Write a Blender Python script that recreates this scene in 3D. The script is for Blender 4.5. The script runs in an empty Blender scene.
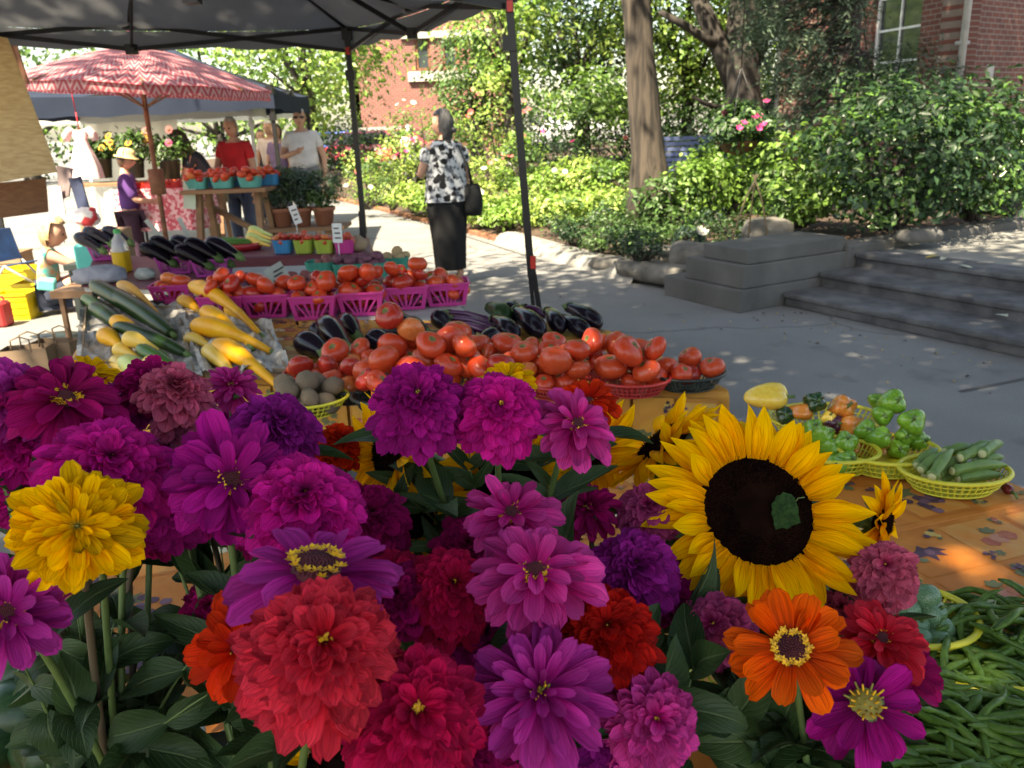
import bpy, math, random
import numpy as np
from mathutils import Vector, Matrix, noise
R = math.radians
rnd = random.Random(7)
rng = np.random.default_rng(11)
sc = bpy.context.scene
COL = sc.collection

# ---------------------------------------------------------------- camera
CAM_H = 1.55; FPX = 830.0; PITCH = 17.5; ROLL = -2.0
cam_d = bpy.data.cameras.new('camera'); cam = bpy.data.objects.new('camera', cam_d); COL.objects.link(cam)
sc.camera = cam
cam_d.sensor_width = 36; cam_d.lens = 36*FPX/1024; cam_d.clip_end = 600; cam_d.clip_start = .02
cam_d.dof.use_dof = True; cam_d.dof.focus_distance = .95; cam_d.dof.aperture_fstop = 13
CM = Matrix.Translation((0, 0, CAM_H)) @ Matrix.Rotation(R(90-PITCH), 4, 'X') @ Matrix.Rotation(R(ROLL), 4, 'Z')
cam.matrix_world = CM
CR = CM.to_3x3(); CO = Vector((0, 0, CAM_H))
CRI, CUP, CFW = CR @ Vector((1,0,0)), CR @ Vector((0,1,0)), CR @ Vector((0,0,-1))
def ray(px, py):
    return CR @ Vector(((px-512)/FPX, -(py-384)/FPX, -1))
def D(px, py, d):
    return CO + ray(px, py)*d
def G(px, py, z=0.0):
    r = ray(px, py); t = (z-CAM_H)/r.z
    return CO + r*t
def Y(px, py, y):
    r = ray(px, py); return CO + r*(y/r.y)
def px_of(p):
    q = CR.transposed() @ (Vector(p)-CO)
    return 512+q.x/-q.z*FPX, 384-q.y/-q.z*FPX

# ---------------------------------------------------------------- materials
def _nt(name):
    m = bpy.data.materials.new(name); m.use_nodes = True; nt = m.node_tree
    return m, nt, nt.nodes['Principled BSDF'], nt.nodes['Material Output']
def mat(name, col, col2=None, rough=.6, scale=8, bump=0, bscale=None, metal=0, spec=.5, trans=0, island=0, detail=4,
        coat=0, uvstripe=None, distort=0, emit=None, alpha=None, ramp=(.35,.65), transmission=0, stretch=None):
    m, nt, b, out = _nt(name); N = nt.nodes; L = nt.links
    b.inputs['Roughness'].default_value = rough; b.inputs['Metallic'].default_value = metal
    b.inputs['Specular IOR Level'].default_value = spec
    b.inputs['Coat Weight'].default_value = coat; b.inputs['Coat Roughness'].default_value = .15
    b.inputs['Transmission Weight'].default_value = transmission
    tc = N.new('ShaderNodeTexCoord'); vec = tc.outputs['Object']
    if stretch:
        mp = N.new('ShaderNodeMapping'); mp.inputs['Scale'].default_value = stretch; L.new(vec, mp.inputs[0]); vec = mp.outputs[0]
    if col2 is None: col2 = tuple(c*.8 for c in col)
    nz = N.new('ShaderNodeTexNoise'); nz.inputs['Scale'].default_value = scale; nz.inputs['Detail'].default_value = detail
    nz.inputs['Distortion'].default_value = distort
    L.new(vec, nz.inputs['Vector'])
    rp = N.new('ShaderNodeValToRGB'); e = rp.color_ramp.elements
    e[0].position, e[1].position = ramp; e[0].color = (*col2, 1); e[1].color = (*col, 1)
    L.new(nz.outputs['Fac'], rp.inputs[0]); c = rp.outputs[0]
    if island:
        g = N.new('ShaderNodeNewGeometry'); mr = N.new('ShaderNodeMapRange')
        mr.inputs[3].default_value = 1-island; mr.inputs[4].default_value = 1+island
        L.new(g.outputs['Random Per Island'], mr.inputs[0])
        vm = N.new('ShaderNodeVectorMath'); vm.operation = 'SCALE'; L.new(c, vm.inputs[0]); L.new(mr.outputs[0], vm.inputs['Scale'])
        c = vm.outputs[0]
    L.new(c, b.inputs['Base Color'])
    if bump:
        bn = N.new('ShaderNodeTexNoise'); bn.inputs['Scale'].default_value = bscale or scale*4; bn.inputs['Detail'].default_value = 5
        L.new(vec, bn.inputs['Vector'])
        bp = N.new('ShaderNodeBump'); bp.inputs['Strength'].default_value = bump; bp.inputs['Distance'].default_value = .01
        L.new(bn.outputs['Fac'], bp.inputs['Height']); L.new(bp.outputs[0], b.inputs['Normal'])
    if trans:
        t = N.new('ShaderNodeBsdfTranslucent'); mx = N.new('ShaderNodeMixShader'); mx.inputs[0].default_value = trans
        L.new(c, t.inputs['Color']); L.new(b.outputs[0], mx.inputs[1]); L.new(t.outputs[0], mx.inputs[2]); L.new(mx.outputs[0], out.inputs[0])
    return m
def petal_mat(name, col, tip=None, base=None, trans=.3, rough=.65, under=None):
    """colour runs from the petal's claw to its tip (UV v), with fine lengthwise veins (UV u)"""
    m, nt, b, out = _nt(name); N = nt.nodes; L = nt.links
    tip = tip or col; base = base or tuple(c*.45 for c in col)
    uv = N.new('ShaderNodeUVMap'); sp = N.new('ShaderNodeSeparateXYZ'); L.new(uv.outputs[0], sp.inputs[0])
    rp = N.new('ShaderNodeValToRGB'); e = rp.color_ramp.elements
    e[0].position = 0; e[0].color = (*base, 1); e[1].position = .95; e[1].color = (*tip, 1)  # dark claw paints in the shade between petals, on top of the natural gradient
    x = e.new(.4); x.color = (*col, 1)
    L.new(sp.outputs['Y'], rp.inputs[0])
    mp = N.new('ShaderNodeMapping'); mp.inputs['Scale'].default_value = (17, 1.3, 1); L.new(uv.outputs[0], mp.inputs[0])
    g = N.new('ShaderNodeNewGeometry'); cb = N.new('ShaderNodeCombineXYZ'); L.new(g.outputs['Random Per Island'], cb.inputs[2])
    sc_ = N.new('ShaderNodeVectorMath'); sc_.operation = 'SCALE'; sc_.inputs['Scale'].default_value = 40; L.new(cb.outputs[0], sc_.inputs[0])
    ad = N.new('ShaderNodeVectorMath'); L.new(mp.outputs[0], ad.inputs[0]); L.new(sc_.outputs[0], ad.inputs[1])
    nz = N.new('ShaderNodeTexNoise'); nz.inputs['Scale'].default_value = 1.0; nz.inputs['Detail'].default_value = 3; L.new(ad.outputs[0], nz.inputs['Vector'])
    m1 = N.new('ShaderNodeMapRange'); m1.inputs[1].default_value = .3; m1.inputs[2].default_value = .7; m1.inputs[3].default_value = .60; m1.inputs[4].default_value = 1.32
    L.new(nz.outputs['Fac'], m1.inputs[0])
    m2 = N.new('ShaderNodeMapRange'); m2.inputs[3].default_value = .70; m2.inputs[4].default_value = 1.42; L.new(g.outputs['Random Per Island'], m2.inputs[0])
    mu = N.new('ShaderNodeMath'); mu.operation = 'MULTIPLY'; L.new(m1.outputs[0], mu.inputs[0]); L.new(m2.outputs[0], mu.inputs[1])
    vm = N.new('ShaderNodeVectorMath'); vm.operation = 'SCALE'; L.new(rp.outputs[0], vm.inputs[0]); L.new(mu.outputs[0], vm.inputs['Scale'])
    c = vm.outputs[0]
    L.new(c, b.inputs['Base Color']); b.inputs['Roughness'].default_value = rough
    b.inputs['Specular IOR Level'].default_value = .12
    bp = N.new('ShaderNodeBump'); bp.inputs['Strength'].default_value = .8; bp.inputs['Distance'].default_value = .002
    L.new(nz.outputs['Fac'], bp.inputs['Height']); L.new(bp.outputs[0], b.inputs['Normal'])
    t = N.new('ShaderNodeBsdfTranslucent'); mx = N.new('ShaderNodeMixShader'); mx.inputs[0].default_value = trans
    L.new(c, t.inputs['Color']); L.new(b.outputs[0], mx.inputs[1]); L.new(t.outputs[0], mx.inputs[2]); L.new(mx.outputs[0], out.inputs[0])
    return m
def brick_mat(name, c1, c2, mortar, bw=.21, bh=.075, ax='XZ', off=0):
    m, nt, b, out = _nt(name); N = nt.nodes; L = nt.links
    tc = N.new('ShaderNodeTexCoord'); sp = N.new('ShaderNodeSeparateXYZ'); L.new(tc.outputs['Object'], sp.inputs[0])
    cb = N.new('ShaderNodeCombineXYZ'); L.new(sp.outputs['X'], cb.inputs[0]); L.new(sp.outputs['Z'], cb.inputs[1])
    br = N.new('ShaderNodeTexBrick'); br.inputs['Scale'].default_value = 1; br.inputs['Brick Width'].default_value = bw; br.inputs['Row Height'].default_value = bh
    br.inputs['Mortar Size'].default_value = .009; br.inputs['Color1'].default_value = (*c1,1); br.inputs['Color2'].default_value = (*c2,1); br.inputs['Mortar'].default_value = (*mortar,1)
    L.new(cb.outputs[0], br.inputs['Vector'])
    nz = N.new('ShaderNodeTexNoise'); nz.inputs['Scale'].default_value = 1.3; nz.inputs['Detail'].default_value = 5; L.new(tc.outputs['Object'], nz.inputs['Vector'])
    mr = N.new('ShaderNodeMapRange'); mr.inputs[3].default_value = .7; mr.inputs[4].default_value = 1.3; L.new(nz.outputs['Fac'], mr.inputs[0])
    vm = N.new('ShaderNodeVectorMath'); vm.operation = 'SCALE'; L.new(br.outputs['Color'], vm.inputs[0]); L.new(mr.outputs[0], vm.inputs['Scale'])
    L.new(vm.outputs[0], b.inputs['Base Color']); b.inputs['Roughness'].default_value = .85
    bp = N.new('ShaderNodeBump'); bp.inputs['Strength'].default_value = .5; bp.inputs['Distance'].default_value = .01; bp.invert = True
    L.new(br.outputs['Fac'], bp.inputs['Height']); L.new(bp.outputs[0], b.inputs['Normal'])
    return m

# ---------------------------------------------------------------- mesh builder
class MB:
    def __init__(s): s.v=[]; s.f=[]; s.m=[]; s.uv=None
    def add(s, vs, fs, mi=0):
        o=len(s.v); s.v += [tuple(v) for v in vs]; s.f += [tuple(i+o for i in f) for f in fs]; s.m += [mi]*len(fs); return s
    def box(s, c, d, M=None, mi=0, bev=0):
        x,y,z = d[0]/2,d[1]/2,d[2]/2; c=Vector(c)
        if bev:
            b=min(bev,x*.9,y*.9,z*.9); vs=[]; idx={}
            for sx in (-1,1):
                for sy in (-1,1):
                    for sz in (-1,1):
                        for k in range(3):
                            p=[sx*x,sy*y,sz*z]
                            for j in range(3):
                                if j!=k: p[j]-= (sx,sy,sz)[j]*b
                            idx[(sx,sy,sz,k)]=len(vs); vs.append(Vector(p))
            fs=[]
            for k in range(3):
                a,bb=[j for j in range(3) if j!=k]
                for sg in (-1,1):
                    q=[]
                    for (u,w) in ((-1,-1),(1,-1),(1,1),(-1,1)):
                        t=[0,0,0]; t[k]=sg; t[a]=u; t[bb]=w; q.append(idx[(*t,k)])
                    fs.append(q)
            for k in range(3):   # edges along k
                a,bb=[j for j in range(3) if j!=k]
                for u in (-1,1):
                    for w in (-1,1):
                        t0=[0,0,0]; t1=[0,0,0]; t0[k]=-1; t1[k]=1
                        for t in (t0,t1): t[a]=u; t[bb]=w
                        fs.append([idx[(*t0,a)],idx[(*t1,a)],idx[(*t1,bb)],idx[(*t0,bb)]])
            for sx in (-1,1):
                for sy in (-1,1):
                    for sz in (-1,1): fs.append([idx[(sx,sy,sz,0)],idx[(sx,sy,sz,1)],idx[(sx,sy,sz,2)]])
        else:
            vs=[Vector((sx*x,sy*y,sz*z)) for sz in (-1,1) for sy in (-1,1) for sx in (-1,1)]
            fs=[(0,2,3,1),(4,5,7,6),(0,1,5,4),(2,6,7,3),(0,4,6,2),(1,3,7,5)]
        if M is not None: vs=[M@v for v in vs]
        return s.add([v+c for v in vs], fs, mi)
    def tube(s, pts, rad, n=8, mi=0, cap=True, sq=1.0):
        pts=[Vector(p) for p in pts]; 
        if not hasattr(rad,'__len__'): rad=[rad]*len(pts)
        vs=[]; fs=[]; ref=None
        for i,p in enumerate(pts):
            t=(pts[min(i+1,len(pts)-1)]-pts[max(i-1,0)]).normalized()
            if ref is None:
                ref=Vector((0,0,1)) if abs(t.z)<.9 else Vector((1,0,0))
            u=(ref-t*ref.dot(t)).normalized(); w=t.cross(u); ref=u
            for k in range(n):
                a=2*math.pi*k/n; vs.append(p+(u*math.cos(a)+w*math.sin(a)*sq)*rad[i])
        for i in range(len(pts)-1):
            for k in range(n): fs.append((i*n+k,i*n+(k+1)%n,(i+1)*n+(k+1)%n,(i+1)*n+k))
        if cap: fs.append(tuple(range(n))[::-1]); fs.append(tuple(range((len(pts)-1)*n,len(pts)*n)))
        return s.add(vs,fs,mi)
    def bar(s, a, b, w, h=None, mi=0):
        a=Vector(a);b=Vector(b); h=h or w; t=(b-a).normalized(); ref=Vector((0,0,1)) if abs(t.z)<.95 else Vector((1,0,0))
        u=t.cross(ref).normalized(); v=u.cross(t)
        vs=[p+u*(sx*w/2)+v*(sz*h/2) for p in (a,b) for sx,sz in ((-1,-1),(1,-1),(1,1),(-1,1))]
        return s.add(vs,[(3,2,1,0),(4,5,6,7),(0,1,5,4),(1,2,6,5),(2,3,7,6),(3,0,4,7)],mi)
    def lathe(s, prof, n=20, c=(0,0,0), M=None, mi=0, fn=None, capb=False, capt=False):
        c=Vector(c); vs=[]; fs=[]
        for (r,z) in prof:
            for k in range(n):
                a=2*math.pi*k/n; rr=r*(fn(a,z) if fn else 1); v=Vector((rr*math.cos(a),rr*math.sin(a),z))
                vs.append((M@v if M is not None else v)+c)
        for i in range(len(prof)-1):
            for k in range(n): fs.append((i*n+k,i*n+(k+1)%n,(i+1)*n+(k+1)%n,(i+1)*n+k))
        if capb: fs.append(tuple(range(n))[::-1])
        if capt: fs.append(tuple(range((len(prof)-1)*n,len(prof)*n)))
        return s.add(vs,fs,mi)
    def build(s, name, mats, parent=None, loc=None, smooth=True, link=True):
        me=bpy.data.meshes.new(name); me.from_pydata(s.v,[],s.f)
        if not isinstance(mats,(list,tuple)): mats=[mats]
        for m in mats: me.materials.append(m)
        if len(mats)>1: me.polygons.foreach_set('material_index', s.m)
        if smooth: me.polygons.foreach_set('use_smooth',[True]*len(s.f))
        if s.uv is not None:
            l=me.uv_layers.new(name='UVMap'); li=np.zeros(len(me.loops),int); me.loops.foreach_get('vertex_index',li)
            l.data.foreach_set('uv', np.asarray(s.uv,float)[li].ravel())
        me.update(); o=bpy.data.objects.new(name,me)
        if link: COL.objects.link(o)
        if parent is not None: o.parent=parent
        if loc is not None: o.location=loc
        return o
def bevel(o, w=.01, seg=2, ang=35):
    b=o.modifiers.new('bevel','BEVEL'); b.width=w; b.segments=seg; b.limit_method='ANGLE'; b.angle_limit=R(ang)
    flat_shade(o); return o
def flat_shade(o):
    o.data.polygons.foreach_set('use_smooth',[False]*len(o.data.polygons)); o.data.update(); return o
def tag(o, label=None, cat=None, group=None, kind=None):
    if label: o['label']=label
    if cat: o['category']=cat
    if group: o['group']=group
    if kind: o['kind']=kind
    return o
def empty(name, loc=(0,0,0), rz=0):
    o=bpy.data.objects.new(name,None); COL.objects.link(o); o.location=loc; o.rotation_euler=(0,0,rz); o.empty_display_size=.05; return o
def copy_tree(o, parent=None):
    c=o.copy(); COL.objects.link(c); c.parent=parent
    for ch in [x for x in KIDS(o)]: copy_tree(ch,c)
    return c
def KIDS(o): return list(o.children)
def hide_proto(o):
    for ch in KIDS(o): hide_proto(ch)
    bpy.data.objects.remove(o)
def place(o, loc, rot=None, scl=None):
    o.location=loc
    if rot is not None:
        if isinstance(rot,Matrix): rot=rot.to_euler()
        o.rotation_euler=rot
    if scl is not None: o.scale=scl if hasattr(scl,'__len__') else (scl,)*3
    return o
def rotmat(z, x=None):
    """rotation whose +Z is z and +X near x"""
    z=Vector(z).normalized(); x=Vector(x) if x is not None else (Vector((1,0,0)) if abs(z.x)<.9 else Vector((0,1,0)))
    x=(x-z*x.dot(z)).normalized(); y=z.cross(x)
    return Matrix((x,y,z)).transposed()

# ---------------------------------------------------------------- leaf clouds (numpy)
def leaf_cloud(name, P, Nn, size, aspect=.5, mats=None, parent=None, fold=.25, jit=.5, mi=None, loc=None, droop=0):
    """P: (n,3) leaf bases; Nn: (n,3) leaf normals; every leaf a folded four-point blade"""
    n=len(P); P=np.asarray(P,float); Nn=np.asarray(Nn,float)+rng.normal(0,jit,(n,3)); Nn/=np.linalg.norm(Nn,axis=1)[:,None]+1e-9
    t=rng.normal(0,1,(n,3)); t[:,2]-=droop; t-=Nn*(t*Nn).sum(1)[:,None]; t/=np.linalg.norm(t,axis=1)[:,None]+1e-9
    b=np.cross(Nn,t); s=(np.asarray(size)*rng.uniform(.6,1.3,n))[:,None] if np.ndim(size)==0 else np.asarray(size)[:,None]
    w=s*aspect*.5
    v=np.stack([P, P+t*s*.45-b*w+Nn*w*fold*2, P+t*s, P+t*s*.45+b*w+Nn*w*fold*2],1).reshape(-1,3)
    i=np.arange(n)*4
    f=np.stack([i,i+1,i+2,i,i+2,i+3],1).reshape(-1,3)
    me=bpy.data.meshes.new(name); me.vertices.add(len(v)); me.vertices.foreach_set('co',v.ravel().astype(np.float32))
    me.loops.add(len(f)*3); me.loops.foreach_set('vertex_index',f.ravel().astype(np.int32))
    me.polygons.add(len(f)); me.polygons.foreach_set('loop_start',(np.arange(len(f))*3).astype(np.int32))
    try: me.polygons.foreach_set('loop_total',np.full(len(f),3,np.int32))
    except Exception: pass
    for m in (mats if isinstance(mats,(list,tuple)) else [mats]): me.materials.append(m)
    if mi is not None: me.polygons.foreach_set('material_index',np.repeat(mi,2).astype(np.int32))
    me.update(calc_edges=True); me.validate()
    o=bpy.data.objects.new(name,me); COL.objects.link(o)
    if parent is not None: o.parent=parent
    if loc is not None: o.location=loc
    return o
def crown_pts(c, rad, nclump, per, spread, inner=.35, flat=1.0):
    """leaf positions gathered in clumps through the crown's volume, with gaps between"""
    d=rng.normal(0,1,(nclump,3)); d/=np.linalg.norm(d,axis=1)[:,None]
    r=rng.uniform(inner,1,(nclump,1))**.6
    cc=np.asarray(c)+d*r*np.asarray(rad)
    cs=rng.uniform(.55,1.35,(nclump,1,1))*spread
    off=rng.normal(0,1,(nclump,per,3))*cs*np.array([1,1,.55*flat])
    P=(cc[:,None,:]+off).reshape(-1,3)
    Nn=(off*.5/spread+d[:,None,:]*.5+np.array([0,0,.8])).reshape(-1,3)
    return P,Nn,cc
# ================================================================ materials of the setting
M = {}
def asphalt():
    m,nt,b,out=_nt('asphalt'); N=nt.nodes; L=nt.links; tc=N.new('ShaderNodeTexCoord'); o=tc.outputs['Object']
    def nz(sc_,d,r0,r1,v0,v1):
        n=N.new('ShaderNodeTexNoise'); n.inputs['Scale'].default_value=sc_; n.inputs['Detail'].default_value=d; L.new(o,n.inputs[0]); m_=N.new('ShaderNodeMapRange'); m_.inputs[1].default_value=r0; m_.inputs[2].default_value=r1; m_.inputs[3].default_value=v0; m_.inputs[4].default_value=v1; L.new(n.outputs['Fac'],m_.inputs[0]); return m_.outputs[0],n
    a_,_=nz(.7,8,.3,.7,.78,1.12); g_,gn=nz(160,3,.3,.7,.78,1.22); st,_=nz(2.6,6,.60,.72,1,.72)
    n=N.new('ShaderNodeTexNoise'); n.inputs['Scale'].default_value=1.6; n.inputs['Detail'].default_value=6; L.new(o,n.inputs[0]); vm=N.new('ShaderNodeVectorMath'); vm.operation='MULTIPLY_ADD'; vm.inputs[1].default_value=(.55,.55,0); L.new(n.outputs['Color'],vm.inputs[0]); L.new(o,vm.inputs[2])
    v=N.new('ShaderNodeTexVoronoi'); v.feature='DISTANCE_TO_EDGE'; v.inputs['Scale'].default_value=.27; L.new(vm.outputs[0],v.inputs[0]); c=N.new('ShaderNodeMapRange'); c.inputs[1].default_value=.001; c.inputs[2].default_value=.006; c.inputs[3].default_value=.62; c.inputs[4].default_value=1; L.new(v.outputs['Distance'],c.inputs[0])
    x=a_
    for q in (g_,st,c.outputs[0]): mu=N.new('ShaderNodeMath'); mu.operation='MULTIPLY'; L.new(x,mu.inputs[0]); L.new(q,mu.inputs[1]); x=mu.outputs[0]
    sc2=N.new('ShaderNodeVectorMath'); sc2.operation='SCALE'; sc2.inputs[0].default_value=(.195,.193,.188); L.new(x,sc2.inputs['Scale']); L.new(sc2.outputs[0],b.inputs['Base Color']); b.inputs['Roughness'].default_value=.93
    bp=N.new('ShaderNodeBump'); bp.inputs['Strength'].default_value=.6; bp.inputs['Distance'].default_value=.004; L.new(gn.outputs['Fac'],bp.inputs['Height']); L.new(bp.outputs[0],b.inputs['Normal']); return m
M['asphalt']=asphalt()
M['concrete'] = mat('concrete', (.30,.29,.27), (.19,.185,.17), rough=.9, scale=3, bump=.5, bscale=60, detail=8)
M['concrete_dark'] = mat('concrete_dark', (.165,.158,.148), (.075,.073,.070), rough=.9, scale=2.2, bump=.6, bscale=90, detail=12, ramp=(.25,.75), distort=.4)
M['step'] = mat('step', (.14,.14,.145), (.06,.06,.065), rough=.88, scale=5, bump=.7, bscale=90, detail=8)
M['landing'] = mat('landing', (.23,.225,.21), (.16,.16,.15), rough=.9, scale=1.6, bump=.4, bscale=90, detail=8)
M['soil'] = mat('soil', (.10,.062,.042), (.035,.024,.018), rough=1, scale=16, bump=1, bscale=60)
M['grass'] = mat('grass', (.10,.17,.035), (.06,.11,.025), rough=.9, scale=5, bump=.6, bscale=90)
M['rock'] = mat('rock', (.22,.205,.18), (.09,.085,.075), rough=.92, scale=5, bump=.9, bscale=22)
M['stone'] = mat('stone', (.42,.38,.31), (.28,.25,.2), rough=.9, scale=4, bump=.5)
M['band'] = mat('band', (.52,.50,.46), (.42,.40,.36), rough=.8, scale=3)
M['bark'] = mat('bark', (.070,.054,.041), (.024,.019,.015), rough=.95, scale=13, bump=1, bscale=22, stretch=(1,1,.13), detail=9, ramp=(.40,.58), distort=.6)
M['bark_dark'] = mat('bark_dark', (.06,.05,.043), (.022,.018,.016), rough=.95, scale=7, bump=1, bscale=12, stretch=(1,1,.14), detail=7)
M['white_paint'] = mat('white_paint', (.78,.79,.8), (.7,.7,.7), rough=.5)
M['glass'] = mat('glass', (.05,.06,.07), (.02,.025,.03), rough=.06, scale=.7, spec=.9)
M['pipe'] = mat('pipe', (.5,.5,.49), (.38,.38,.37), rough=.5)
M['black_metal'] = mat('black_metal', (.018,.018,.02), rough=.4, metal=.3)
M['rust_wood'] = mat('rust_wood', (.30,.13,.07), (.14,.06,.035), rough=.85, scale=8, bump=.5)
def leafmat(name, c, c2, trans=.35, rough=.45, island=.45, spec=.5):
    return mat(name, c, c2, rough=rough, scale=.9, trans=trans, island=island, detail=2, spec=spec)
M['leaf_bright'] = leafmat('leaf_bright', (.22,.37,.065), (.13,.25,.045), trans=.40)
M['leaf_mid'] = leafmat('leaf_mid', (.095,.185,.045), (.05,.11,.03))
M['leaf_dark'] = leafmat('leaf_dark', (.036,.085,.032), (.02,.052,.02))
M['leaf_laurel'] = leafmat('leaf_laurel', (.115,.23,.045), (.055,.125,.03), rough=.28, trans=.35, spec=.7)
M['leaf_conifer'] = leafmat('leaf_conifer', (.13,.185,.115), (.075,.12,.07), trans=.15, rough=.7)
M['leaf_yew'] = leafmat('leaf_yew', (.04,.075,.032), (.025,.05,.02), trans=.1)
M['leaf_blue'] = leafmat('leaf_blue', (.07,.13,.09), (.05,.09,.06))
M['leaf_lime'] = leafmat('leaf_lime', (.36,.48,.12), (.24,.36,.075), trans=.42)
M['bloom_pink'] = mat('bloom_pink', (.75,.08,.28), (.6,.04,.2), trans=.3, island=.3)
M['bloom_rose'] = mat('bloom_rose', (.8,.22,.22), (.7,.12,.12), trans=.3, island=.3)
M['bloom_white'] = mat('bloom_white', (.8,.78,.72), (.7,.68,.6), trans=.3)

# ================================================================ light
w = bpy.data.worlds.new('World'); sc.world = w; w.use_nodes = True
SUN_EL, SUN_AZ = 57, math.atan2(-.58,-.82)      # direction TO the sun: behind and to the left of the camera
sd = Vector((math.cos(R(SUN_EL))*math.sin(SUN_AZ), math.cos(R(SUN_EL))*math.cos(SUN_AZ), math.sin(R(SUN_EL))))
sky = w.node_tree.nodes.new('ShaderNodeTexSky'); sky.sky_type = 'NISHITA'; sky.sun_disc = False
sky.sun_elevation = R(SUN_EL); sky.sun_rotation = SUN_AZ; sky.air_density = 1; sky.dust_density = 1.5
w.node_tree.links.new(sky.outputs[0], w.node_tree.nodes['Background'].inputs[0]); w.node_tree.nodes['Background'].inputs[1].default_value = .10
sl = bpy.data.lights.new('sun', 'SUN'); sl.energy = 5; sl.angle = R(.5); sl.color = (1,.95,.86)
so = bpy.data.objects.new('sun', sl); COL.objects.link(so); so.rotation_euler = sd.to_track_quat('Z','Y').to_euler()
sc.view_settings.view_transform = 'Standard'; sc.view_settings.look = 'None'; sc.view_settings.gamma = 1
sc.view_settings.exposure = 2.05
sc.view_settings.use_white_balance = True; sc.view_settings.white_balance_temperature = 8200; sc.view_settings.white_balance_tint = 8
cy = sc.cycles; cy.use_denoising = True; cy.max_bounces = 7; cy.diffuse_bounces = 4; cy.glossy_bounces = 3; cy.transmission_bounces = 5
cy.transparent_max_bounces = 8; cy.caustics_reflective = False; cy.caustics_refractive = False; cy.sample_clamp_indirect = 8

# ================================================================ ground
def sheet(name, pts, z, m, kind='structure', n=1):
    b = MB(); b.add([(p[0],p[1],z) for p in pts], [tuple(range(len(pts)))]); o = b.build(name, m, smooth=False); tag(o, kind=kind); return o
sheet('plaza', [(-250,-200),(250,-200),(250,400),(-250,400)], 0, M['asphalt'])
P0 = Vector((1.87,6.62,0)); U = Vector((.48,-.877,0)).normalized(); V = Vector((-U.y,U.x,0))
KP = [Vector(p) for p in [(-16,40,0),(-6.2,24,0),(-2.7,16.9,0),(-.35,11.9,0),(.44,10.0,0),(1.25,8.05,0)]]
# kerb of the garden bed
prof = [(-.02,0),(0,.10),(.03,.135),(.10,.15),(.22,.15),(.24,.13)]
segs = KP
def kerb_run(segs,prof,name,label,m):
    b=MB(); vs=[]; n_pts=[]
    for i in range(len(segs)-1):
        k_=max(2,int((segs[i+1]-segs[i]).length/.3)); n_pts+=[segs[i].lerp(segs[i+1],q/k_) for q in range(k_)]
    n_pts.append(segs[-1]); k=len(prof)
    for i,p in enumerate(n_pts):
        t=(n_pts[min(i+1,len(n_pts)-1)]-n_pts[max(i-1,0)]).normalized(); n_=Vector((-t.y,t.x,0)); n_ = n_ if n_.x>0 else -n_
        vs += [p+n_*(x+.008*noise.noise(Vector((i*.4,x*9,0))))+Vector((0,0,z*(1+.05*noise.noise(Vector((i*.3,0,x*9)))))) for x,z in prof]
    b.add(vs,[(i*k+j,i*k+j+1,(i+1)*k+j+1,(i+1)*k+j) for i in range(len(n_pts)-1) for j in range(k-1)])
    tag(b.build(name, m, smooth=False), label, 'kerb', kind='structure')
kerb_run([Vector((-.12,11.35,0)),KP[4],KP[5]],[(-.06,0),(-.02,.07),(.04,.115),(.14,.13),(.26,.12),(.32,.06)],'garden_kerb','low worn concrete kerb of the garden bed running up to the pedestal',M['concrete'])
kerb_run(KP[:4]+[Vector((-.12,11.35,0))],[(0,0),(0,.055),(.02,.06),(.10,.06),(.11,.05)],'brick_edging','thin brown brick edging along the far part of the flower bed',M['rust_wood'])
# garden bed terrain, right of the kerb
def bed_h(s, t):
    return (.055 if s>3.2 else .10)+.27*min(1,t/2.2)+.05*noise.noise(Vector((s*.7,t*.7,3)))*min(1,t)+ .02*noise.noise(Vector((s*4,t*4,1)))
def kerb_pt(f):
    f=max(0,min(len(KP)-1.001,f)); i=int(f); return KP[i].lerp(KP[i+1], f-i)
b=MB(); NI,NJ=70,46; grid=[]
for i in range(NI):
    f=i/(NI-1)*5; p=kerb_pt(f)+Vector((.10,.04,0))
    for j in range(NJ):
        t=(j/(NJ-1))**1.5*22; q=p+Vector((.9,.42,0)).normalized()*t
        grid.append((q.x,q.y,bed_h(f*4,t)))
b.add(grid,[(i*NJ+j,i*NJ+j+1,(i+1)*NJ+j+1,(i+1)*NJ+j) for i in range(NI-1) for j in range(NJ-1)])
tag(b.build('garden_bed', M['soil']), kind='structure')
def bed_z(x,y):
    best=9e9; 
    for i in range(len(KP)-1):
        a,c=KP[i],KP[i+1]; d=c-a; s=max(0,min(1,((x-a.x)*d.x+(y-a.y)*d.y)/d.length_squared)); q=a+d*s
        best=min(best, math.hypot(x-q.x,y-q.y))
    return .13+.22*min(1,best/2.2)
# far lawn on the left and beyond
0 and sheet('lawn', [(-60,30),(-17,41),(-6.9,24.6),(-8,21),(-12,20),(-60,20)][::-1], .004, M['grass'])

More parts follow.
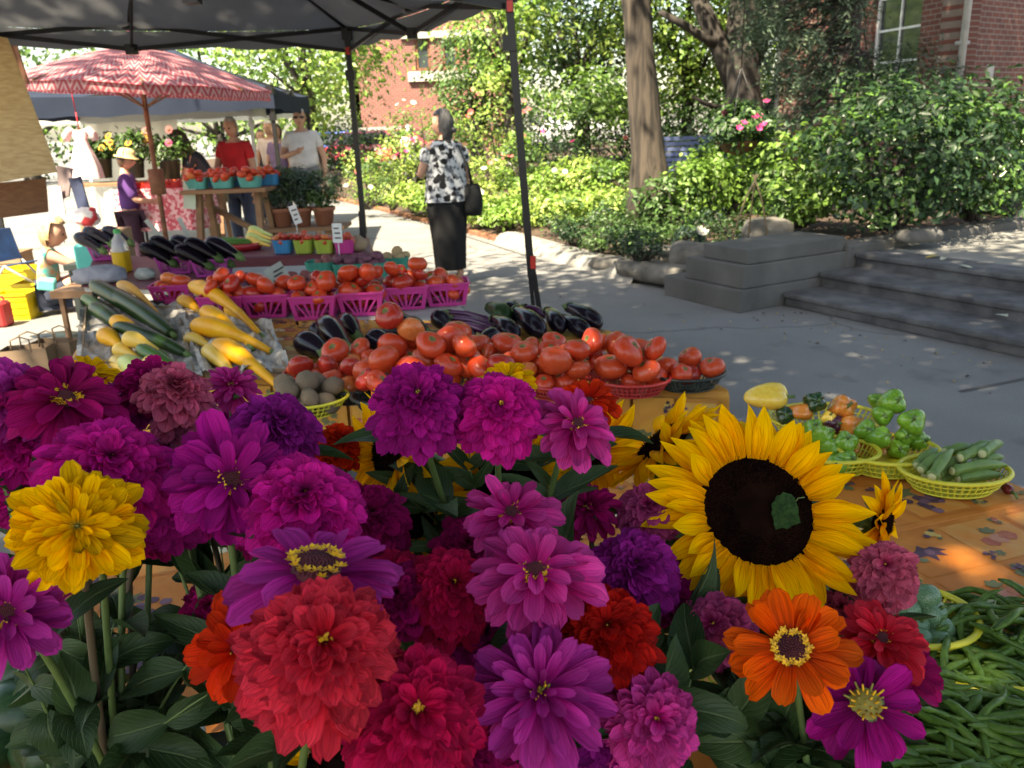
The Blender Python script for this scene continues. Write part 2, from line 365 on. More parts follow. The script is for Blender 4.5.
# ---- pedestal (stepped concrete block) at the corner of the bed
def uv(u,v,z=0): return P0+U*u+V*v+Vector((0,0,z))
RM = Matrix((V, -U, Vector((0,0,1)))).transposed()       # local x -> V, local y -> -U
def uvbox(b, u0,u1,v0,v1,z0,z1,mi=0):
    c=uv((u0+u1)/2,(v0+v1)/2,(z0+z1)/2); b.box(c,(v1-v0,abs(u1-u0),z1-z0),RM,mi)
ped=empty('concrete_pedestal', uv(-.5,.6)); 
tag(ped,'weathered grey concrete pedestal of stepped blocks beside the stone steps','pedestal')
def pb(name, args, m, bv=.007):
    b=MB(); uvbox(b,*args); b.v=[tuple(Vector(v)-ped.location) for v in b.v]; o=b.build(name,m,ped); bevel(o,bv,2); return o
pb('base_course',(-.95,0,0,1.32,0,.185),M['concrete_dark'])
pb('middle_course',(-.72,-.02,.05,1.30,.188,.375),M['concrete_dark'])
pb('cap_slab',(-.58,-.05,.12,1.27,.378,.50),M['concrete_dark'],.009)
# ---- steps
st=empty('stone_steps', uv(1.5,1,0)); tag(st,'three broad grey concrete steps rising right of the pedestal','steps')
hs=[.115,.235,.355]; vstart=[.50,.93,1.36]
for i in range(3):
    b=MB(); v0=vstart[i]; v1=vstart[i+1]+.05 if i<2 else v0+.35
    uvbox(b,.003,5.6,v0,v1,0,hs[i]-.045); uvbox(b,.004,5.6,v0-.025,v1,hs[i]-.043,hs[i])
    b.v=[tuple(Vector(v)-st.location) for v in b.v]; o=b.build('step',M['step'],st); bevel(o,.012,2)
b=MB(); uvbox(b,.006,5.6,1.70,4.4,0,.352); o=b.build('landing',M['landing'],smooth=False); tag(o,kind='structure')
b=MB(); uvbox(b,-.45,5.6,4.4,4.65,0,.47); o=bevel(b.build('landing_kerb',M['concrete_dark']),.02); tag(o,'straight concrete kerb along the back of the landing','kerb',kind='structure')
b=MB(); uvbox(b,-.25,.0,1.253,4.45,0,.43); o=bevel(b.build('side_kerb',M['concrete_dark']),.02); tag(o,'short concrete kerb running back from the pedestal','kerb',kind='structure')
# bed behind the landing
b=MB(); n=26; g=[]
for i in range(n):
    for j in range(n):
        u=-4+i/(n-1)*10.5; v=4.6+j/(n-1)*8; g.append(tuple(uv(u,v,.42+.25*min(1,(v-4.6)/2)+.05*noise.noise(Vector((u,v,0)))+.02*noise.noise(Vector((u*5,v*5,0))))))
b.add(g,[(i*n+j,i*n+j+1,(i+1)*n+j+1,(i+1)*n+j) for i in range(n-1) for j in range(n-1)])
tag(b.build('shrub_bed',M['soil']),kind='structure')

# ---- pavement joints (thin dark strips) and expansion line across the sunlit walk
b=MB()
def strip(a,c,w=.02,z=.004):
    a=Vector(a);c=Vector(c);t=(c-a).normalized();n_=Vector((-t.y,t.x,0))*w/2
    b.add([(a-n_)+Vector((0,0,z)),(c-n_)+Vector((0,0,z)),(c+n_)+Vector((0,0,z)),(a+n_)+Vector((0,0,z))],[(0,1,2,3)])
for (p,q) in [((340,196),(545,262)),((960,392),(1080,368))]:
    strip(G(*p),G(*q),.03)
o=b.build('pavement_joint',mat('joint',(.07,.07,.07)),smooth=False); tag(o,kind='structure')

b=MB(); b.add([uv(u_,v_+(.85 if u_<-2 else .02),z_) for v_,z_ in ((.16,-.02),(.24,.10),(.8,.20),(1.5,.335),(9,.40)) for u_ in (-4.2,-.24)],[(2*i,2*i+1,2*i+3,2*i+2) for i in range(4)]); tag(b.build('bed_soil',M['soil'],smooth=False),kind='structure')
# ---- rocks
def rock(name,c,d,label,seed,rz=0,m='rock'):
    b=MB(); n=14; vs=[];
    for i in range(9):
        ph=math.pi*i/8
        for k in range(n):
            a=2*math.pi*k/n; p=Vector((math.sin(ph)*math.cos(a),math.sin(ph)*math.sin(a),math.cos(ph)))
            q=Vector([math.copysign(abs(x)**.55,x) for x in p]); q*=1+.22*noise.noise(p*1.7+Vector((seed,0,0)))+.06*noise.noise(p*5+Vector((seed,0,0)))
            vs.append((q.x*d[0]/2,q.y*d[1]/2,q.z*d[2]/2+d[2]*.35))
    b.add(vs,[(i*n+k,i*n+(k+1)%n,(i+1)*n+(k+1)%n,(i+1)*n+k) for i in range(8) for k in range(n)][::-1])
    o=b.build(name,M[m],loc=c); o.rotation_euler.z=rz; tag(o,label,'rock'); return o
rk=[((662,272),.12,(1.0,.4,.18),'long flat grey rock edging the bed, nearest the pedestal',.9),
    ((622,262),.12,(.9,.35,.12),'thin flat grey stone slab lying at the bed edge',.9),
    ((668,255),.2,(.75,.4,.16),'grey slab rock behind the bed edge under the small pale plant',.6),
    ((692,262),.2,(.45,.4,.3),'rounded grey rock against the left side of the pedestal',.4)]
for i,(p,z,d,l,rz) in enumerate(rk):
    rock('garden_rock',G(p[0],p[1],z)-Vector((0,0,.06)),d,l,i*3.1,-rz)
rock('garden_rock',G(918,236,.46)-Vector((0,0,.04)),(.42,.22,.13),'low mottled boulder behind the landing kerb under the laurel',11,.2,'concrete_dark')
rock('garden_rock',G(766,236,.38)-Vector((0,0,.05)),(.5,.3,.26),'squared block of pale stone standing just behind the pedestal',15,-.3,'rock')

# ================================================================ plants
def stem_tube(b, a, c, r0, r1, bend=.1, n=6, seg=5):
    a=Vector(a);c=Vector(c); L=(c-a).length; o=Vector((rnd.uniform(-1,1),rnd.uniform(-1,1),0))*bend*L
    b.tube([a.lerp(c,t)+o*math.sin(t*math.pi) for t in [i/seg for i in range(seg+1)]],[r0+(r1-r0)*i/seg for i in range(seg+1)],n)
def shrub(name,label,px,py,z,h,r,mats,leaf=.07,clumps=40,per=26,asp=.55,blooms=None,nb=20,group=None,cat='shrub',loc=None,spread=None,sub='foliage',bottom=.15):
    p=Vector(loc) if loc is not None else G(px,py,z); 
    if loc is None: p.z=z
    e=empty(name,p); tag(e,label,cat,group)
    P,Nn,cc=crown_pts((0,0,h*.5+bottom*h*.5),(r,r,h*.5),clumps,per,spread or r*.17,inner=.3)
    keep=P[:,2]>.02; P=P[keep];Nn=Nn[keep]
    mi=rng.integers(0,len(mats),len(cc)).repeat(per)[keep]
    leaf_cloud(sub,P,Nn,leaf,asp,[M[m] for m in mats],e,mi=mi)
    b=MB()
    for q in cc[:min(14,len(cc))]: stem_tube(b,(rnd.uniform(-.1,.1)*r,rnd.uniform(-.1,.1)*r,-.05),q,.018+.01*r,.005)
    b.build('stem',M['bark_dark'],e)
    if blooms:
        d=rng.normal(0,1,(nb,3)); d[:,2]=abs(d[:,2]); d[:,1]-=.6; d/=np.linalg.norm(d,axis=1)[:,None]
        for q in d*np.array([r,r,h*.5])*1.02+np.array([0,0,h*.55]):
            bb=MB(); s=rnd.uniform(.035,.06)
            for k in range(7):
                a=k*2*math.pi/7; bb.add([(0,0,0),(s*math.cos(a-.4),s*math.sin(a-.4),s*.25),(1.2*s*math.cos(a),1.2*s*math.sin(a),s*.5),(s*math.cos(a+.4),s*math.sin(a+.4),s*.25)],[(0,1,2,3)])
            bb.build('bloom',M[blooms],e,loc=tuple(q)).rotation_euler=(rnd.uniform(-.2,1.2),rnd.uniform(-.6,.6),0)
    return e
def tree(name,label,base,trunk_r,trunk_h,crown_c,crown_r,mats,leaf=.14,clumps=150,per=60,bark='bark',spread=.55,limbs=7,group=None,lean=(0,0),inner=.3,asp=.6,droop=0,cat='tree',extra=None,trunk_top=None,knots=()):
    base=Vector(base); e=empty(name,base); tag(e,label,cat,group)
    c=Vector(crown_c)-base; b=MB(); top=Vector((lean[0],lean[1],trunk_h)); n=18
    if trunk_r>0:
        seg=14; pts=[]; rr=[]
        for i in range(seg+1):
            t=i/seg; q=top*t+Vector((noise.noise(Vector((t*2,base.x,0)))*.12,noise.noise(Vector((t*2,0,base.y)))*.12,0))*t*2*trunk_r/.3
            fl=1+.9*math.exp(-t*trunk_h/.35)
            pts.append(q-Vector((0,0,.1 if i==0 else 0))); rr.append(trunk_r*fl*(1-.35*t))
        b.tube(pts,rr,n)
        b.v=[tuple(Vector(v)+Vector((noise.noise(Vector(v)*3.1),noise.noise(Vector(v)*3.1+Vector((9,0,0))),0))*trunk_r*.16) for v in b.v]
        for (kz,ka,ks) in knots:
            q=top*(kz/trunk_h)+Vector((math.sin(ka),-math.cos(ka),0))*trunk_r*.93
            b.lathe([(ks*2.2,-.03),(ks*1.3,.012),(ks*.9,.022),(ks*.6,.0),(ks*.3,-.02)],10,q,rotmat((math.sin(ka),-math.cos(ka),0)))
        b.build('trunk',M[bark],e)
        bl=MB()
        for i in range(limbs):
            d=Vector((rnd.uniform(-1,1)*crown_r[0],rnd.uniform(-1,1)*crown_r[1],rnd.uniform(-.4,.8)*crown_r[2]))*.7
            st_=top*rnd.uniform(.72,.99); en=c+d; mid=st_.lerp(en,.5)+Vector((0,0,-.1*crown_r[2]))
            r0=trunk_r*rnd.uniform(.25,.5); pp=[]
            for k in range(9):
                t=k/8; pp.append((st_*(1-t)**2+mid*2*t*(1-t)+en*t*t)+Vector((noise.noise(Vector((t*4,i,0))),noise.noise(Vector((t*4,0,i))),0))*.25*t)
            bl.tube(pp,[r0*(1-.85*k/8) for k in range(9)],8)
        if extra:
            for (pp,r0,r1) in extra: 
                pp=[Vector(q)-base for q in pp]; bl.tube(pp,[r0+(r1-r0)*k/(len(pp)-1) for k in range(len(pp))],12)
        if bl.v: bl.build('limb',M[bark],e)
    P,Nn,cc=crown_pts(c,crown_r,clumps,per,spread,inner=inner)
    mi=rng.integers(0,len(mats),len(cc)).repeat(per)
    leaf_cloud('crown',P,Nn,leaf,asp,[M[m] for m in mats],e,mi=mi,droop=droop)
    return e
# ---- trees that can be seen
tb=G(652,216,.36); tb.z=.30
tree('shade_tree','tall straight grey brown trunk rising from the garden bed left of the bench',tb,.205,5.4,tb+Vector((-.2,1.6,8.2)),(3.6,3.4,2.7),['leaf_mid','leaf_dark'],leaf=.15,clumps=120,per=50,limbs=8,lean=(-.42,.25),knots=((3.2,.3,.02),))
ob=Y(742,140,17.2); ob.z=.3
a=lambda x,y,d:D(x,y,d)
tree('old_tree','massive dark rough-barked tree forking above the hanging basket',ob,.42,2.5,ob+Vector((.4,2.5,7.6)),(6.5,5,3.8),['leaf_bright','leaf_mid'],leaf=.17,clumps=230,per=60,bark='bark_dark',limbs=5,spread=.7,
  extra=[([a(742,110,17.5),a(741,70,17.5),a(738,30,17.5),a(744,-10,17.5),a(752,-60,17.5)],.34,.2),
         ([a(738,90,17.5),a(722,50,17.4),a(705,15,17.3),a(688,-25,17.2)],.26,.15),
         ([a(745,80,17.5),a(757,45,17.6),a(772,5,17.7),a(792,-40,17.8)],.25,.15),
         ([a(725,50,17.4),a(705,38,17.2),a(684,25,17),a(660,12,16.8)],.12,.06),
         ([a(745,118,17.4),a(765,112,17.1),a(790,100,16.9),a(815,92,16.7)],.17,.07),
         ([a(735,105,17.4),a(720,108,17.2),a(706,104,17),a(692,96,16.8)],.08,.03)])
def ftree(label,px,py,d,h,r,mats,leaf,clumps,per,trunk=.22,name='leafy_tree',bark='bark_dark',**k):
    p=Y(px,py,d); base=Vector((p.x,d,.0)); 
    return tree(name,label,base,trunk,max(1.5,h-r[2]*.6),(p.x,d,h),r,mats,leaf=leaf,clumps=clumps,per=per,bark=bark,**k)
ftree('sunlit bright green maple filling the gap behind the market stalls',308,95,24,4.3,(2.5,2.4,2.9),['leaf_bright','leaf_lime'],.17,130,48,spread=.45)
ftree('bright green leafy tree to the right of the brick building',512,80,21,4.3,(1.15,1.6,2.6),['leaf_bright','leaf_lime'],.15,75,50,spread=.4)
ftree('small dark green tree standing behind the woman in the patterned blouse',476,110,22,2.5,(.95,1.2,1.6),['leaf_mid'],.12,70,50,spread=.35)
ftree('dense dark green tree hanging low behind the right tent pole',580,60,25,5.0,(3.1,2.6,3.3),['leaf_dark','leaf_mid'],.15,190,60,spread=.45)
ftree('pale green young tree arching over the white tent roof',588,110,18,1.95,(1.3,1.0,.55),['leaf_mid','leaf_bright'],.12,45,40,trunk=.06,spread=.25)
ftree('yellow-green tree between the straight trunk and the forked tree',690,60,24,4.8,(3.0,2.0,3.6),['leaf_lime','leaf_bright'],.17,170,60,spread=.5)
ftree('yellow-green tree seen behind the forked tree on the right',790,85,25,3.8,(2.6,2,3.2),['leaf_bright','leaf_lime'],.17,130,50,spread=.5)
ftree('green tree behind the patterned parasol and the far tents',215,110,30,3.6,(5.5,2.5,3.6),['leaf_bright','leaf_mid'],.2,110,45,spread=.55)
ftree('green tree at the far left beyond the tents',20,110,31,3.6,(5.5,2.5,3.8),['leaf_bright','leaf_mid'],.2,100,45,spread=.55)
# far belt that reads as one mass
P,Nn,cc=crown_pts((0,0,0),(1,1,1),2,2,.1)
n=300; cx=rng.uniform(-45,60,n); cz=rng.uniform(0,1,n)**.8*13; cyy=52+rng.uniform(0,6,n)+np.abs(cx)*.05
cc=np.stack([cx,cyy,cz],1); off=rng.normal(0,1,(n,36,3))*np.array([1.3,1,1]); P=(cc[:,None]+off).reshape(-1,3)
o=leaf_cloud('far_woods',P,off.reshape(-1,3)+np.array([0,-.6,.8]),.5,.7,[M['leaf_mid'],M['leaf_dark'],M['leaf_bright']],mi=rng.integers(0,3,n).repeat(36)); tag(o,'distant green trees closing off the view','woods',kind='stuff')
# ---- conifer with feathery drooping sprays (upper right) and yew
cb_=Y(848,150,10.6); cb_.z=.5
e=empty('feathery_conifer',cb_); tag(e,'grey-green feathery conifer drooping in front of the brick wall','tree')
b=MB(); b.tube([(0,0,-.1),(.02,0,1),(-.03,0,2),(.0,0,3),(.02,0,4.6)],[.07,.06,.055,.05,.03],10); b.build('trunk',M['bark_dark'],e)
Ps=[];Ns=[];bl=MB()
sprays=[]
for i in range(230):
    px=rnd.uniform(742,905); py=rnd.uniform(-60,125)
    if py>60 and px<770: continue
    if px>868 and (py<75 or rnd.random()<.3): continue
    if py>95 and rnd.random()<.6: continue
    sprays.append(D(px,py,10.3+rnd.uniform(-.9,.9))-cb_)
for q in sprays:
    a0=Vector((0,0,q.z+rnd.uniform(.1,.5))); bl.tube([a0,a0.lerp(q,.5)+Vector((0,0,.15)),q],[.02,.012,.005],5)
    for k in range(9):
        d=Vector((rnd.gauss(0,1),rnd.gauss(0,1),rnd.gauss(-.2,.7))).normalized()*rnd.uniform(.15,.42)
        for t in range(16):
            f=t/15; p=q+d*f+Vector((rnd.gauss(0,.02),rnd.gauss(0,.02),-.15*f*f+rnd.gauss(0,.02))); Ps.append(p); Ns.append((0,-.3,1))
bl.build('limb',M['bark_dark'],e)
leaf_cloud('crown',Ps,Ns,.075,.28,M['leaf_conifer'],e,jit=.6,droop=.5)
P,Nn,cc=crown_pts((0,0,0),(.62,.6,.5),60,80,.13)
y0=Y(905,92,9.9); e=empty('yew_bush',(y0.x,y0.y,.5)); tag(e,'dark feathery yew bush below the white window','bush')
leaf_cloud('foliage',P+np.array([0,0,y0.z-.5]),Nn,.06,.25,M['leaf_yew'],e,jit=.6)
b=MB(); stem_tube(b,(0,0,-.05),(0,0,y0.z-.4),.04,.02,.02); b.build('stem',M['bark_dark'],e)
# ---- big laurel and neighbours on the right
LB=[(890,224,.5,1.42,.88,'big dark glossy laurel bush right of the pedestal',['leaf_laurel','leaf_dark','leaf_dark'],150,9.0),
    (798,222,.45,.98,.55,'bright sunlit leafy bush behind the pedestal, left of the big laurel',['leaf_bright','leaf_mid'],80,9.2),
    (972,215,.5,1.42,.55,'glossy laurel bush with an upright shoot in front of the downpipe',['leaf_laurel','leaf_dark'],90,9.2),
    (1035,205,.5,1.15,.42,'glossy bush at the far right edge against the stone footing',['leaf_laurel','leaf_bright'],60,8.6),
    (705,205,.4,.7,.55,'low light green bush beside the bench',['leaf_bright','leaf_lime'],50,9.6),
    (762,205,.42,.85,.5,'bushy green plant under the hanging basket',['leaf_bright','leaf_mid'],50,9.5)]
for (px,py,z,h,r,l,ms,nc,d) in LB:
    shrub('laurel_bush',l,px,py,z,h,r,ms,leaf=.082,clumps=int(nc*1.15),per=32,asp=.5,spread=.12,bottom=-.12,group='leafy bushes by the brick wall')
# low plants, bed edge and flower garden (positions read from the photograph)
gp=[(372,200,1.0,.55,'leaf_lime','bloom_rose',8,'rounded lime green plant at the far left of the flower bed'),
    (398,196,1.2,.6,'leaf_lime','bloom_pink',10,'pale green flowering bush left of the woman, nearer the tent pole'),
    (418,190,1.9,.62,'leaf_bright','bloom_white',6,'tall bright bush just left of the woman'),
    (452,188,1.5,.6,'leaf_bright',None,0,'bright bush directly behind the woman'),
    (482,206,.9,.55,'leaf_lime','bloom_white',10,'white-flowered low bush at the woman\'s right elbow'),
    (500,190,2.05,.62,'leaf_lime','bloom_rose',14,'tall rose bush with coral blooms left of the right tent pole'),
    (520,204,1.1,.5,'leaf_bright','bloom_rose',8,'rose bush behind the right tent pole'),
    (548,214,.65,.5,'leaf_bright','bloom_white',6,'low leafy plant right of the tent pole in the sunny bed'),
    (576,208,.7,.5,'leaf_lime','bloom_white',5,'sunlit pale ground plant in the middle of the bed'),
    (604,206,.65,.5,'leaf_bright',None,0,'sunlit green ground plant left of the straight trunk'),
    (560,182,1.05,.7,'leaf_dark','bloom_pink',5,'dark green bush with pink specks below the white tent roof'),
    (600,180,1.0,.75,'leaf_mid','bloom_rose',3,'mid green bush between the dark bush and the trunk'),
    (630,222,.45,.35,'leaf_bright',None,0,'small plant at the left foot of the straight trunk'),
    (612,240,.3,.32,'leaf_mid',None,0,'low clipped tuft on the mulch, left of the pair'),
    (640,240,.32,.34,'leaf_mid',None,0,'low clipped tuft on the mulch, right of the pair'),
    (672,235,.65,.42,'leaf_mid',None,0,'bushy fern-like plant at the right foot of the trunk'),
    (700,226,.8,.42,'leaf_bright',None,0,'leafy hosta between the trunk and the pedestal'),
    (722,215,.85,.45,'leaf_bright',None,0,'tall leafy plant behind the pedestal corner'),
    (735,250,.4,.36,'leaf_blue',None,0,'blue-green plant at the back of the pedestal'),
    (725,205,.9,.5,'leaf_mid',None,0,'dark hosta clump below the bench arm'),
    (665,190,.9,.6,'leaf_mid',None,0,'green undergrowth bush left of the bench'),
    (745,185,1.15,.65,'leaf_mid',None,0,'green bush right of the bench under the basket'),
    (690,252,.25,.18,'leaf_blue','bloom_white',5,'small pale variegated plant growing between the edging rocks')]
for k,(px,py) in enumerate([(368,206),(392,207),(414,210),(436,213),(462,218),(486,222),(506,226),(530,222),(552,226),(575,222),(598,224),(540,208),(590,196),(515,214),(612,212)]):
    gp.append((px,py,rnd.uniform(.28,.5),rnd.uniform(.34,.48),'leaf_lime' if k%3 else 'leaf_bright','bloom_white' if k%4==0 else None,4,'low sunlit ground plant at the bed edge, '+['below the far left bush','below the pale bush','in front of the tall bush','left of the woman','behind the woman','right of the woman','below the rose bush','right of the tent pole','in the middle of the bed','before the pale plants','left of the clipped tufts','behind the tent pole plants','below the dark bush','under the rose bush','left of the trunk foot'][k]))
for k,(px,py) in enumerate([(575,243),(598,250),(625,252),(652,252),(606,232),(684,244),(712,240),(560,235),(640,262)]):
    gp.append((px,py,rnd.uniform(.18,.3),rnd.uniform(.25,.36),'leaf_mid' if k%2 else 'leaf_dark',None,0,'low shaded tuft spilling over the mulch, '+['nearest the kerb end','right of the kerb end','left of the flat rocks','above the flat rocks','below the straight trunk','behind the pale plant','at the pedestal back corner','farthest left in the shade','touching the flat stone slab'][k]))
for i,(px,py,h,r,m,bl_,nb,l) in enumerate(gp):
    z=.34; p=G(px,py,z); z=bed_z(p.x,p.y); p=G(px,py,z); 
    shrub('garden_plant',l,px,py,z-.02,h,r,[m,'leaf_mid' if i%3==0 else m],leaf=.085 if r>.4 else .05,clumps=34 if r>.4 else 22,per=26,blooms=bl_,nb=int(nb*.5),group='plants of the garden bed',spread=r*.22,cat='garden plant')
# background undergrowth bushes farther back
for i,(px,d,h,r,l) in enumerate([(530,27,1.9,1.6,'far dark bush seen left of the white tent roof'),(630,26,2.2,1.8,'far dark bush seen beside the straight trunk'),(700,23,2.0,1.6,'far green bush seen above the bench'),(745,21,2.1,1.4,'far green bush seen behind the forked tree trunk'),(345,27,1.6,1.4,'far green bush seen beside the parked cars')]):
    p=Y(px,150,d); shrub('garden_bush',l,0,0,0,h,r,['leaf_dark','leaf_mid'],leaf=.13,clumps=60,per=34,loc=(p.x,d,.1),spread=.4,cat='bush')

# ---- unseen trees added outside the frame, crowns shaped to throw the shade
def shade(label,base,c,r,n,per=55,leaf=.17,sp=.6):
    return tree('unseen_shade_tree',label,base,.3,c[2]-r[2]*.5,c,r,['leaf_mid','leaf_dark'],leaf=leaf,clumps=n,per=per,limbs=9,spread=sp,inner=.15)
off=Vector((sd.x,sd.y,0))/sd.z
for (gx,gy,h,r,n,l,bx,by) in [(-.1,5.4,7.8,(3.3,4.5,1.8),320,'unseen tree, crown placed to cast the dappled shade over the street',-6.5,-3.5),
                         (4.3,4.2,7.6,(3.7,3.5,1.7),370,'unseen tree, crown placed to cast the dappled shade on the steps',5.5,-3.5),
                         (.2,.0,7.6,(3.6,3.0,1.7),380,'unseen tree added to shade the flower table',-3.5,-4.5),
                         (6.3,13.6,8.4,(3.8,4.0,2.0),420,'unseen tree added to shade the brick wall',11.0,4.0),
                         (2.1,7.0,7.4,(1.9,1.4,1.4),120,'unseen tree added to shade the pedestal',6.0,-5.0)]:
    c=(gx+off.x*h,gy+off.y*h,h); shade(l,(bx,by,0),c,r,n)

# ================================================================ buildings
def wall_obj(name,A,B,z0,z1,m,parent,th=.3,holes=()):
    """wall from A to B with real openings; object frame: x along the wall, z up, so the brick coursing follows it"""
    A=Vector((A[0],A[1],0));B=Vector((B[0],B[1],0)); L=(B-A).length; ang=math.atan2(B.y-A.y,B.x-A.x)
    xs=sorted({0,L}|{h[0] for h in holes}|{h[1] for h in holes}); zs=sorted({z0,z1}|{h[2] for h in holes}|{h[3] for h in holes})
    b=MB()
    for i in range(len(xs)-1):
        for j in range(len(zs)-1):
            xm=(xs[i]+xs[i+1])/2; zm=(zs[j]+zs[j+1])/2
            if any(h[0]<xm<h[1] and h[2]<zm<h[3] for h in holes): continue
            for y_,rev in ((0,0),(th,1)):
                q=[(xs[i],y_,zs[j]),(xs[i+1],y_,zs[j]),(xs[i+1],y_,zs[j+1]),(xs[i],y_,zs[j+1])]
                b.add(q if not rev else q[::-1],[(0,1,2,3)])
    for h in list(holes):
        a0,a1,c0,c1=h
        b.add([(a0,0,c0),(a0,th,c0),(a0,th,c1),(a0,0,c1)],[(0,1,2,3)]); b.add([(a1,0,c0),(a1,th,c0),(a1,th,c1),(a1,0,c1)],[(3,2,1,0)])
        b.add([(a0,0,c0),(a1,0,c0),(a1,th,c0),(a0,th,c0)],[(0,1,2,3)]); b.add([(a0,0,c1),(a1,0,c1),(a1,th,c1),(a0,th,c1)],[(3,2,1,0)])
    for (x0,x1) in ((0,0),(L,L)): b.add([(x0,0,z0),(x0,th,z0),(x0,th,z1),(x0,0,z1)],[(0,1,2,3)])
    b.add([(0,0,z1),(L,0,z1),(L,th,z1),(0,th,z1)],[(0,1,2,3)])
    o=b.build(name,m,parent,smooth=False); o.location=A-(parent.location if parent else Vector()); o.rotation_euler.z=ang; return o,L,ang
def window(parent,wall,x0,x1,z0,z1,nx,nz,frame=.06,inset=.1,mf='white_paint',mg='glass'):
    f=MB()
    for (a_,b_) in (((x0,z0),(x0,z1)),((x1,z0),(x1,z1))): f.box((a_[0]+(frame/2 if a_[0]==x0 else -frame/2),inset,(z0+z1)/2),(frame,.07,z1-z0))
    for z in (z0,z1): f.box(((x0+x1)/2,inset,z+(frame/2 if z==z0 else -frame/2)),(x1-x0-2*frame-.004,.066,frame))
    for i in range(1,nx): f.box((x0+(x1-x0)*i/nx,inset,(z0+z1)/2),(frame*.55,.05,z1-z0-2*frame-.004))
    for i in range(1,nz): f.box(((x0+x1)/2,inset,z0+(z1-z0)*i/nz),(x1-x0-2*frame-.004,.045,frame*.55))
    fo=f.build('window_frame',M[mf],parent,smooth=False); fo.location=wall.location; fo.rotation_euler=wall.rotation_euler
    g=MB(); g.box(((x0+x1)/2,inset+.01,(z0+z1)/2),(x1-x0-frame,.012,z1-z0-frame)); go=g.build('pane',M[mg],fo,smooth=False)
    return fo
BR=brick_mat('brick_red',(.175,.058,.042),(.125,.042,.034),(.22,.17,.145))
BR2=brick_mat('brick_far',(.25,.085,.07),(.19,.065,.055),(.28,.2,.17))
A=Y(774,120,17.2); Bc=Y(957,60,12.6); C2=Y(1120,60,15.8)
bld=empty('brick_building',(Bc.x,Bc.y,0)); tag(bld,'red brick building with a white window and a grey downpipe behind the laurels','building')
L1=math.hypot(Bc.x-A.x,Bc.y-A.y)
def along(px,py):   # position along wall W1 and height for a pixel
    r=ray(px,py); d=Vector((Bc.x-A.x,Bc.y-A.y,0)).normalized(); n_=Vector((d.y,-d.x,0)); t=(Vector((A.x,A.y,0))-CO).dot(n_)/r.dot(n_); p=CO+r*t
    return (p-Vector((A.x,A.y,0))).dot(d), p.z
x0,zb=along(868,82); x1,_=along(916,70); _,zt=along(893,-70)
wl,_,_=wall_obj('wall',A,Bc,0,8,BR,bld,holes=[(x0,x1,zb-.2,zt)])
window(bld,wl,x0,x1,zb-.2,zt,2,5)
s=MB(); s.box(((x0+x1)/2,-.03,zb-.26),(x1-x0+.25,.14,.11)); so_=s.build('sill',M['band'],bld,smooth=False); so_.location=wl.location; so_.rotation_euler=wl.rotation_euler
w2,_,_=wall_obj('wall',Bc,C2,0,8,BR,bld)
f=MB(); d2=Vector((C2.x-Bc.x,C2.y-Bc.y,0)); Lw=d2.length; f.box((Lw/2,-.02,.65),(Lw,.12,1.3)); fo=f.build('stone_footing',M['stone'],bld,smooth=False); fo.location=w2.location; fo.rotation_euler=w2.rotation_euler; bevel(fo,.02)
f=MB(); f.box((.95,-.012,2.03),(.17,.05,.2)); fo=f.build('wall_plate',M['band'],bld,smooth=False); fo.location=w2.location; fo.rotation_euler=w2.rotation_euler; bevel(fo,.015)
for (X,l) in ((Bc,'at the corner'),(A,'at the far end')):
    b=MB(); q=Vector((X.x,X.y-.12,0)); b.tube([q+Vector((0,0,.2)),q+Vector((0,0,8))],.05,10)
    for z in (1.2,2.4,3.6,4.8,6): b.box(q+Vector((0,.03,z)),(.16,.1,.05))
    b.v=[tuple(Vector(v)-bld.location) for v in b.v]; b.build('downpipe',M['pipe'],bld)
# roof slab and hidden sides keep it a solid building
b=MB(); E=Vector((C2.x+5,C2.y+8,0)); F=Vector((A.x+5,A.y+9,0))
b.add([(A.x,A.y,8.003),(Bc.x,Bc.y,8.003),(C2.x,C2.y,8.003),(E.x,E.y,8.003),(F.x,F.y,8.003)],[(0,1,2,3,4)]); b.v=[tuple(Vector(v)-bld.location) for v in b.v]; b.build('roof',M['band'],bld,smooth=False)
wall_obj('wall',C2,E,0,8,BR,bld); wall_obj('wall',E,F,0,8,BR,bld); wall_obj('wall',F,A,0,8,BR,bld)
# far building
fy=34
q=lambda px,py:(Y(px,py,fy).x,Y(px,py,fy).z)
fx0=q(352,100)[0]; fx1=fx0+6.2
fb=empty('far_brick_building',(fx0,fy,0)); tag(fb,'far red brick building with dark upper windows and pale stone bands','building')
fh=9
def lx(px,py): X,Z=q(px,py); return X-fx0,Z
holes=[]
for (a_,b_,c_,d_) in [(414,36,431,70),(441,33,458,68),(366,134,390,156),(470,33,486,68)]:
    X0,Z1=lx(a_,b_); X1,Z0=lx(c_,d_); holes.append((X0,X1,Z0,Z1))
fw,_,_=wall_obj('wall',(fx0,fy),(fx1,fy),0,fh,BR2,fb,holes=holes)
for h in holes: window(fb,fw,*h,2 if h[3]<3 else 1,2 if h[3]<3 else 1,frame=.09,mf='rust_wood' if h[3]>3 else 'white_paint')
for (pa,pb_) in [((400,32),(492,36)),((408,72),(492,79)),((354,128),(402,133))]:
    X0,Z1=lx(*pa); X1,Z0=lx(*pb_); s=MB(); s.box(((X0+X1)/2,-.05,(Z0+Z1)/2),(X1-X0,.16,abs(Z1-Z0))); s.build('stone_band',M['band'],fb,loc=(0,0,0),smooth=False)
wall_obj('wall',(fx1,fy),(fx1,fy+10),0,fh,BR2,fb); wall_obj('wall',(fx0,fy+10),(fx0,fy),0,fh,BR2,fb)
wall_obj('wall',(fx1,fy+10),(fx0,fy+10),0,fh,BR2,fb)
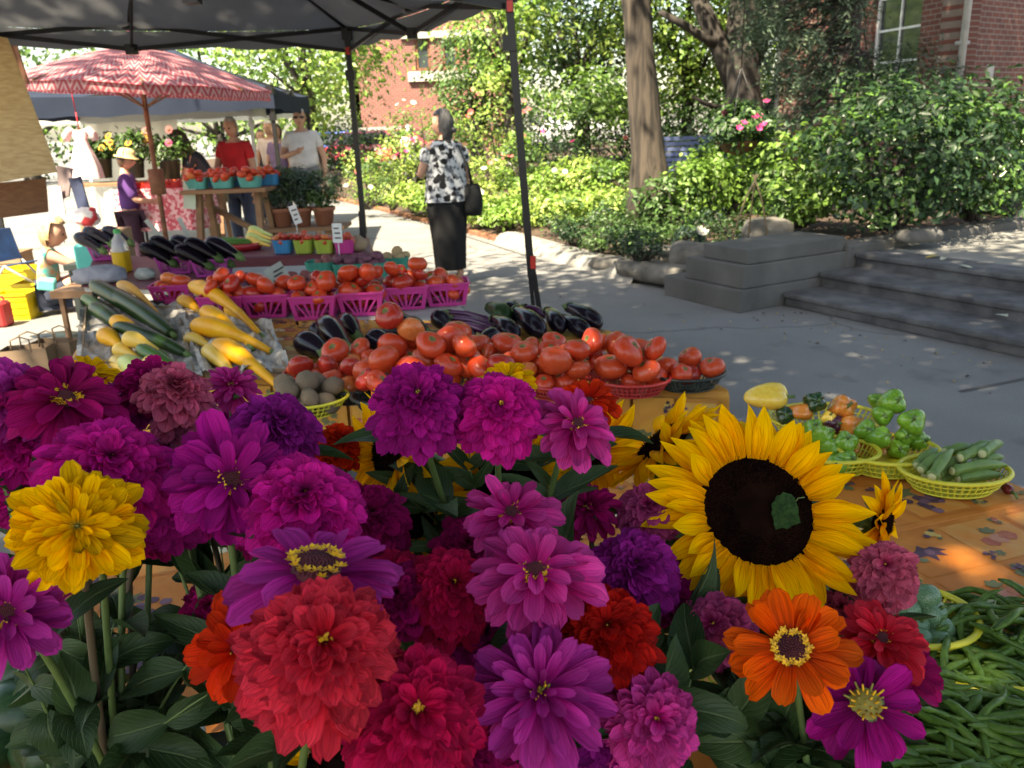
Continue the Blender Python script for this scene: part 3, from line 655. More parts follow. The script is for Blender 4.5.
b=MB(); b.box((3.1,5,fh+.1),(6.5,10.3,.2)); b.build('roof',M['band'],fb,smooth=False)

# ---- parked cars far off
def car(label,px,d,col,rz,group='cars parked before the far building'):
    p=Y(px,150,d); e=empty('parked_car',(p.x,d,0),rz); tag(e,label,'car',group)
    body=mat('car_paint',col,rough=.25,coat=1)
    pr=[(-2.15,.35),(-2.2,.7),(-2.05,.92),(-1.35,1.0),(-.85,1.42),(.55,1.45),(1.2,1.0),(2.0,.85),(2.2,.65),(2.15,.35)]
    b=MB(); 
    for side in (-1,1): pass
    n=len(pr); vs=[]
    for y_ in (-.82,-.78,.78,.82):
        for (x,z) in pr: vs.append((x,y_*(.84 if z>1.1 else 1),z if abs(y_)<.8 else z*.98+.01))
    b.add(vs,[(k*n+i,k*n+i+1,(k+1)*n+i+1,(k+1)*n+i) for k in range(3) for i in range(n-1)]+[tuple(range(n))[::-1],tuple(range(3*n,4*n))]+[(0,n,2*n,3*n,4*n-1,3*n-1,2*n-1,n-1)])
    b.build('body',body,e)
    g=MB()
    for sy in (-1,1): g.add([(-1.15,sy*.80,1.04),(1.0,sy*.80,1.04),(.5,sy*.705,1.37),(-.8,sy*.705,1.37)],[(0,1,2,3)])
    g.add([(1.13,-.66,1.05),(1.13,.66,1.05),(.62,.58,1.40),(.62,-.58,1.40)],[(0,1,2,3)]); g.add([(-1.32,-.66,1.03),(-1.32,.66,1.03),(-.90,.58,1.385),(-.90,-.58,1.385)],[(0,1,2,3)])
    g.v=[(x*1.012,y*1.012,z+.006) for x,y,z in g.v]; g.build('window',M['glass'],e,smooth=False)
    for x in (-1.35,1.35):
        for sy in (-.8,.8):
            t=MB(); t.lathe([(.16,-.1),(.31,-.1),(.33,-.06),(.33,.06),(.31,.1),(.16,.1)],18,M=rotmat((0,1,0))); wv=t.build('wheel',M['black_metal'],e,loc=(x,sy,.33))
            t=MB(); t.lathe([(.0,-.105),(.16,-.1),(.16,.1),(.0,.105)],14,M=rotmat((0,1,0))); t.build('rim',M['pipe'],wv)
    for sy in (-.6,.6):
        t=MB(); t.box((2.19,sy,.66),(.05,.3,.14)); t.build('headlight',M['white_paint'],e,smooth=False)
    return e
car('deep red parked car half hidden by the garden bushes',378,28,(.35,.02,.05),R(-10))
car('blue parked car under the stone-banded ground floor',345,30,(.03,.08,.35),R(-12))
car('dark red car parked furthest right before the far building',400,31,(.28,.02,.03),R(-10))

# ---- white event tent far off
p=Y(568,140,34); e=empty('white_tent',(p.x,34,0)); tag(e,'white tent roof far off between the trees','tent')
wt=mat('tent_white',(.75,.78,.80),rough=.6,trans=.3)
b=MB(); b.add([(-1.6,-1.6,1.25),(1.6,-1.6,1.25),(1.6,1.6,1.25),(-1.6,1.6,1.25),(0,0,1.95),(-1.6,-1.6,1.0),(1.6,-1.6,1.0),(1.6,1.6,1.0),(-1.6,1.6,1.0)],[(0,1,4),(1,2,4),(2,3,4),(3,0,4),(0,5,6,1),(1,6,7,2),(2,7,8,3),(3,8,5,0)]); b.build('canopy',wt,e,smooth=False)
for sx in (-1.5,1.5):
    for sy in (-1.5,1.5): b=MB(); b.bar((sx,sy,0),(sx,sy,1.2),.05); b.build('leg',M['pipe'],e,smooth=False)
# ---- bench
p=G(683,196,.32); bp=Vector((p.x,p.y,0)); d=12.5; pp=Y(690,180,d); e=empty('garden_bench',(pp.x,d,.36),R(-8)); tag(e,'grey-blue slatted garden bench with black curved arms','bench')
bw=mat('bench_slat',(.15,.19,.34),(.10,.13,.26),rough=.7)
b=MB()
for k in range(6): b.box((0,.26+.03*k,.50+.075*k),(1.35,.02,.055))
b.build('backrest',bw,e,smooth=False)
b=MB()
for k in range(5): b.box((0,-.18+.09*k,.43),(1.35,.075,.025))
b.build('seat',bw,e,smooth=False)
for sx in (-.62,.62):
    b=MB(); b.tube([(sx,-.22,0),(sx,-.22,.4),(sx,-.22,.55),(sx,-.16,.63),(sx,-.05,.66),(sx,.1,.66),(sx,.25,.62)],.022,8); b.build('armrest',M['black_metal'],e)
    b=MB(); b.tube([(sx,.3,0),(sx,.26,.4),(sx,.42,.95)],.02,8); b.tube([(sx,-.2,.41),(sx,.27,.41)],.018,8); b.build('leg',M['black_metal'],e)
# ---- hanging basket
h=D(738,143,8.8); e=empty('hanging_basket',h); tag(e,'hanging basket of pink flowers and dark trailing leaves','flower basket')
b=MB(); b.lathe([(.05,-.12),(.15,-.08),(.22,0),(.24,.02),(.21,.02),(.15,-.05),(.03,-.10)],20,capb=True); b.build('basket',M['rust_wood'],e)
P,Nn,_=crown_pts((0,0,.16),(.34,.32,.22),60,44,.06); leaf_cloud('foliage',P,Nn,.07,.6,[M['leaf_dark'],M['leaf_mid']],e,mi=rng.integers(0,2,len(P)))
for k in range(13):
    bb=MB(); s=.032; 
    for j in range(5):
        a_=j*2*math.pi/5; bb.add([(0,0,0),(s*math.cos(a_-.5),s*math.sin(a_-.5),.01),(1.2*s*math.cos(a_),1.2*s*math.sin(a_),.02),(s*math.cos(a_+.5),s*math.sin(a_+.5),.01)],[(0,1,2,3)])
    a_=rnd.uniform(0,6.28); o=bb.build('bloom',M['bloom_pink'],e,loc=(.36*math.cos(a_)*rnd.uniform(.3,1),-.25+.2*math.sin(a_),.22+rnd.uniform(-.1,.2))); o.rotation_euler=(rnd.uniform(.4,1.6),rnd.uniform(-.5,.5),0)
b=MB(); b.tube([(0,0,3.2),(0,0,.75)],.006,5)
for k in range(3): a_=k*2.094; b.tube([(0,0,.75),(.3*math.cos(a_),.3*math.sin(a_),.02)],.005,5)
b.build('chain',M['black_metal'],e)
# ---- bamboo tripod behind the pedestal
tp=G(752,240,.38); e=empty('bamboo_tripod',tp); tag(e,'thin bamboo stake tripod standing behind the pedestal','plant support')
bam=mat('bamboo',(.42,.30,.17),(.3,.2,.11),rough=.6)
for (dx,dy) in ((-.28,0),(.24,.05),(.02,.25)):
    b=MB(); b.tube([(dx*.8,dy*.8,-.1),(dx*.3,dy*.3,.40),(-dx*.1,-dy*.1,.62)],.008,6); b.build('stake',bam,e)
# fallen leaves on the landing and steps
lf=mat('fallen_leaf',(.55,.38,.12),(.3,.28,.1),rough=.7,trans=.2,island=.4); lp=mat('fallen_leaf_pale',(.62,.64,.5),(.5,.5,.4),rough=.7,trans=.2)
def fallen(px,py,z,s,m,label):
    b=MB(); b.add([(0,-s,0),(.5*s,-.3*s,.01),(.45*s,.5*s,.015),(0,s,.01),(-.5*s,.4*s,.018),(-.45*s,-.4*s,.006)],[(0,1,2,3),(0,3,4,5)])
    o=b.build('fallen_leaf',m,loc=G(px,py,z)+Vector((0,0,.006))); o.rotation_euler.z=rnd.uniform(0,6); tag(o,label,'leaf','fallen leaves on the landing and steps')
fallen(932,258,.352,.07,lf,'curled yellow-brown leaf lying at the kerb of the landing')
fallen(965,268,.352,.06,lp,'pale green leaf lying in the middle of the landing')
fallen(943,260,.352,.05,lp,'pale leaf beside the yellow-brown one at the kerb')
fallen(1001,317,.235,.06,lp,'pale leaf lying on the middle step')

# ---- leaf litter and grit on the paving
Pg=[];Ng=[]
for i in range(420):
    u=rnd.random(); x=rnd.uniform(-3,5.5); y_=rnd.uniform(2.4,11)
    if x>1.2 and rnd.random()<.5: q=uv(rnd.uniform(.1,5),rnd.uniform(-.35,.45)); x,y_=q.x,q.y
    if ((x-P0.x)*V.x+(y_-P0.y)*V.y)>.45 : continue
    Pg.append((x,y_,.006)); Ng.append((0,0,1))
lt=leaf_cloud('leaf_litter',Pg,Ng,.028,.7,[M['soil'],lf],jit=.12,mi=rng.integers(0,2,len(Pg))); tag(lt,'tiny dry leaves and grit scattered on the paving','litter',kind='stuff')
# ================================================================ tables, cloths and produce
T=.75
def mskin(n,c,c2,**k): 
    k.setdefault('rough',.28); k.setdefault('scale',9); k.setdefault('spec',.5); return mat(n,c,c2,**k)
M['tomato']=mskin('tomato',(.64,.068,.022),(.52,.042,.016),scale=12,ramp=(.3,.7))
M['tomato_deep']=mskin('tomato_deep',(.46,.032,.018),(.36,.022,.014),scale=10,rough=.2)
M['tomato_or']=mskin('tomato_orange',(.62,.085,.025),(.52,.05,.018),scale=14,ramp=(.3,.7))
M['tomato_pale']=mskin('tomato_ripening',(.68,.10,.03),(.68,.28,.07),scale=16,ramp=(.35,.6))
M['scar']=mat('scar',(.22,.20,.06),(.10,.10,.03),rough=.8)
M['eggplant']=mskin('eggplant',(.012,.007,.014),(.008,.005,.010),rough=.16,spec=.22,coat=0)
M['eggplant_purple']=mskin('eggplant_purple',(.08,.012,.07),(.05,.01,.045),rough=.2)
M['calyx']=mskin('calyx',(.10,.17,.04),(.06,.11,.03),rough=.6)
M['zucchini']=mskin('zucchini',(.018,.052,.010),(.009,.027,.006),rough=.36,spec=.22,scale=40,stretch=(1,1,.12))
M['zucchini_lt']=mskin('zucchini_light',(.06,.16,.022),(.03,.09,.015),spec=.25,rough=.36,scale=30,stretch=(1,1,.12))
M['squash']=mskin('squash',(.86,.43,.022),(.78,.34,.012),spec=.3,rough=.40,scale=20)
M['squash_lt']=mskin('squash_light',(.78,.52,.10),(.72,.44,.06),rough=.36,scale=20)
M['squash_pale']=mskin('squash_pale',(.50,.55,.17),(.42,.5,.12),rough=.36)
M['potato']=mat('potato',(.25,.18,.115),(.14,.105,.07),rough=.8,scale=20,bump=.3)
M['potato_tan']=mat('potato_tan',(.48,.33,.17),(.38,.25,.12),rough=.7,scale=20,bump=.2)
M['potato_red']=mat('potato_red',(.30,.085,.075),(.20,.06,.06),rough=.6,scale=20,bump=.2)
M['potato_purple']=mat('potato_purple',(.20,.06,.10),(.12,.04,.06),rough=.6,scale=20,bump=.2)
M['pepper']=mskin('pepper',(.17,.36,.035),(.11,.26,.025),rough=.2,coat=.4,scale=10)
M['pepper_dark']=mskin('pepper_dark',(.02,.075,.02),(.012,.03,.012),rough=.2,coat=.4)
M['pepper_yellow']=mskin('pepper_yellow',(.82,.58,.10),(.78,.50,.06),rough=.2,coat=.3)
M['pepper_orange']=mskin('pepper_orange',(.72,.17,.03),(.70,.30,.05),rough=.2,coat=.3)
M['pepper_purple']=mskin('pepper_purple',(.09,.02,.04),(.04,.015,.025),rough=.2,coat=.3)
M['stemgreen']=mat('stemgreen',(.12,.20,.05),(.08,.14,.035),rough=.6)
M['okra']=mskin('okra',(.14,.24,.06),(.09,.17,.04),rough=.45,scale=30)
M['okra_cut']=mat('okra_cut',(.50,.52,.28),(.35,.38,.18),rough=.7)
M['bean']=mskin('bean',(.085,.165,.026),(.045,.10,.016),spec=.3,rough=.4,scale=14,island=.25)
M['melon']=mskin('gourd',(.03,.085,.03),(.02,.055,.02),rough=.35,scale=8)
M['gourd_striped']=mskin('gourd_striped',(.045,.13,.055),(.16,.27,.16),rough=.35,scale=16,ramp=(.45,.55))
M['garlic']=mat('garlic',(.62,.55,.45),(.5,.43,.34),rough=.6)
M['yellow_plastic']=mat('yellow_plastic',(.72,.66,.06),(.66,.6,.05),rough=.35,trans=.12)
M['red_plastic']=mat('red_plastic',(.55,.045,.045),(.5,.04,.04),rough=.35,trans=.12)
M['black_plastic']=mat('black_plastic',(.02,.03,.028),(.015,.02,.02),rough=.35)
M['pink_plastic']=mat('pink_plastic',(.66,.05,.30),(.6,.045,.27),rough=.4,trans=.15)
M['purple_plastic']=mat('purple_plastic',(.42,.05,.30),(.36,.04,.26),rough=.4,trans=.15)
M['aqua_pulp']=mat('aqua_pulp',(.10,.42,.38),(.08,.35,.32),rough=.85)
M['green_pulp']=mat('green_pulp',(.03,.28,.20),(.025,.22,.16),rough=.8)
M['blue_pulp']=mat('blue_pulp',(.03,.25,.50),(.025,.2,.42),rough=.8)
M['lime_pulp']=mat('lime_pulp',(.35,.45,.06),(.3,.38,.05),rough=.8)
M['paper']=mat('newsprint',(.52,.50,.46),(.30,.29,.28),rough=.9,scale=30)
M['card']=mat('cardboard',(.35,.25,.16),(.29,.2,.125),rough=.9)
M['kraft']=mat('kraft',(.25,.17,.11),(.2,.135,.085),rough=.85)
M['table_board']=mat('table_board',(.42,.42,.40),(.34,.34,.33),rough=.6)
M['wood']=mat('wood',(.30,.17,.09),(.19,.10,.055),rough=.75,scale=6,stretch=(.3,1,1),bump=.3)
M['terracotta']=mat('terracotta',(.42,.17,.10),(.34,.13,.08),rough=.85,scale=6)
M['maroon']=mat('maroon_cloth',(.13,.018,.03),(.10,.014,.024),rough=.5)
M['clear_bag']=mat('clear_bag',(.62,.66,.62),(.5,.54,.52),rough=.3,trans=.5)

# ---- folding table + cloth
def quadtable(name,label,NL,NR,FR,FL,board,legm='black_metal',th=.03,z=T-.008,cat='table'):
    c=(NL+NR+FR+FL)/4; e=empty(name,(c.x,c.y,0)); tag(e,label,cat)
    P=[Vector((p.x-c.x,p.y-c.y,0)) for p in (NL,NR,FR,FL)]
    b=MB(); b.add([(p.x,p.y,z-th) for p in P]+[(p.x,p.y,z) for p in P],[(3,2,1,0),(4,5,6,7),(0,1,5,4),(1,2,6,5),(2,3,7,6),(3,0,4,7)]); bevel(b.build('tabletop',board,e),.008)
    for p in P:
        q=p*.88; b=MB(); b.tube([(q.x,q.y,0),(q.x,q.y,z-th)],.014,8); b.build('leg',M[legm],e)
    return e
PAL=['#grape','#leaf','#apple','#cream','#yellow']
def motif(b, kind, o, ex, ey, n, s, K):
    """printed fruit: flat polygons lying 1-2 mm over the cloth. K: material indices"""
    def poly(pts,mi,h): b.add([o+ex*(x*s)+ey*(y*s)+n*h for x,y in pts],[tuple(range(len(pts)))],mi)
    def disc(x,y,r,mi,h,k=14,q=1): poly([(x+r*math.cos(2*math.pi*i/k)*(1+.12*math.sin(i*3.7+x*9)),y+q*r*math.sin(2*math.pi*i/k)*(1+.12*math.cos(i*2.3+y*7))) for i in range(k)],mi,h)
    def leaf(x,y,a,r,mi,h):
        pts=[]; 
        for i in range(11):
            t=i/11*2*math.pi; rr=r*(1+.35*math.cos(5*t)); pts.append((x+rr*math.cos(t+a),y+rr*.8*math.sin(t+a)))
        poly(pts,mi,h)
    if kind=='grape':
        leaf(-.25,.28,.4,.26,K['green'],.0012)
        for i in range(13): disc(rnd.gauss(0,.17),rnd.gauss(-.05,.17),.095,K['purple'] if i%3 else K['violet'],.0014+.00012*i)
    elif kind=='apple':
        disc(.15,.05,.30,K['red'],.0012,12); disc(.2,.1,.12,K['rose'],.0016); disc(-.22,-.05,.25,K['cream'],.0019,12,.75); poly([(-.22,.02),(-.19,-.05),(-.22,-.12),(-.25,-.05)],K['dark'],.0024); leaf(.1,.36,1.1,.11,K['green'],.0022)
    elif kind=='pear':
        disc(0,-.1,.24,K['yellow'],.0012,12); disc(.02,.18,.14,K['yellow'],.0015); disc(-.3,-.15,.13,K['dark'],.0018); disc(.33,-.18,.15,K['purple'],.0018); leaf(.22,.3,.3,.12,K['green'],.002)
    elif kind=='ivy':
        for i in range(4): leaf(rnd.uniform(-.3,.3),rnd.uniform(-.25,.25),rnd.uniform(0,6),.17,K['green'] if i%2 else K['sage'],.0012+.0003*i)
    elif kind=='birdleaf':
        poly([(-.5,.12),(-.3,.05),(-.15,.14),(-.02,.30),(.05,.16),(.2,.2),(.42,.02),(.25,.0),(.3,-.18),(.1,-.1),(.02,-.32),(-.08,-.1),(-.3,-.12),(-.26,-.02)],K['purple'],.0012); disc(.05,.02,.10,K['violet'],.0016); leaf(-.25,-.22,.5,.1,K['sage'],.002)
    elif kind=='strawberry':
        for i in range(3): disc(-.2+.2*i,.05*i-.1,.15,K['red'] if i!=1 else K['rose'],.0012+.0003*i); leaf(0,.22,i,.12,K['green'],.002+.0002*i)
CM_={}
def clothmats(key,base,base2,p1,p2):
    def mm(n,c,c2,s=9): return mat(key+n,c,c2,rough=.5,scale=s,distort=1.4,spec=.3,bump=.9,bscale=7,detail=7)
    return [mm('_base',base,base2,7),mm('_patch',p1,base,11),mm('_tile',p2,base2,11),mm('_purple',(.10,.05,.085),(.06,.03,.05),30),mm('_violet',(.20,.10,.14),(.12,.06,.1),30),
            mm('_green',(.10,.13,.065),(.16,.15,.06),30),mm('_red',(.38,.07,.05),(.45,.14,.06),30),mm('_rose',(.5,.16,.12),(.5,.24,.12),30),mm('_cream',(.66,.60,.42),(.60,.50,.3),30),mm('_yellow',(.62,.44,.14),(.5,.33,.09),30),
            mm('_dark',(.05,.035,.03),(.08,.05,.04),30),mm('_sage',(.16,.18,.10),(.22,.2,.09),30),mm('_line',(.30,.13,.05),(.38,.17,.06),30)]
K={k:i for i,k in enumerate(['base','patch','tile','purple','violet','green','red','rose','cream','yellow','dark','sage','line'])}
def printed(b, o, ex, ey, w, h, n, cell, kinds, margin=.01, skip=None):
    """patchwork of printed squares over the parallelogram o + ex*w + ey*h"""
    nx=max(1,int(w/cell)); ny=max(1,int(h/cell)); cx=w/nx; cyy=h/ny
    for i in range(nx):
        for j in range(ny):
            c=o+ex*((i+.5)*cx)+ey*((j+.5)*cyy)
            r=rnd.random(); f=.46
            if (i+j)%2==0 and r<.6:
                b.add([c+ex*(sx*cx*f)+ey*(sy*cyy*f)+n*.0007 for sx,sy in ((-1,-1),(1,-1),(1,1),(-1,1))],[(0,1,2,3)],K['tile'])
                b.add([c+ex*(sx*cx*f*.88)+ey*(sy*cyy*f*.88)+n*.0010 for sx,sy in ((-1,-1),(1,-1),(1,1),(-1,1))],[(0,1,2,3)],K['patch'])
            else:
                b.add([c+ex*(sx*cx*f)+ey*(sy*cyy*f)+n*.0007 for sx,sy in ((-1,-1),(1,-1),(1,1),(-1,1))],[(0,1,2,3)],K['patch'] if r<.5 else K['base'])
            k=kinds[(i*3+j*5+int(r*3))%len(kinds)]; a=rnd.uniform(-.5,.5); e1=ex*math.cos(a)+ey*math.sin(a); e2=ey*math.cos(a)-ex*math.sin(a)
            motif(b,k,c+ex*rnd.uniform(-.08,.08)*cx,e1,e2,n,min(cx,cyy)*rnd.uniform(.62,.85),K)
            for q in range(3):
                a=rnd.uniform(0,6.28); motif(b,rnd.choice(['ivy','pear','strawberry','grape']),c+ex*(rnd.choice([-.36,.36])*cx)+ey*(rnd.choice([-.34,.34])*cyy)+n*.0004*q,ex*math.cos(a)+ey*math.sin(a),ey*math.cos(a)-ex*math.sin(a),n,min(cx,cyy)*rnd.uniform(.22,.34),K)
def cloth(name,label,NL,NR,FR,FL,mats,drop=.2,cell=.17,front=True,right=True,z=T,rot=0):
    """thin cloth lying on the table and falling over its near and right edges in soft folds"""
    c=(NL+NR+FR+FL)/4; c=Vector((c.x,c.y,z)); P=[Vector((p.x-c.x,p.y-c.y,0)) for p in (NL,NR,FR,FL)]
    b=MB(); n=24
    ex=(P[1]-P[0]); L=ex.length; ex=ex/L; ey=(P[3]-P[0]); Wd=ey.length; ey=ey/Wd
    # closed outline top with rounded edge and wavy skirt
    top=[]; ring=[]
    out=[]
    for (a,d) in ((0,1),(1,2),(2,3),(3,0)):
        for k in range(n): out.append(P[a].lerp(P[d],k/n))
    N_=len(out); cen=Vector((0,0,0)); vs=[]
    levels=[(0,0),(.012,-.006),(.02,-.02)]+[(.022+.02*i/6,-.02-(drop-.02)*i/6) for i in range(1,7)]
    for li,(o_,dz) in enumerate(levels):
        for k,p in enumerate(out):
            t=(out[(k+1)%N_]-out[k-1]).normalized(); nn=Vector((t.y,-t.x,0))
            wv=0 if li<3 else (li-2)/6*.02*math.sin(k*1.15+math.sin(k*.37)*2)
            vs.append(p+nn*(o_+wv)+Vector((0,0,dz)))
    fs=[tuple(range(N_))]+[(l*N_+k,(l+1)*N_+k,(l+1)*N_+(k+1)%N_,l*N_+(k+1)%N_) for l in range(len(levels)-1) for k in range(N_)]
    b.add(vs,fs,0)
    up=Vector((0,0,1)); kinds=['grape','apple','pear','ivy','birdleaf','strawberry']
    printed(b,P[0]+ex*.01+ey*.01,ex,ey,L-.02,Wd-.02,up,cell,kinds)
    if front and drop>.1:
        nf=Vector((ex.y,-ex.x,0)); printed(b,P[0]+ex*.02+nf*.046+Vector((0,0,-drop+.01)),ex,up,L-.04,drop-.02,nf,cell*.8,['strawberry','grape','apple','ivy'])
    o=b.build(name,mats,loc=c); o.data.polygons.foreach_set('use_smooth',[False]*len(o.data.polygons)); tag(o,label,'tablecloth'); return o
near_mats=clothmats('near_cloth',(.62,.215,.04),(.50,.145,.022),(.60,.28,.075),(.50,.17,.04))
far_mats=clothmats('far_cloth',(.62,.31,.055),(.52,.22,.04),(.58,.36,.10),(.44,.20,.05))
v2=lambda p:Vector((p.x,p.y,T))
S0,S1=v2(G(895,533,T)),v2(G(1022,505,T)); sdir=(S1-S0).normalized(); sn=Vector((-sdir.y,sdir.x,0))
xr=v2(G(1030,495,T)).x
def seam(x): return S0+sdir*((x-S0.x)/sdir.x)
SR=seam(1.13); SL=seam(-1.25)
A_=[SL-sn*1.25,SR-sn*1.25,SR,SL]; B_=[SL+sn*.004,SR+sn*.004,SR+sn*.56-Vector((.02,0,0)),SL+sn*.56]
quadtable('folding_table','near folding table under the orange fruit-print cloth',*A_,M['table_board'])
quadtable('folding_table','second folding table set against the back of the near one',*B_,M['table_board'])
cloth('tablecloth','orange fruit-print cloth on the nearest table under the beans and flowers',*A_,near_mats,drop=.06,front=False,cell=.15)
cloth('tablecloth','orange fruit-print cloth on the second table under the okra and peppers',*B_,near_mats,drop=.06,front=False,cell=.15)
T2=[v2(G(66,371,T)),v2(G(727,389,T)),v2(G(608,330,T)),v2(G(98,316,T))]
quadtable('folding_table','folding table carrying the long row of red tomatoes',*T2,M['table_board'])
cloth('tablecloth','golden fruit-print cloth hanging over the corner of the tomato table',*T2,far_mats,drop=.26,cell=.16)
T3=[v2(G(190,330,T)),v2(G(474,318,T)),v2(G(408,262,T)),v2(G(215,268,T))]
quadtable('market_table','grey-edged table behind with the pink baskets of tomatoes',*T3,M['table_board'],z=T)
T3b=[v2(G(84,286,T)),v2(G(200,290,T)),v2(G(232,262,T)),v2(G(96,254,T))]
quadtable('market_table','small table with the purple baskets of glossy eggplants',*T3b,M['table_board'],z=T-.006)
b=MB(); cc_=sum(T3b,Vector())/4
pts=[p+(p-cc_).normalized()*.02 for p in T3b]; b.add([(p.x,p.y,T-.004) for p in pts]+[(p.x,p.y,T) for p in pts],[(3,2,1,0),(4,5,6,7),(0,1,5,4),(1,2,6,5),(2,3,7,6),(3,0,4,7)])
tag(b.build('plastic_cover',M['maroon'],smooth=False),'dark red plastic cover under the purple eggplant baskets','table cover')
T4=[v2(G(196,258,T)),v2(G(372,253,T)),v2(G(366,236,T)),v2(G(206,238,T))]
quadtable('market_table','table behind the pink baskets hidden under a maroon cloth',*T4,M['table_board'])
cloth('maroon_tablecloth','plain maroon cloth under the small boxes of tomatoes',*T4,[M['maroon']]*13,drop=.3,front=False,cell=9)

# ---- produce kinds: a few mesh variants each, then copies
def smoothsub(o,l=1):
    m=o.modifiers.new('s','SUBSURF'); m.levels=l; m.render_levels=l; return o
def tomato_mesh(seed,m):
    b=MB(); n=20; vs=[];rings=13; lobes=5+seed%3; ph0=seed*1.3
    for i in range(rings+1):
        ph=math.pi*i/rings; z=math.cos(ph); s=math.sin(ph)
        for k in range(n):
            a=2*math.pi*k/n; top=max(0,z)
            rr=s*(1+.085*top*math.cos(lobes*a+ph0)+.05*math.cos(2*a+ph0)+.04*math.cos(3*a+seed))
            zz=(.72+.04*(seed%4))*z-.22*math.exp(-(s/.28)**2)*(1 if z>0 else .25)+.02*math.cos(2*a+seed)
            vs.append((rr*math.cos(a),rr*math.sin(a),zz))
    b.add(vs,[(i*n+k,(i+1)*n+k,(i+1)*n+(k+1)%n,i*n+(k+1)%n) for i in range(rings) for k in range(n)])
    b.m=[1 if f<n else 0 for f in range(len(b.f))]
    o=b.build('tomato',[m,M['scar']],link=False); return o
TOM=[tomato_mesh(i,M[['tomato','tomato_deep','tomato_or','tomato','tomato_or','tomato_pale'][i]]) for i in range(6)]
def potato_mesh(seed,m):
    b=MB(); n=12; vs=[]
    for i in range(9):
        ph=math.pi*i/8
        for k in range(n):
            a=2*math.pi*k/n; p=Vector((math.sin(ph)*math.cos(a),math.sin(ph)*math.sin(a),math.cos(ph))); q=p*(1+.14*noise.noise(p*1.5+Vector((seed*5,0,0))))
            vs.append((q.x*1.15,q.y*.95,q.z*.85))
    b.add(vs,[(i*n+k,(i+1)*n+k,(i+1)*n+(k+1)%n,i*n+(k+1)%n) for i in range(8) for k in range(n)]); return b.build('potato',m,link=False)
POT={k:[potato_mesh(i,M[k]) for i in range(3)] for k in ('potato','potato_tan','potato_red','potato_purple')}
def pile(c, R_, rad, count, z0, sq=1.0, tries=160, flat=.82):
    """drop round things one by one into a dish: each takes the lowest resting place found"""
    out=[]
    for i in range(count):
        r=rad*rnd.uniform(.74,1.2); best=None
        for _ in range(tries):
            a=rnd.uniform(0,2*math.pi); q=math.sqrt(rnd.random())*max(.001,R_-r*.75); x=q*math.cos(a); y=q*math.sin(a)*sq; z=r*flat
            for (X,Yy,Z,rr) in out:
                dd=math.hypot(x-X,y-Yy); s=(r+rr)*.95
                if dd<s: z=max(z,Z+math.sqrt(s*s-dd*dd)*flat)
            sc_=z+.15*q
            if best is None or sc_<best[0]: best=(sc_,x,y,z,r)
        out.append(best[1:4]+(best[4],))
    return [(Vector((c.x+x,c.y+y,z0+z)),r) for x,y,z,r in out]
def drop_pile(protos,c,R_,rad,count,z0,label,cat,group,sq=1.0,wts=None,tilt=.9,minpx=0):
    for (p,r) in pile(c,R_,rad,count,z0,sq):
        o=rnd.choices(protos,wts)[0].copy(); COL.objects.link(o)
        place(o,p,(rnd.uniform(-tilt,tilt),rnd.uniform(-tilt,tilt),rnd.uniform(0,6.28)),(r*rnd.uniform(.95,1.08),r*rnd.uniform(.95,1.05),r*rnd.uniform(.92,1.05)))
        tag(o,label,cat,group)
# baskets
def oval_basket(label,c,rx,ry,h,m,rz=0,z0=T+.003,group='oval plastic food baskets',ribs=44,cat='basket'):
    b=MB()
    def P(a,t,o=0):
        k=.72+.28*t**.7; return Vector(((rx*k+o)*math.cos(a),(ry*k+o)*math.sin(a),.004+h*t))
    for k in range(ribs):
        a=2*math.pi*k/ribs; w_=.35*2*math.pi/ribs
        vs=[P(a-w_/2,0),P(a+w_/2,0),P(a+w_/2,.5),P(a-w_/2,.5),P(a+w_/2,.93),P(a-w_/2,.93)]
        inn=[v*1 for v in vs]; 
        for j,v in enumerate(inn): inn[j]=Vector((v.x*.985,v.y*.985,v.z))
        b.add(vs+inn,[(0,1,2,3),(3,2,4,5),(7,6,9,8),(8,9,11,10),(0,3,9,6),(1,7,8,2),(3,5,11,9),(2,8,10,4)])
    for t,r in ((.02,.0022),(.36,.0016),(.66,.0016)):
        b.tube([P(2*math.pi*k/40,t) for k in range(41)],r,5,cap=False)
    n=32; b.add([P(2*math.pi*k/n,.0) for k in range(n)],[tuple(range(n))])
    o=b.build('food_basket',m,loc=Vector((c.x,c.y,z0))); o.rotation_euler.z=rz; tag(o,label,cat,group)
    r_=MB(); r_.tube([P(2*math.pi*k/48,1,.002) for k in range(49)],.0048,8,cap=False,sq=1.2); r_.build('rim',m,o); return o
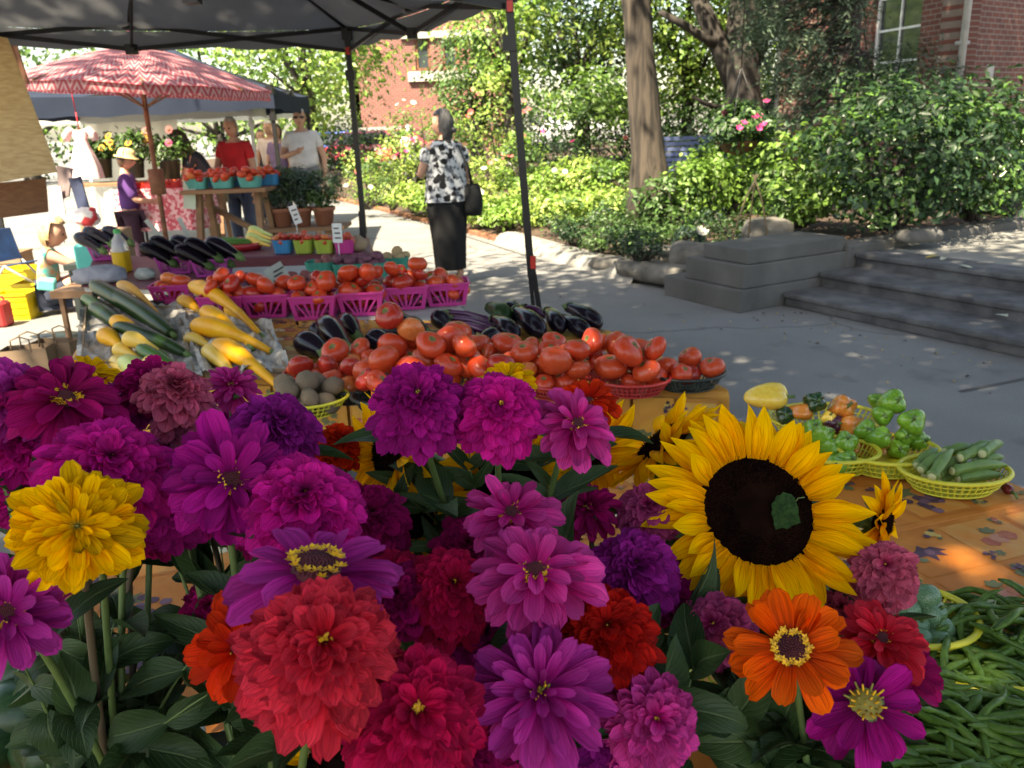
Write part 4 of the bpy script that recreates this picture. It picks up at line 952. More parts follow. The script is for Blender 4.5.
def berry_basket(label,c,w,d,h,m,rz=0,z0=T+.002,group='pink berry baskets'):
    b=MB(); tp=.80
    def cor(sx,sy,t): k=tp+(1-tp)*t; return Vector((sx*w/2*k,sy*d/2*k,t*h))
    cs=[(-1,-1),(1,-1),(1,1),(-1,1)]
    for i in range(4):
        a,c_=cs[i],cs[(i+1)%4]
        for (t0,t1) in ((.02,.16),(.72,.97)):
            q=[cor(*a,t0),cor(*c_,t0),cor(*c_,t1),cor(*a,t1)]; q2=[Vector((v.x*.985,v.y*.985,v.z)) for v in q]
            b.add(q+q2,[(0,1,2,3),(7,6,5,4),(3,2,6,7),(1,0,4,5)])
        for f in (.0,.12,.88,1.0):
            pass
        for (f0,f1,g0,g1) in ((0,.1,0,.1),(.9,1,.9,1),(.12,.17,.30,.35),(.83,.88,.65,.70),(.47,.53,.47,.53),(.30,.35,.40,.45),(.65,.70,.55,.60)):
            p=[cor(*a,.72).lerp(cor(*c_,.72),f0),cor(*a,.72).lerp(cor(*c_,.72),f1),cor(*a,.16).lerp(cor(*c_,.16),g1),cor(*a,.16).lerp(cor(*c_,.16),g0)]
            q2=[Vector((v.x*.985,v.y*.985,v.z)) for v in p]; b.add(p+q2,[(3,2,1,0),(4,5,6,7),(0,4,7,3),(2,6,5,1)])
    b.add([cor(*s,.02) for s in cs],[(0,1,2,3)])
    o=b.build('berry_basket',m,loc=Vector((c.x,c.y,z0)),smooth=False); o.rotation_euler.z=rz; tag(o,label,'basket',group)
    r_=MB()
    for i in range(4): r_.bar(cor(*cs[i],1),cor(*cs[(i+1)%4],1),.010,.008)
    r_.build('rim',m,o,smooth=False); return o
def pulp_box(label,c,w,d,h,m,rz=0,z0=T+.002,group='pulp produce boxes'):
    b=MB(); n=40; vs=[]
    for (t,inn) in ((0,1),(1,1),(1,.95),(.06,.93)):
        for k in range(n):
            a=2*math.pi*k/n; x=math.copysign(min(1,abs(math.cos(a))*1.25),math.cos(a)); y=math.copysign(min(1,abs(math.sin(a))*1.25),math.sin(a)); kk=(.82+.18*t)*inn*(1+.02*(k%2))
            vs.append((x*w/2*kk,y*d/2*kk,t*h))
    b.add(vs,[(l*n+k,l*n+(k+1)%n,(l+1)*n+(k+1)%n,(l+1)*n+k) for l in range(3) for k in range(n)]+[tuple(range(n))[::-1],tuple(range(3*n,4*n))])
    o=b.build('produce_box',m,loc=Vector((c.x,c.y,z0)),smooth=False); o.rotation_euler.z=rz; tag(o,label,'box',group); return o

# ---- tomato row on the far cloth
TB=[ # px, py, colour, rx, ry, n, r, label of basket, words for tomatoes, weights
 (632,381,'red_plastic',.115,.095,9,.045,'red oval basket of tomatoes nearest the corner of the golden cloth','in the red basket nearest the cloth corner'),
 (688,376,'black_plastic',.11,.09,7,.037,'black oval basket of tomatoes right at the corner of the golden cloth','in the black basket at the cloth corner'),
 (600,365,'red_plastic',.105,.085,7,.045,'red basket of tomatoes tucked behind the corner baskets','in the red basket behind the corner baskets'),
 (562,384,'red_plastic',.11,.09,10,.042,'red basket of tomatoes left of the bare patch of golden cloth','in the red basket beside the bare patch of cloth'),
 (556,362,'black_plastic',.105,.085,7,.045,'black basket of big tomatoes in the back row, right of the middle','in the back-row black basket below the last eggplants'),
 (505,385,'red_plastic',.115,.09,9,.044,'red basket of tomatoes in the front row above the magenta zinnia','in the front-row basket above the magenta zinnia'),
 (510,362,'black_plastic',.105,.085,7,.043,'black basket of tomatoes in the back row under the purple eggplants','in the back-row basket under the purple eggplants'),
 (448,384,'black_plastic',.115,.09,9,.044,'black basket of tomatoes in the front row above the purple zinnia','in the front-row basket above the purple zinnia'),
 (460,361,'red_plastic',.105,.085,7,.044,'red basket of tomatoes in the back row under the baby eggplants','in the back-row basket under the baby eggplants'),
 (412,363,'red_plastic',.11,.085,8,.042,'red basket of tomatoes in the back row under the large eggplants','in the back-row basket under the large eggplants'),
 (392,398,'black_plastic',.115,.095,7,.048,'black basket of ripening orange tomatoes left of the purple zinnia','in the black basket left of the purple zinnia'),
 (352,389,'black_plastic',.10,.08,5,.046,'black basket of tomatoes behind the yellow basket of potatoes','in the black basket behind the potatoes'),
 (316,375,'red_plastic',.10,.08,8,.034,'red basket of small tomatoes at the left end of the tomato row','in the small red basket at the left end of the row'),
 (352,368,'red_plastic',.10,.08,5,.040,'red basket of tomatoes under the left pair of eggplants','in the red basket under the left pair of eggplants')]
for (px,py,c,rx,ry,n,r,bl,tl) in TB:
    p=G(px,py,T+.04); oval_basket(bl,p,rx,ry,.045,M[c],rz=rnd.uniform(-.2,.2))
    n=max(4,int(n*.84)); r=r*.99; w=[3,3,3,3,3,.4] if 'ripening' not in bl else [2,1,3,1,3,3]
    drop_pile(TOM,p,rx*.92,r,n,T+.012,'red tomato '+tl,'tomato','tomatoes '+tl,sq=ry/rx,wts=w)
# ---- yellow basket of grey potatoes
p=G(305,405,T+.03); oval_basket('yellow oval basket of grey-brown potatoes left of the tomatoes',p,.125,.095,.045,M['yellow_plastic'],rz=.1)
drop_pile(POT['potato'],p,.11,.034,12,T+.012,'grey-brown potato in the yellow basket left of the tomatoes','potato','potatoes in the yellow basket',sq=.8)
# ---- pink baskets
PB=[(266,320,0),(313,322,0),(360,318,.05),(405,312,.08),(446,308,.1),(222,322,-.05)]
names=['first from the squash, above the yellow squash tips','second from the squash, behind the left pair of eggplants','in the middle of the pink row','fourth in the pink row, behind the large eggplants','last in the pink row, before the woman','half hidden behind the yellow squash']
for (px,py,rz),nm in zip(PB,names):
    p=G(px,py,T)+Vector((0,.09,0)); berry_basket('pink slotted berry basket, '+nm,p,.205,.165,.105,M['pink_plastic'],rz)
    drop_pile(TOM,p,.105,.042,8 if px>440 else 10,T+.03,'red tomato in the basket '+nm,'tomato','tomatoes in the pink basket, '+nm,sq=.85,wts=[4,4,1,4,1,0])
    p=p-Vector((.03 if px>440 else 0,0,0)); drop_pile(TOM,p+Vector((.01-(.09 if px>440 else 0),.20,0)),.10 if px>440 else .12,.040,5 if px>440 else 7,T+.004,'red tomato behind the basket '+nm,'tomato','tomatoes behind the pink basket, '+nm,sq=.8,wts=[4,4,1,4,1,0])
p=G(171,304,T)+Vector((0,.05,0)); berry_basket('pink berry basket left of the squash with a few small tomatoes',p,.19,.15,.09,M['pink_plastic'],.1); drop_pile(TOM,p,.09,.036,6,T+.03,'red tomato in the pink basket left of the squash','tomato','tomatoes in the pink basket left of the squash',sq=.8)
# ---- potatoes and onions behind, in green boxes
GB=[(320,279,'green_pulp','potato_red',3,'green box with two red potatoes on the left'),(348,281,'green_pulp','potato_purple',9,'green box heaped with purple potatoes behind the price card'),
    (372,280,'green_pulp','potato_purple',8,'green box of purple potatoes in the middle'),(394,274,'green_pulp','potato_tan',6,'green box of tan potatoes nearest the woman')]
for (px,py,m,k,n,l) in GB:
    p=G(px,py,T)+Vector((0,.06,0)); pulp_box(l,p,.16,.14,.09,M[m]); drop_pile(POT[k],p,.085,.03,n,T+.06,'potato in the '+l.replace('heaped with','of').replace(' behind the price card','').replace(' nearest the woman',''),'potato','potatoes in the '+l)
for (px,py,n,k,l) in [(300,290,9,'potato_red','loose red potato behind the pink basket second from the squash'),(362,292,9,'potato_red','loose red potato lying behind the middle pink baskets'),(255,292,7,'potato_purple','loose purple onion lying behind the first pink basket')]:
    p=G(px,py,T); drop_pile(POT[k],p,.13,.034,n,T+.004,l,'potato' if 'potato' in l else 'onion',l+'s',sq=.7)
# ---- elongated vegetables laid between two points
def longveg(name,label,pA,pB,prof,mats,cat,group=None,bend=.0,n=14,cap=None,stem=None,squash=1.0,label_parts=None,ridge=0,seed=0):
    """prof: list of (t, r) along A->B; object frame: z along the vegetable. cap: (t0, mat) calyx near A; stem: (len, r, mat) at A"""
    A_=Vector(pA);B_v=Vector(pB); L=(B_v-A_).length; z=(B_v-A_).normalized(); Mx=rotmat(z,Vector((0,0,1)))
    ts=[p[0] for p in prof]; 
    def cx(t): return Vector((bend*L*math.sin(math.pi*max(0,min(1,t))),0,t*L))
    b=MB(); rings=len(prof); vs=[]
    for (t,r) in prof:
        for k in range(n):
            a=2*math.pi*k/n; rr=r*(1+ridge*math.cos(5*a)); vs.append(cx(t)+Vector((rr*math.cos(a)*squash,rr*math.sin(a),0)))
    b.add(vs,[(i*n+k,i*n+(k+1)%n,(i+1)*n+(k+1)%n,(i+1)*n+k) for i in range(rings-1) for k in range(n)]+[tuple(range(n))[::-1],tuple(range((rings-1)*n,rings*n))])
    o=b.build(name,mats,loc=A_); o.rotation_euler=Mx.to_euler(); tag(o,label,cat,group)
    if cap:
        r0=max(r for t,r in prof if t<=cap+.05); c=MB(); m_=10; vs=[]
        rr=lambda t: np.interp(t,ts,[p[1] for p in prof])
        for i,t in enumerate((-.02,.01,cap*.5,cap)):
            for k in range(m_*2):
                a=math.pi*k/m_; tt=t+(cap*.7 if (i==3 and k%4==0) else 0); c_r=(rr(max(0,tt))+.0022 if i else .008); q=cx(tt); vs.append(q+Vector((c_r*math.cos(a)*squash,c_r*math.sin(a),0)))
        c.add(vs,[(i*20+k,i*20+(k+1)%20,(i+1)*20+(k+1)%20,(i+1)*20+k) for i in range(3) for k in range(20)]+[tuple(range(20))[::-1]]); c.build('calyx',M['calyx'],o)
    if stem:
        s=MB(); s.tube([cx(.02),cx(0)-Vector((0,0,stem[0]*.6)),cx(0)-Vector((stem[0]*.25,0,stem[0]))],[stem[1]*1.25,stem[1],stem[1]*1.1],7); s.build('stem',M[stem[2]],o)
    return o
EGG=[(0,.3),(.03,.42),(.1,.52),(.25,.62),(.45,.82),(.62,.97),(.75,1),(.86,.88),(.94,.62),(.985,.3),(1,.05)]
ZUC=[(0,.45),(.02,.5),(.06,.62),(.15,.8),(.35,.95),(.6,1),(.8,1),(.9,.9),(.96,.62),(.99,.3),(1,.05)]
SQU=[(0,.2),(.03,.27),(.1,.33),(.25,.42),(.4,.55),(.55,.8),(.7,1),(.82,1.02),(.91,.84),(.97,.5),(1,.08)]
BLB=[(0,.2),(.06,.45),(.18,.7),(.4,.95),(.6,1),(.8,.85),(.93,.5),(1,.05)]
def sc_prof(pr,r): return [(t,x*r) for t,x in pr]
def lv(kind,a,b_,za,zb,r,label,**k):
    pa=G(a[0],a[1],T+za); pb=G(b_[0],b_[1],T+zb)
    pr={'egg':EGG,'zuc':ZUC,'squ':SQU,'blb':BLB}[kind]
    return pa,pb,sc_prof(pr,r)
def egg(a,b_,za,zb,r,label,m='eggplant',group='eggplants on the tomato table'):
    pa,pb,pr=lv('egg',a,b_,za,zb,r*1.18,label); longveg('eggplant',label,pa,pb,pr,M[m],'eggplant',group,bend=.03,cap=.12,stem=(.025,.005,'calyx'))
# left pair etc. (blossom end first pixel = B)
egg((350,356),(322,322),.035,.075,.042,'large black eggplant lying on top of the left pair')
egg((330,356),(300,341),.035,.04,.042,'black eggplant underneath in the left pair')
egg((338,340),(312,329),.04,.06,.034,'black eggplant at the back of the left trio')
egg((424,343),(384,314),.03,.085,.040,'long glossy black eggplant leaning on the others in the middle')
egg((396,350),(370,338),.035,.04,.038,'short black eggplant lowest in the middle group')
egg((432,338),(404,322),.03,.06,.034,'black eggplant pointing right in the middle group')
egg((415,336),(382,331),.03,.05,.036,'black eggplant tucked behind the middle group')
egg((492,318),(516,337),.05,.035,.034,'black eggplant right of the purple ones, closest to the tomatoes')
egg((514,309),(542,334),.07,.035,.037,'big black eggplant leaning below the tent pole')
egg((546,310),(562,330),.06,.035,.032,'short black eggplant just right of the tent pole foot')
egg((566,306),(600,326),.07,.035,.034,'last black eggplant at the right end of the eggplant row')
egg((560,318),(588,334),.045,.03,.032,'black eggplant under the last one at the right end')
egg((488,307),(508,318),.05,.05,.036,'round dark greenish eggplant at the back left of the tent pole','zucchini')
egg((360,342),(344,318),.03,.06,.034,'black eggplant filling the gap right of the left pair')
egg((452,330),(436,316),.03,.055,.034,'black eggplant behind the baby eggplants')
egg((528,326),(506,306),.03,.06,.034,'black eggplant standing behind the tent pole pair')
egg((476,346),(498,334),.035,.04,.030,'short black eggplant between the baby and the purple ones')
for i,(x,y_) in enumerate([(436,337),(446,341),(456,336),(464,342),(473,336),(481,341),(450,330),(468,330)]):
    pa=G(x,y_,T+.04); pb=pa+Vector((rnd.uniform(-.05,.05),-.055,rnd.uniform(-.02,.02))); longveg('baby_eggplant','small round black eggplant in the cluster between the large and the purple ones',pa,pb,sc_prof(BLB,.026),M['eggplant'],'eggplant','baby eggplants in the middle of the row',cap=.12,stem=(.015,.004,'calyx'))
for (a,b_,l) in [((446,312),(492,322),'slender purple eggplant lying highest in the purple bunch'),((450,318),(494,328),'slender purple eggplant in the middle of the purple bunch'),((455,324),(490,333),'slender purple eggplant lowest in the purple bunch'),((524,306),(548,317),'slender purple eggplant beside the tent pole')]:
    pa=G(*a,T+.06); pb=G(*b_,T+.04); longveg('long_eggplant',l,pa,pb,sc_prof([(0,.6),(.1,.7),(.5,.9),(.85,1),(.96,.7),(1,.1)],.016),M['eggplant_purple'],'eggplant','slender purple eggplants',bend=.05,cap=.08,stem=(.03,.004,'calyx'))
# eggplant piles in purple baskets on the small table
for (cx_,cy_,n,ll) in [(102,262,4,'left, beside the juice bottle'),(172,276,6,'in the middle of the small table'),(208,279,7,'right, next to the maroon tablecloth')]:
    p=G(cx_,cy_,T)+Vector((0,.12,0)); berry_basket('purple berry basket under the eggplants '+ll,p,.21,.17,.10,M['purple_plastic'],.05,group='purple berry baskets')
    for i in range(n):
        a=Vector((-.13+.018*(i%3),.10-.03*(i//3),.10+.052*(i//3)+.01*(i%3))); s=(i%4-1.5)*.062
        pb=p+Vector((-.13+s*.8,.04+s*.5,.165+.035*(i%2)-.3*s*.2)); pa=p+Vector((.11+s*.8,-.07+s*.5,.06+.035*(i%2)))
        longveg('eggplant','glossy black eggplant in the purple basket '+ll,pa,pb,sc_prof(EGG,.046),M['eggplant'],'eggplant','eggplants in the purple basket '+ll,bend=.03,cap=.12,stem=(.02,.004,'calyx'))
# ---- squash and zucchini crate
def squ(a,b_,za,zb,r,label,m='squash',kind='squ',name='yellow_squash',cat='squash',group='squash and zucchini in the paper-lined trays'):
    pa,pb,pr=lv(kind,a,b_,za,zb,r,label); longveg(name,label,pa,pb,pr,M[m],cat,group,bend=.02 if kind=='zuc' else .045,stem=(.03,.008 if kind!='zuc' else .011,'stemgreen'))
Z_=lambda *a,m='zucchini': squ(*a,m=m,kind='zuc',name='zucchini',cat='zucchini')
Z_((172,334),(102,290),.05,.10,.040,'biggest dark green zucchini lying across the top of the left tray')
Z_((150,322),(92,284),.05,.12,.038,'dark zucchini behind the biggest one, at the far end of the tray')
Z_((124,328),(93,307),.04,.06,.037,'thick dark zucchini end at the left edge of the tray')
Z_((112,318),(84,298),.04,.05,.030,'lighter green zucchini end poking out at the far left corner',m='zucchini_lt')
Z_((186,354),(114,325),.05,.09,.028,'slender dark zucchini crossing the middle of the left tray')
Z_((192,384),(138,347),.035,.09,.026,'brighter green zucchini at the near end of the left tray',m='zucchini_lt')
squ((160,316),(118,284),.05,.10,.026,'slim yellow squash behind the biggest zucchini',m='squash')
squ((150,340),(112,320),.06,.10,.030,'yellow squash between the two dark zucchini')
squ((160,352),(124,337),.06,.10,.030,'yellow squash resting over the slender zucchini',m='squash_lt')
squ((128,354),(102,334),.03,.06,.036,'rounded yellow squash at the left edge of the tray',m='squash')
squ((140,360),(116,349),.03,.05,.030,'small light yellow squash in the middle of the left tray',m='squash_lt')
squ((180,386),(146,361),.03,.07,.031,'light yellow squash at the near right corner of the left tray',m='squash_lt')
squ((156,384),(120,360),.025,.055,.036,'pale green squash at the near end of the left tray',m='squash_pale',kind='blb')
squ((132,374),(112,360),.025,.035,.028,'small yellow squash left of the pale green one',m='squash_lt',kind='blb')
squ((262,336),(190,285),.03,.11,.038,'longest yellow squash lying across the top of the right tray')
squ((250,346),(202,310),.04,.11,.034,'yellow squash beside the longest one in the right tray')
squ((272,352),(192,325),.03,.07,.042,'broad yellow squash with a dark green tip in the right tray')
squ((206,318),(180,300),.02,.05,.032,'short yellow squash at the far left of the right tray')
squ((216,350),(186,338),.02,.04,.028,'small yellow squash at the left edge of the right tray',m='squash_lt')
squ((278,386),(214,345),.02,.07,.040,'big smooth yellow squash at the near end of the right tray')
squ((238,382),(207,350),.02,.05,.036,'yellow squash at the near left corner of the right tray',m='squash_lt')
squ((258,330),(226,308),.02,.07,.028,'yellow squash hidden behind the longest one')
# trays and crumpled paper
def tray(label,pts,h,m):
    P=[G(x,y,T) for x,y in pts]; c=sum(P,Vector())/4; e=empty('cardboard_tray',(c.x,c.y,T+.003)); tag(e,label,'tray')
    P=[Vector((p.x-c.x,p.y-c.y,0)) for p in P]; b=MB(); b.add([p+Vector((0,0,0)) for p in P]+[p+Vector((0,0,.006)) for p in P],[(3,2,1,0),(4,5,6,7),(0,1,5,4),(1,2,6,5),(2,3,7,6),(3,0,4,7)]); b.build('bottom',M[m],e,smooth=False)
    b=MB()
    for i in range(4): a,c2=P[i],P[(i+1)%4]; b.bar(a+Vector((0,0,h/2+.007)),c2+Vector((0,0,h/2+.007)),.006,h)
    b.build('side',M[m],e,smooth=False)
    # crumpled newsprint lining
    n=22; b=MB(); g=[]
    for i in range(n):
        for j in range(n):
            u,v=i/(n-1),j/(n-1); u2=-.06+1.12*u; v2_=-.06+1.12*v
            p=P[0]*(1-u2)*(1-v2_)+P[1]*u2*(1-v2_)+P[2]*u2*v2_+P[3]*(1-u2)*v2_; edge=max(abs(u-.5),abs(v-.5))*2
            z=.012+(h*.7)*max(0,(edge-.80)/.2)**.8+.024*abs(noise.noise(Vector((u*6,v*6,c.x*9)))*2)+.016*noise.noise(Vector((u*15,v*15,c.x)))
            g.append((p.x,p.y,z))
    b.add(g,[(i*n+j,(i+1)*n+j,(i+1)*n+j+1,i*n+j+1) for i in range(n-1) for j in range(n-1)])
    lining=b.build('newspaper_lining',M['paper'],e,smooth=False)
    return e
tray('paper-lined cardboard tray of zucchini and squash on the left',[(84,368),(196,383),(178,316),(88,312)],.035,'card')
tray('paper-lined cardboard tray of yellow squash on the right',[(206,380),(288,380),(268,336),(186,318)],.03,'card')
# ---- bottle, bags, signs
p=G(124,272,T); e=empty('juice_bottle',p); tag(e,'clear plastic bottle half full of yellow juice with a green cap','bottle')
b=MB(); sq=lambda a,z:1/max(abs(math.cos(a)),abs(math.sin(a)))**.55 if z<.16 else 1
b.lathe([(.0,.002),(.044,.003),(.047,.02),(.047,.125)],24,fn=sq); b.build('juice',mat('juice',(.75,.50,.03),(.68,.44,.02),rough=.3,trans=.3),e)
b=MB(); b.lathe([(.047,.127),(.047,.165),(.036,.20),(.02,.225),(.018,.24)],24,fn=sq); b.build('bottle_wall',mat('clear_plastic',(.75,.78,.8),(.6,.63,.68),rough=.15,transmission=.55),e)
b=MB(); b.lathe([(.021,.236),(.021,.258),(.015,.262),(0,.262)],16); b.build('cap',mat('cap_green',(.03,.35,.08),rough=.4),e)
def lump(name,label,cat,px,py,z,d,m,seed,rz=0,fine=.0):
    b=MB(); n=22; vs=[]
    for i in range(13):
        ph=math.pi*i/12
        for k in range(n):
            a=2*math.pi*k/n; p=Vector((math.sin(ph)*math.cos(a),math.sin(ph)*math.sin(a),math.cos(ph)))
            q=p*(1+.25*noise.noise(p*1.6+Vector((seed,0,0)))+.12*noise.noise(p*4+Vector((seed,0,0)))); vs.append((q.x*d[0]/2,q.y*d[1]/2,max(0,q.z*d[2]/2+d[2]*.42)))
    b.add(vs,[(i*n+k,(i+1)*n+k,(i+1)*n+(k+1)%n,i*n+(k+1)%n) for i in range(12) for k in range(n)]); o=b.build(name,m,loc=G(px,py,z)); o.rotation_euler.z=rz; tag(o,label,cat); return o
lump('cloth_bag','grey cloth bag slumped at the edge of the small eggplant table','bag',100,283,T,(.33,.16,.11),mat('grey_cloth',(.30,.31,.36),(.22,.23,.28),rough=.95,scale=20,bump=.3),3,.05)
lump('plastic_bag','crumpled white plastic bag beside the juice bottle','bag',146,279,T,(.12,.1,.07),M['clear_bag'],8)
lump('plastic_bag','knotted clear plastic bag lying on the tomatoes behind the pink baskets','bag',268,300,T+.06,(.18,.14,.07),M['clear_bag'],18)
lump('black_gloves','small black bundle left between the two tables','bundle',152,306,T,(.12,.08,.03),M['black_plastic'],28)
def card_sign(label,px,py,z,w,h,m,lean=.3,rz=0,text=True,stick=.12):
    p=G(px,py,z); e=empty('price_card',p,rz); tag(e,label,'price card')
    b=MB(); b.box((0,0,stick+h/2),(w,.003,h),Matrix.Rotation(lean*.3,3,'Y')); b.build('card',m,e,smooth=False)
    b=MB(); b.tube([(0,.004,-.02),(0,.004,stick+.02)],.003,5); b.build('stick',M['white_paint'],e)
    if text:
        b=MB(); 
        for k in range(3):
            b.box((rnd.uniform(-.1,.1)*w,-.004,stick+h*(.75-.25*k)),(w*rnd.uniform(.4,.65),.002,h*.07),Matrix.Rotation(lean*.3,3,'Y'))
        b.build('writing',M['black_metal'],e,smooth=False)
card_sign('white price card standing over the purple potatoes',340,262,T,.06,.12,M['white_paint'],.1)
card_sign('slim white price card above the small boxes of tomatoes',298,240,T,.06,.14,M['white_paint'],-.9)
card_sign('slanted clear price card in the middle eggplant basket',160,262,T,.03,.17,M['clear_bag'],-2.0,text=False)
card_sign('slanted white price card in the right eggplant basket',190,262,T,.03,.17,M['clear_bag'],-1.2,text=False)
card_sign('pale green price card leaning over the first pink basket',280,296,T,.10,.10,M['clear_bag'],-1.6,stick=.06)
# ---- maroon table goods
for (px,m,l,n) in [(281,'blue_pulp','blue box of small tomatoes on the maroon cloth',7),(302,'lime_pulp','lime green box of small tomatoes beside the blue box',7),(323,'lime_pulp','lime green box of small tomatoes behind the price card',7),(343,'pink_plastic','pink box of small tomatoes at the end of the maroon cloth',7)]:
    p=G(px,255,T)+Vector((0,.1,0)); pulp_box(l,p,.13,.13,.09,M[m]); drop_pile(TOM,p,.075,.024,n+4,T+.06,'small red tomato in the '+l.replace(' of small tomatoes',''),'tomato','tomatoes in the '+l,wts=[4,4,4,4,4,1])
    p=p+Vector((.02,.22,0)); drop_pile(TOM,p,.08,.026,6,T+.004,'small red tomato loose behind the '+l.replace(' of small tomatoes','').replace(' of the maroon cloth',''),'tomato','tomatoes behind the '+l)
lump('woven_pot','round brown woven pot at the end of the maroon cloth','pot',358,251,T,(.13,.13,.11),M['card'],4)
p=G(230,252,T)+Vector((0,.1,0)); b=MB(); b.lathe([(0,.0),(.85,.0),(1,.05),(.97,.05),(.84,.008),(0,.008)],28); b.v=[(x*.22,y*.14,z) for x,y,z in b.v]; o=b.build('serving_tray',mat('red_tray',(.5,.03,.04),rough=.25),loc=(p.x,p.y,T+.003)); tag(o,'shiny red tray holding a zucchini and yellow squash','tray')
longveg('zucchini','large striped zucchini lying on the shiny red tray',p+Vector((.14,-.03,.05)),p+Vector((-.2,.0,.055)),sc_prof(ZUC,.042),M['zucchini_lt'],'zucchini')
for i in range(4): longveg('yellow_squash','pale yellow squash heaped at the right of the red tray',p+Vector((.28,-.08+.03*i,.03+.02*i)),p+Vector((.08,.02+.04*i,.07+.02*i)),sc_prof(SQU,.032),M['squash_pale' if i%2 else 'squash_lt'],'squash','pale squash on the red tray')
# ================================================================ near vegetables on the orange cloth
def pepper_proto(seed,m):
    b=MB(); n=24; vs=[]; L=1.0; lob=3+seed%2
    pr=[(0,.10,.02),(.01,.35,.0),(.06,.62,-.02),(.16,.80,0),(.32,.86,0),(.5,.80,0),(.68,.68,0),(.83,.52,0),(.94,.34,0),(.99,.15,0),(1,.02,-.03)]
    for (t,r,o) in pr:
        for k in range(n):
            a=2*math.pi*k/n; rr=r*(1+.115*math.cos(lob*a+seed)*(1 if t>.03 else .4)+.06*noise.noise(Vector((math.cos(a),math.sin(a),t*2+seed)))); vs.append((rr*math.cos(a)*.5+.05*math.sin(t*3+seed),rr*math.sin(a)*.5,-t*1.25+.06*abs(math.cos(lob*a/2+seed/2))*(t<.2)))
    b.add(vs,[(i*n+k,(i+1)*n+k,(i+1)*n+(k+1)%n,i*n+(k+1)%n) for i in range(len(pr)-1) for k in range(n)])
    o=b.build('bell_pepper',m); s=MB(); s.tube([(0,0,-.03),(0,0,.06),(.03,.01,.16),(.07,.02,.24)],[.11,.055,.045,.062],8); s.lathe([(.16,-.035),(.12,0),(.05,.03)],9); s.build('stem',M['stemgreen'],o)
    return o
PEP={k:[pepper_proto(i+j*7,M[k]) for i in range(2)] for j,k in enumerate(('pepper','pepper_dark','pepper_yellow','pepper_orange','pepper_purple'))}
def put(protos,loc,ax,s,label,cat,group=None,spin=None):
    o=copy_tree(rnd.choice(protos)); o.location=loc; o.rotation_euler=(rotmat(ax)@Matrix.Rotation(rnd.uniform(0,6) if spin is None else spin,3,'Z')).to_euler(); o.scale=(s,)*3; tag(o,label,cat,group); return o
# green pepper basket (right): open tops face the camera
p=G(888,458,T+.03); BG=oval_basket('yellow oval basket heaped with green peppers behind the okra',p,.11,.09,.045,M['yellow_plastic'],rz=.1)
for (px,py,z,s,k,l) in [(897,405,.135,.066,'pepper','topmost green pepper of the heap'),(913,424,.105,.068,'pepper','large bright green pepper at the upper right of the heap'),(884,419,.10,.055,'pepper','small green pepper just under the topmost one'),(867,433,.075,.056,'pepper','green pepper at the left of the heap with its stem forward'),(885,439,.07,.056,'pepper','green pepper low in the middle of the heap'),(907,440,.06,.05,'pepper','dull green pepper low at the right of the heap'),(925,445,.045,.052,'pepper','green pepper tucked against the right rim'),(875,450,.035,.055,'pepper_orange','orange-tinged pepper at the bottom left of the heap'),(900,452,.03,.055,'pepper','green pepper at the bottom of the heap by the rim'),(878,405,.11,.045,'pepper','small dull green pepper left of the topmost one')]:
    q=G(px,py,T+z); put(PEP[k],q+Vector((0,0,.01)),Vector((rnd.uniform(-.5,.5),-1,rnd.uniform(.1,.7))),s*1.05,l,'pepper','peppers in the basket behind the okra')
# second green pepper basket, left, half behind the sunflower
p=G(832,458,T+.03); oval_basket('yellow oval basket of green peppers half hidden by the sunflower',p,.10,.08,.045,M['yellow_plastic'],rz=-.1)
for (px,py,z,s,l) in [(847,438,.08,.062,'green pepper with its stem up, beside the sunflower petals'),(852,458,.055,.058,'green pepper nearest the rim beside the sunflower'),(830,432,.085,.052,'green pepper at the back of the half hidden basket'),(836,464,.05,.055,'green pepper low in the half hidden basket'),(815,425,.08,.055,'green pepper farthest left, behind the petals'),(838,445,.06,.055,'green pepper in the middle of the half hidden basket'),(805,436,.05,.055,'green pepper just behind the top petals'),(858,440,.03,.045,'small green pepper at the right rim of the half hidden basket')]:
    put(PEP['pepper'],G(px,py,T+z),Vector((rnd.uniform(-.6,.6),-.8,rnd.uniform(.3,.9))),s,l,'pepper','peppers in the half hidden basket')
# mixed pepper basket at the back
p=G(812,432,T+.03); oval_basket('yellow oval basket of mixed coloured peppers at the back of the second table',p+Vector((.05,.05,0)),.14,.10,.045,M['yellow_plastic'])
for (px,py,z,s,k,l,ax) in [(786,397,.12,.082,'pepper_yellow','large pale yellow pepper lying on its side at the back',(.95,-.3,.1)),(819,401,.12,.062,'pepper_dark','very dark green pepper beside the pale yellow one',(0,-.9,.5)),(848,406,.11,.070,'pepper_orange','orange-red pepper at the top of the mixed basket',(.1,-.9,.5)),(787,415,.08,.058,'pepper_dark','dark green pepper under the yellow one',(-.2,-1,.4)),(812,413,.085,.05,'pepper_orange','orange-pink pepper lying under the dark green one',(.9,-.5,.0)),(838,424,.07,.055,'pepper_purple','dark purple pepper in the mixed basket',(.3,-1,.3)),(862,425,.075,.07,'pepper_orange','orange pepper next to the heap of green peppers',(.4,-.8,.6)),(815,428,.06,.056,'pepper_yellow','yellow-orange pepper low in the mixed basket',(0,-.6,.8)),(830,415,.09,.04,'pepper_yellow','small yellow pepper in the middle of the mixed basket',(0,-.6,.8)),(862,450,.03,.045,'pepper_orange','small orange pepper below the orange one',(.4,-.8,.2))]:
    put(PEP[k],G(px,py,T+z),Vector(ax),s,l,'pepper','mixed peppers at the back')
for k in PEP:
    for o in PEP[k]: hide_proto(o)
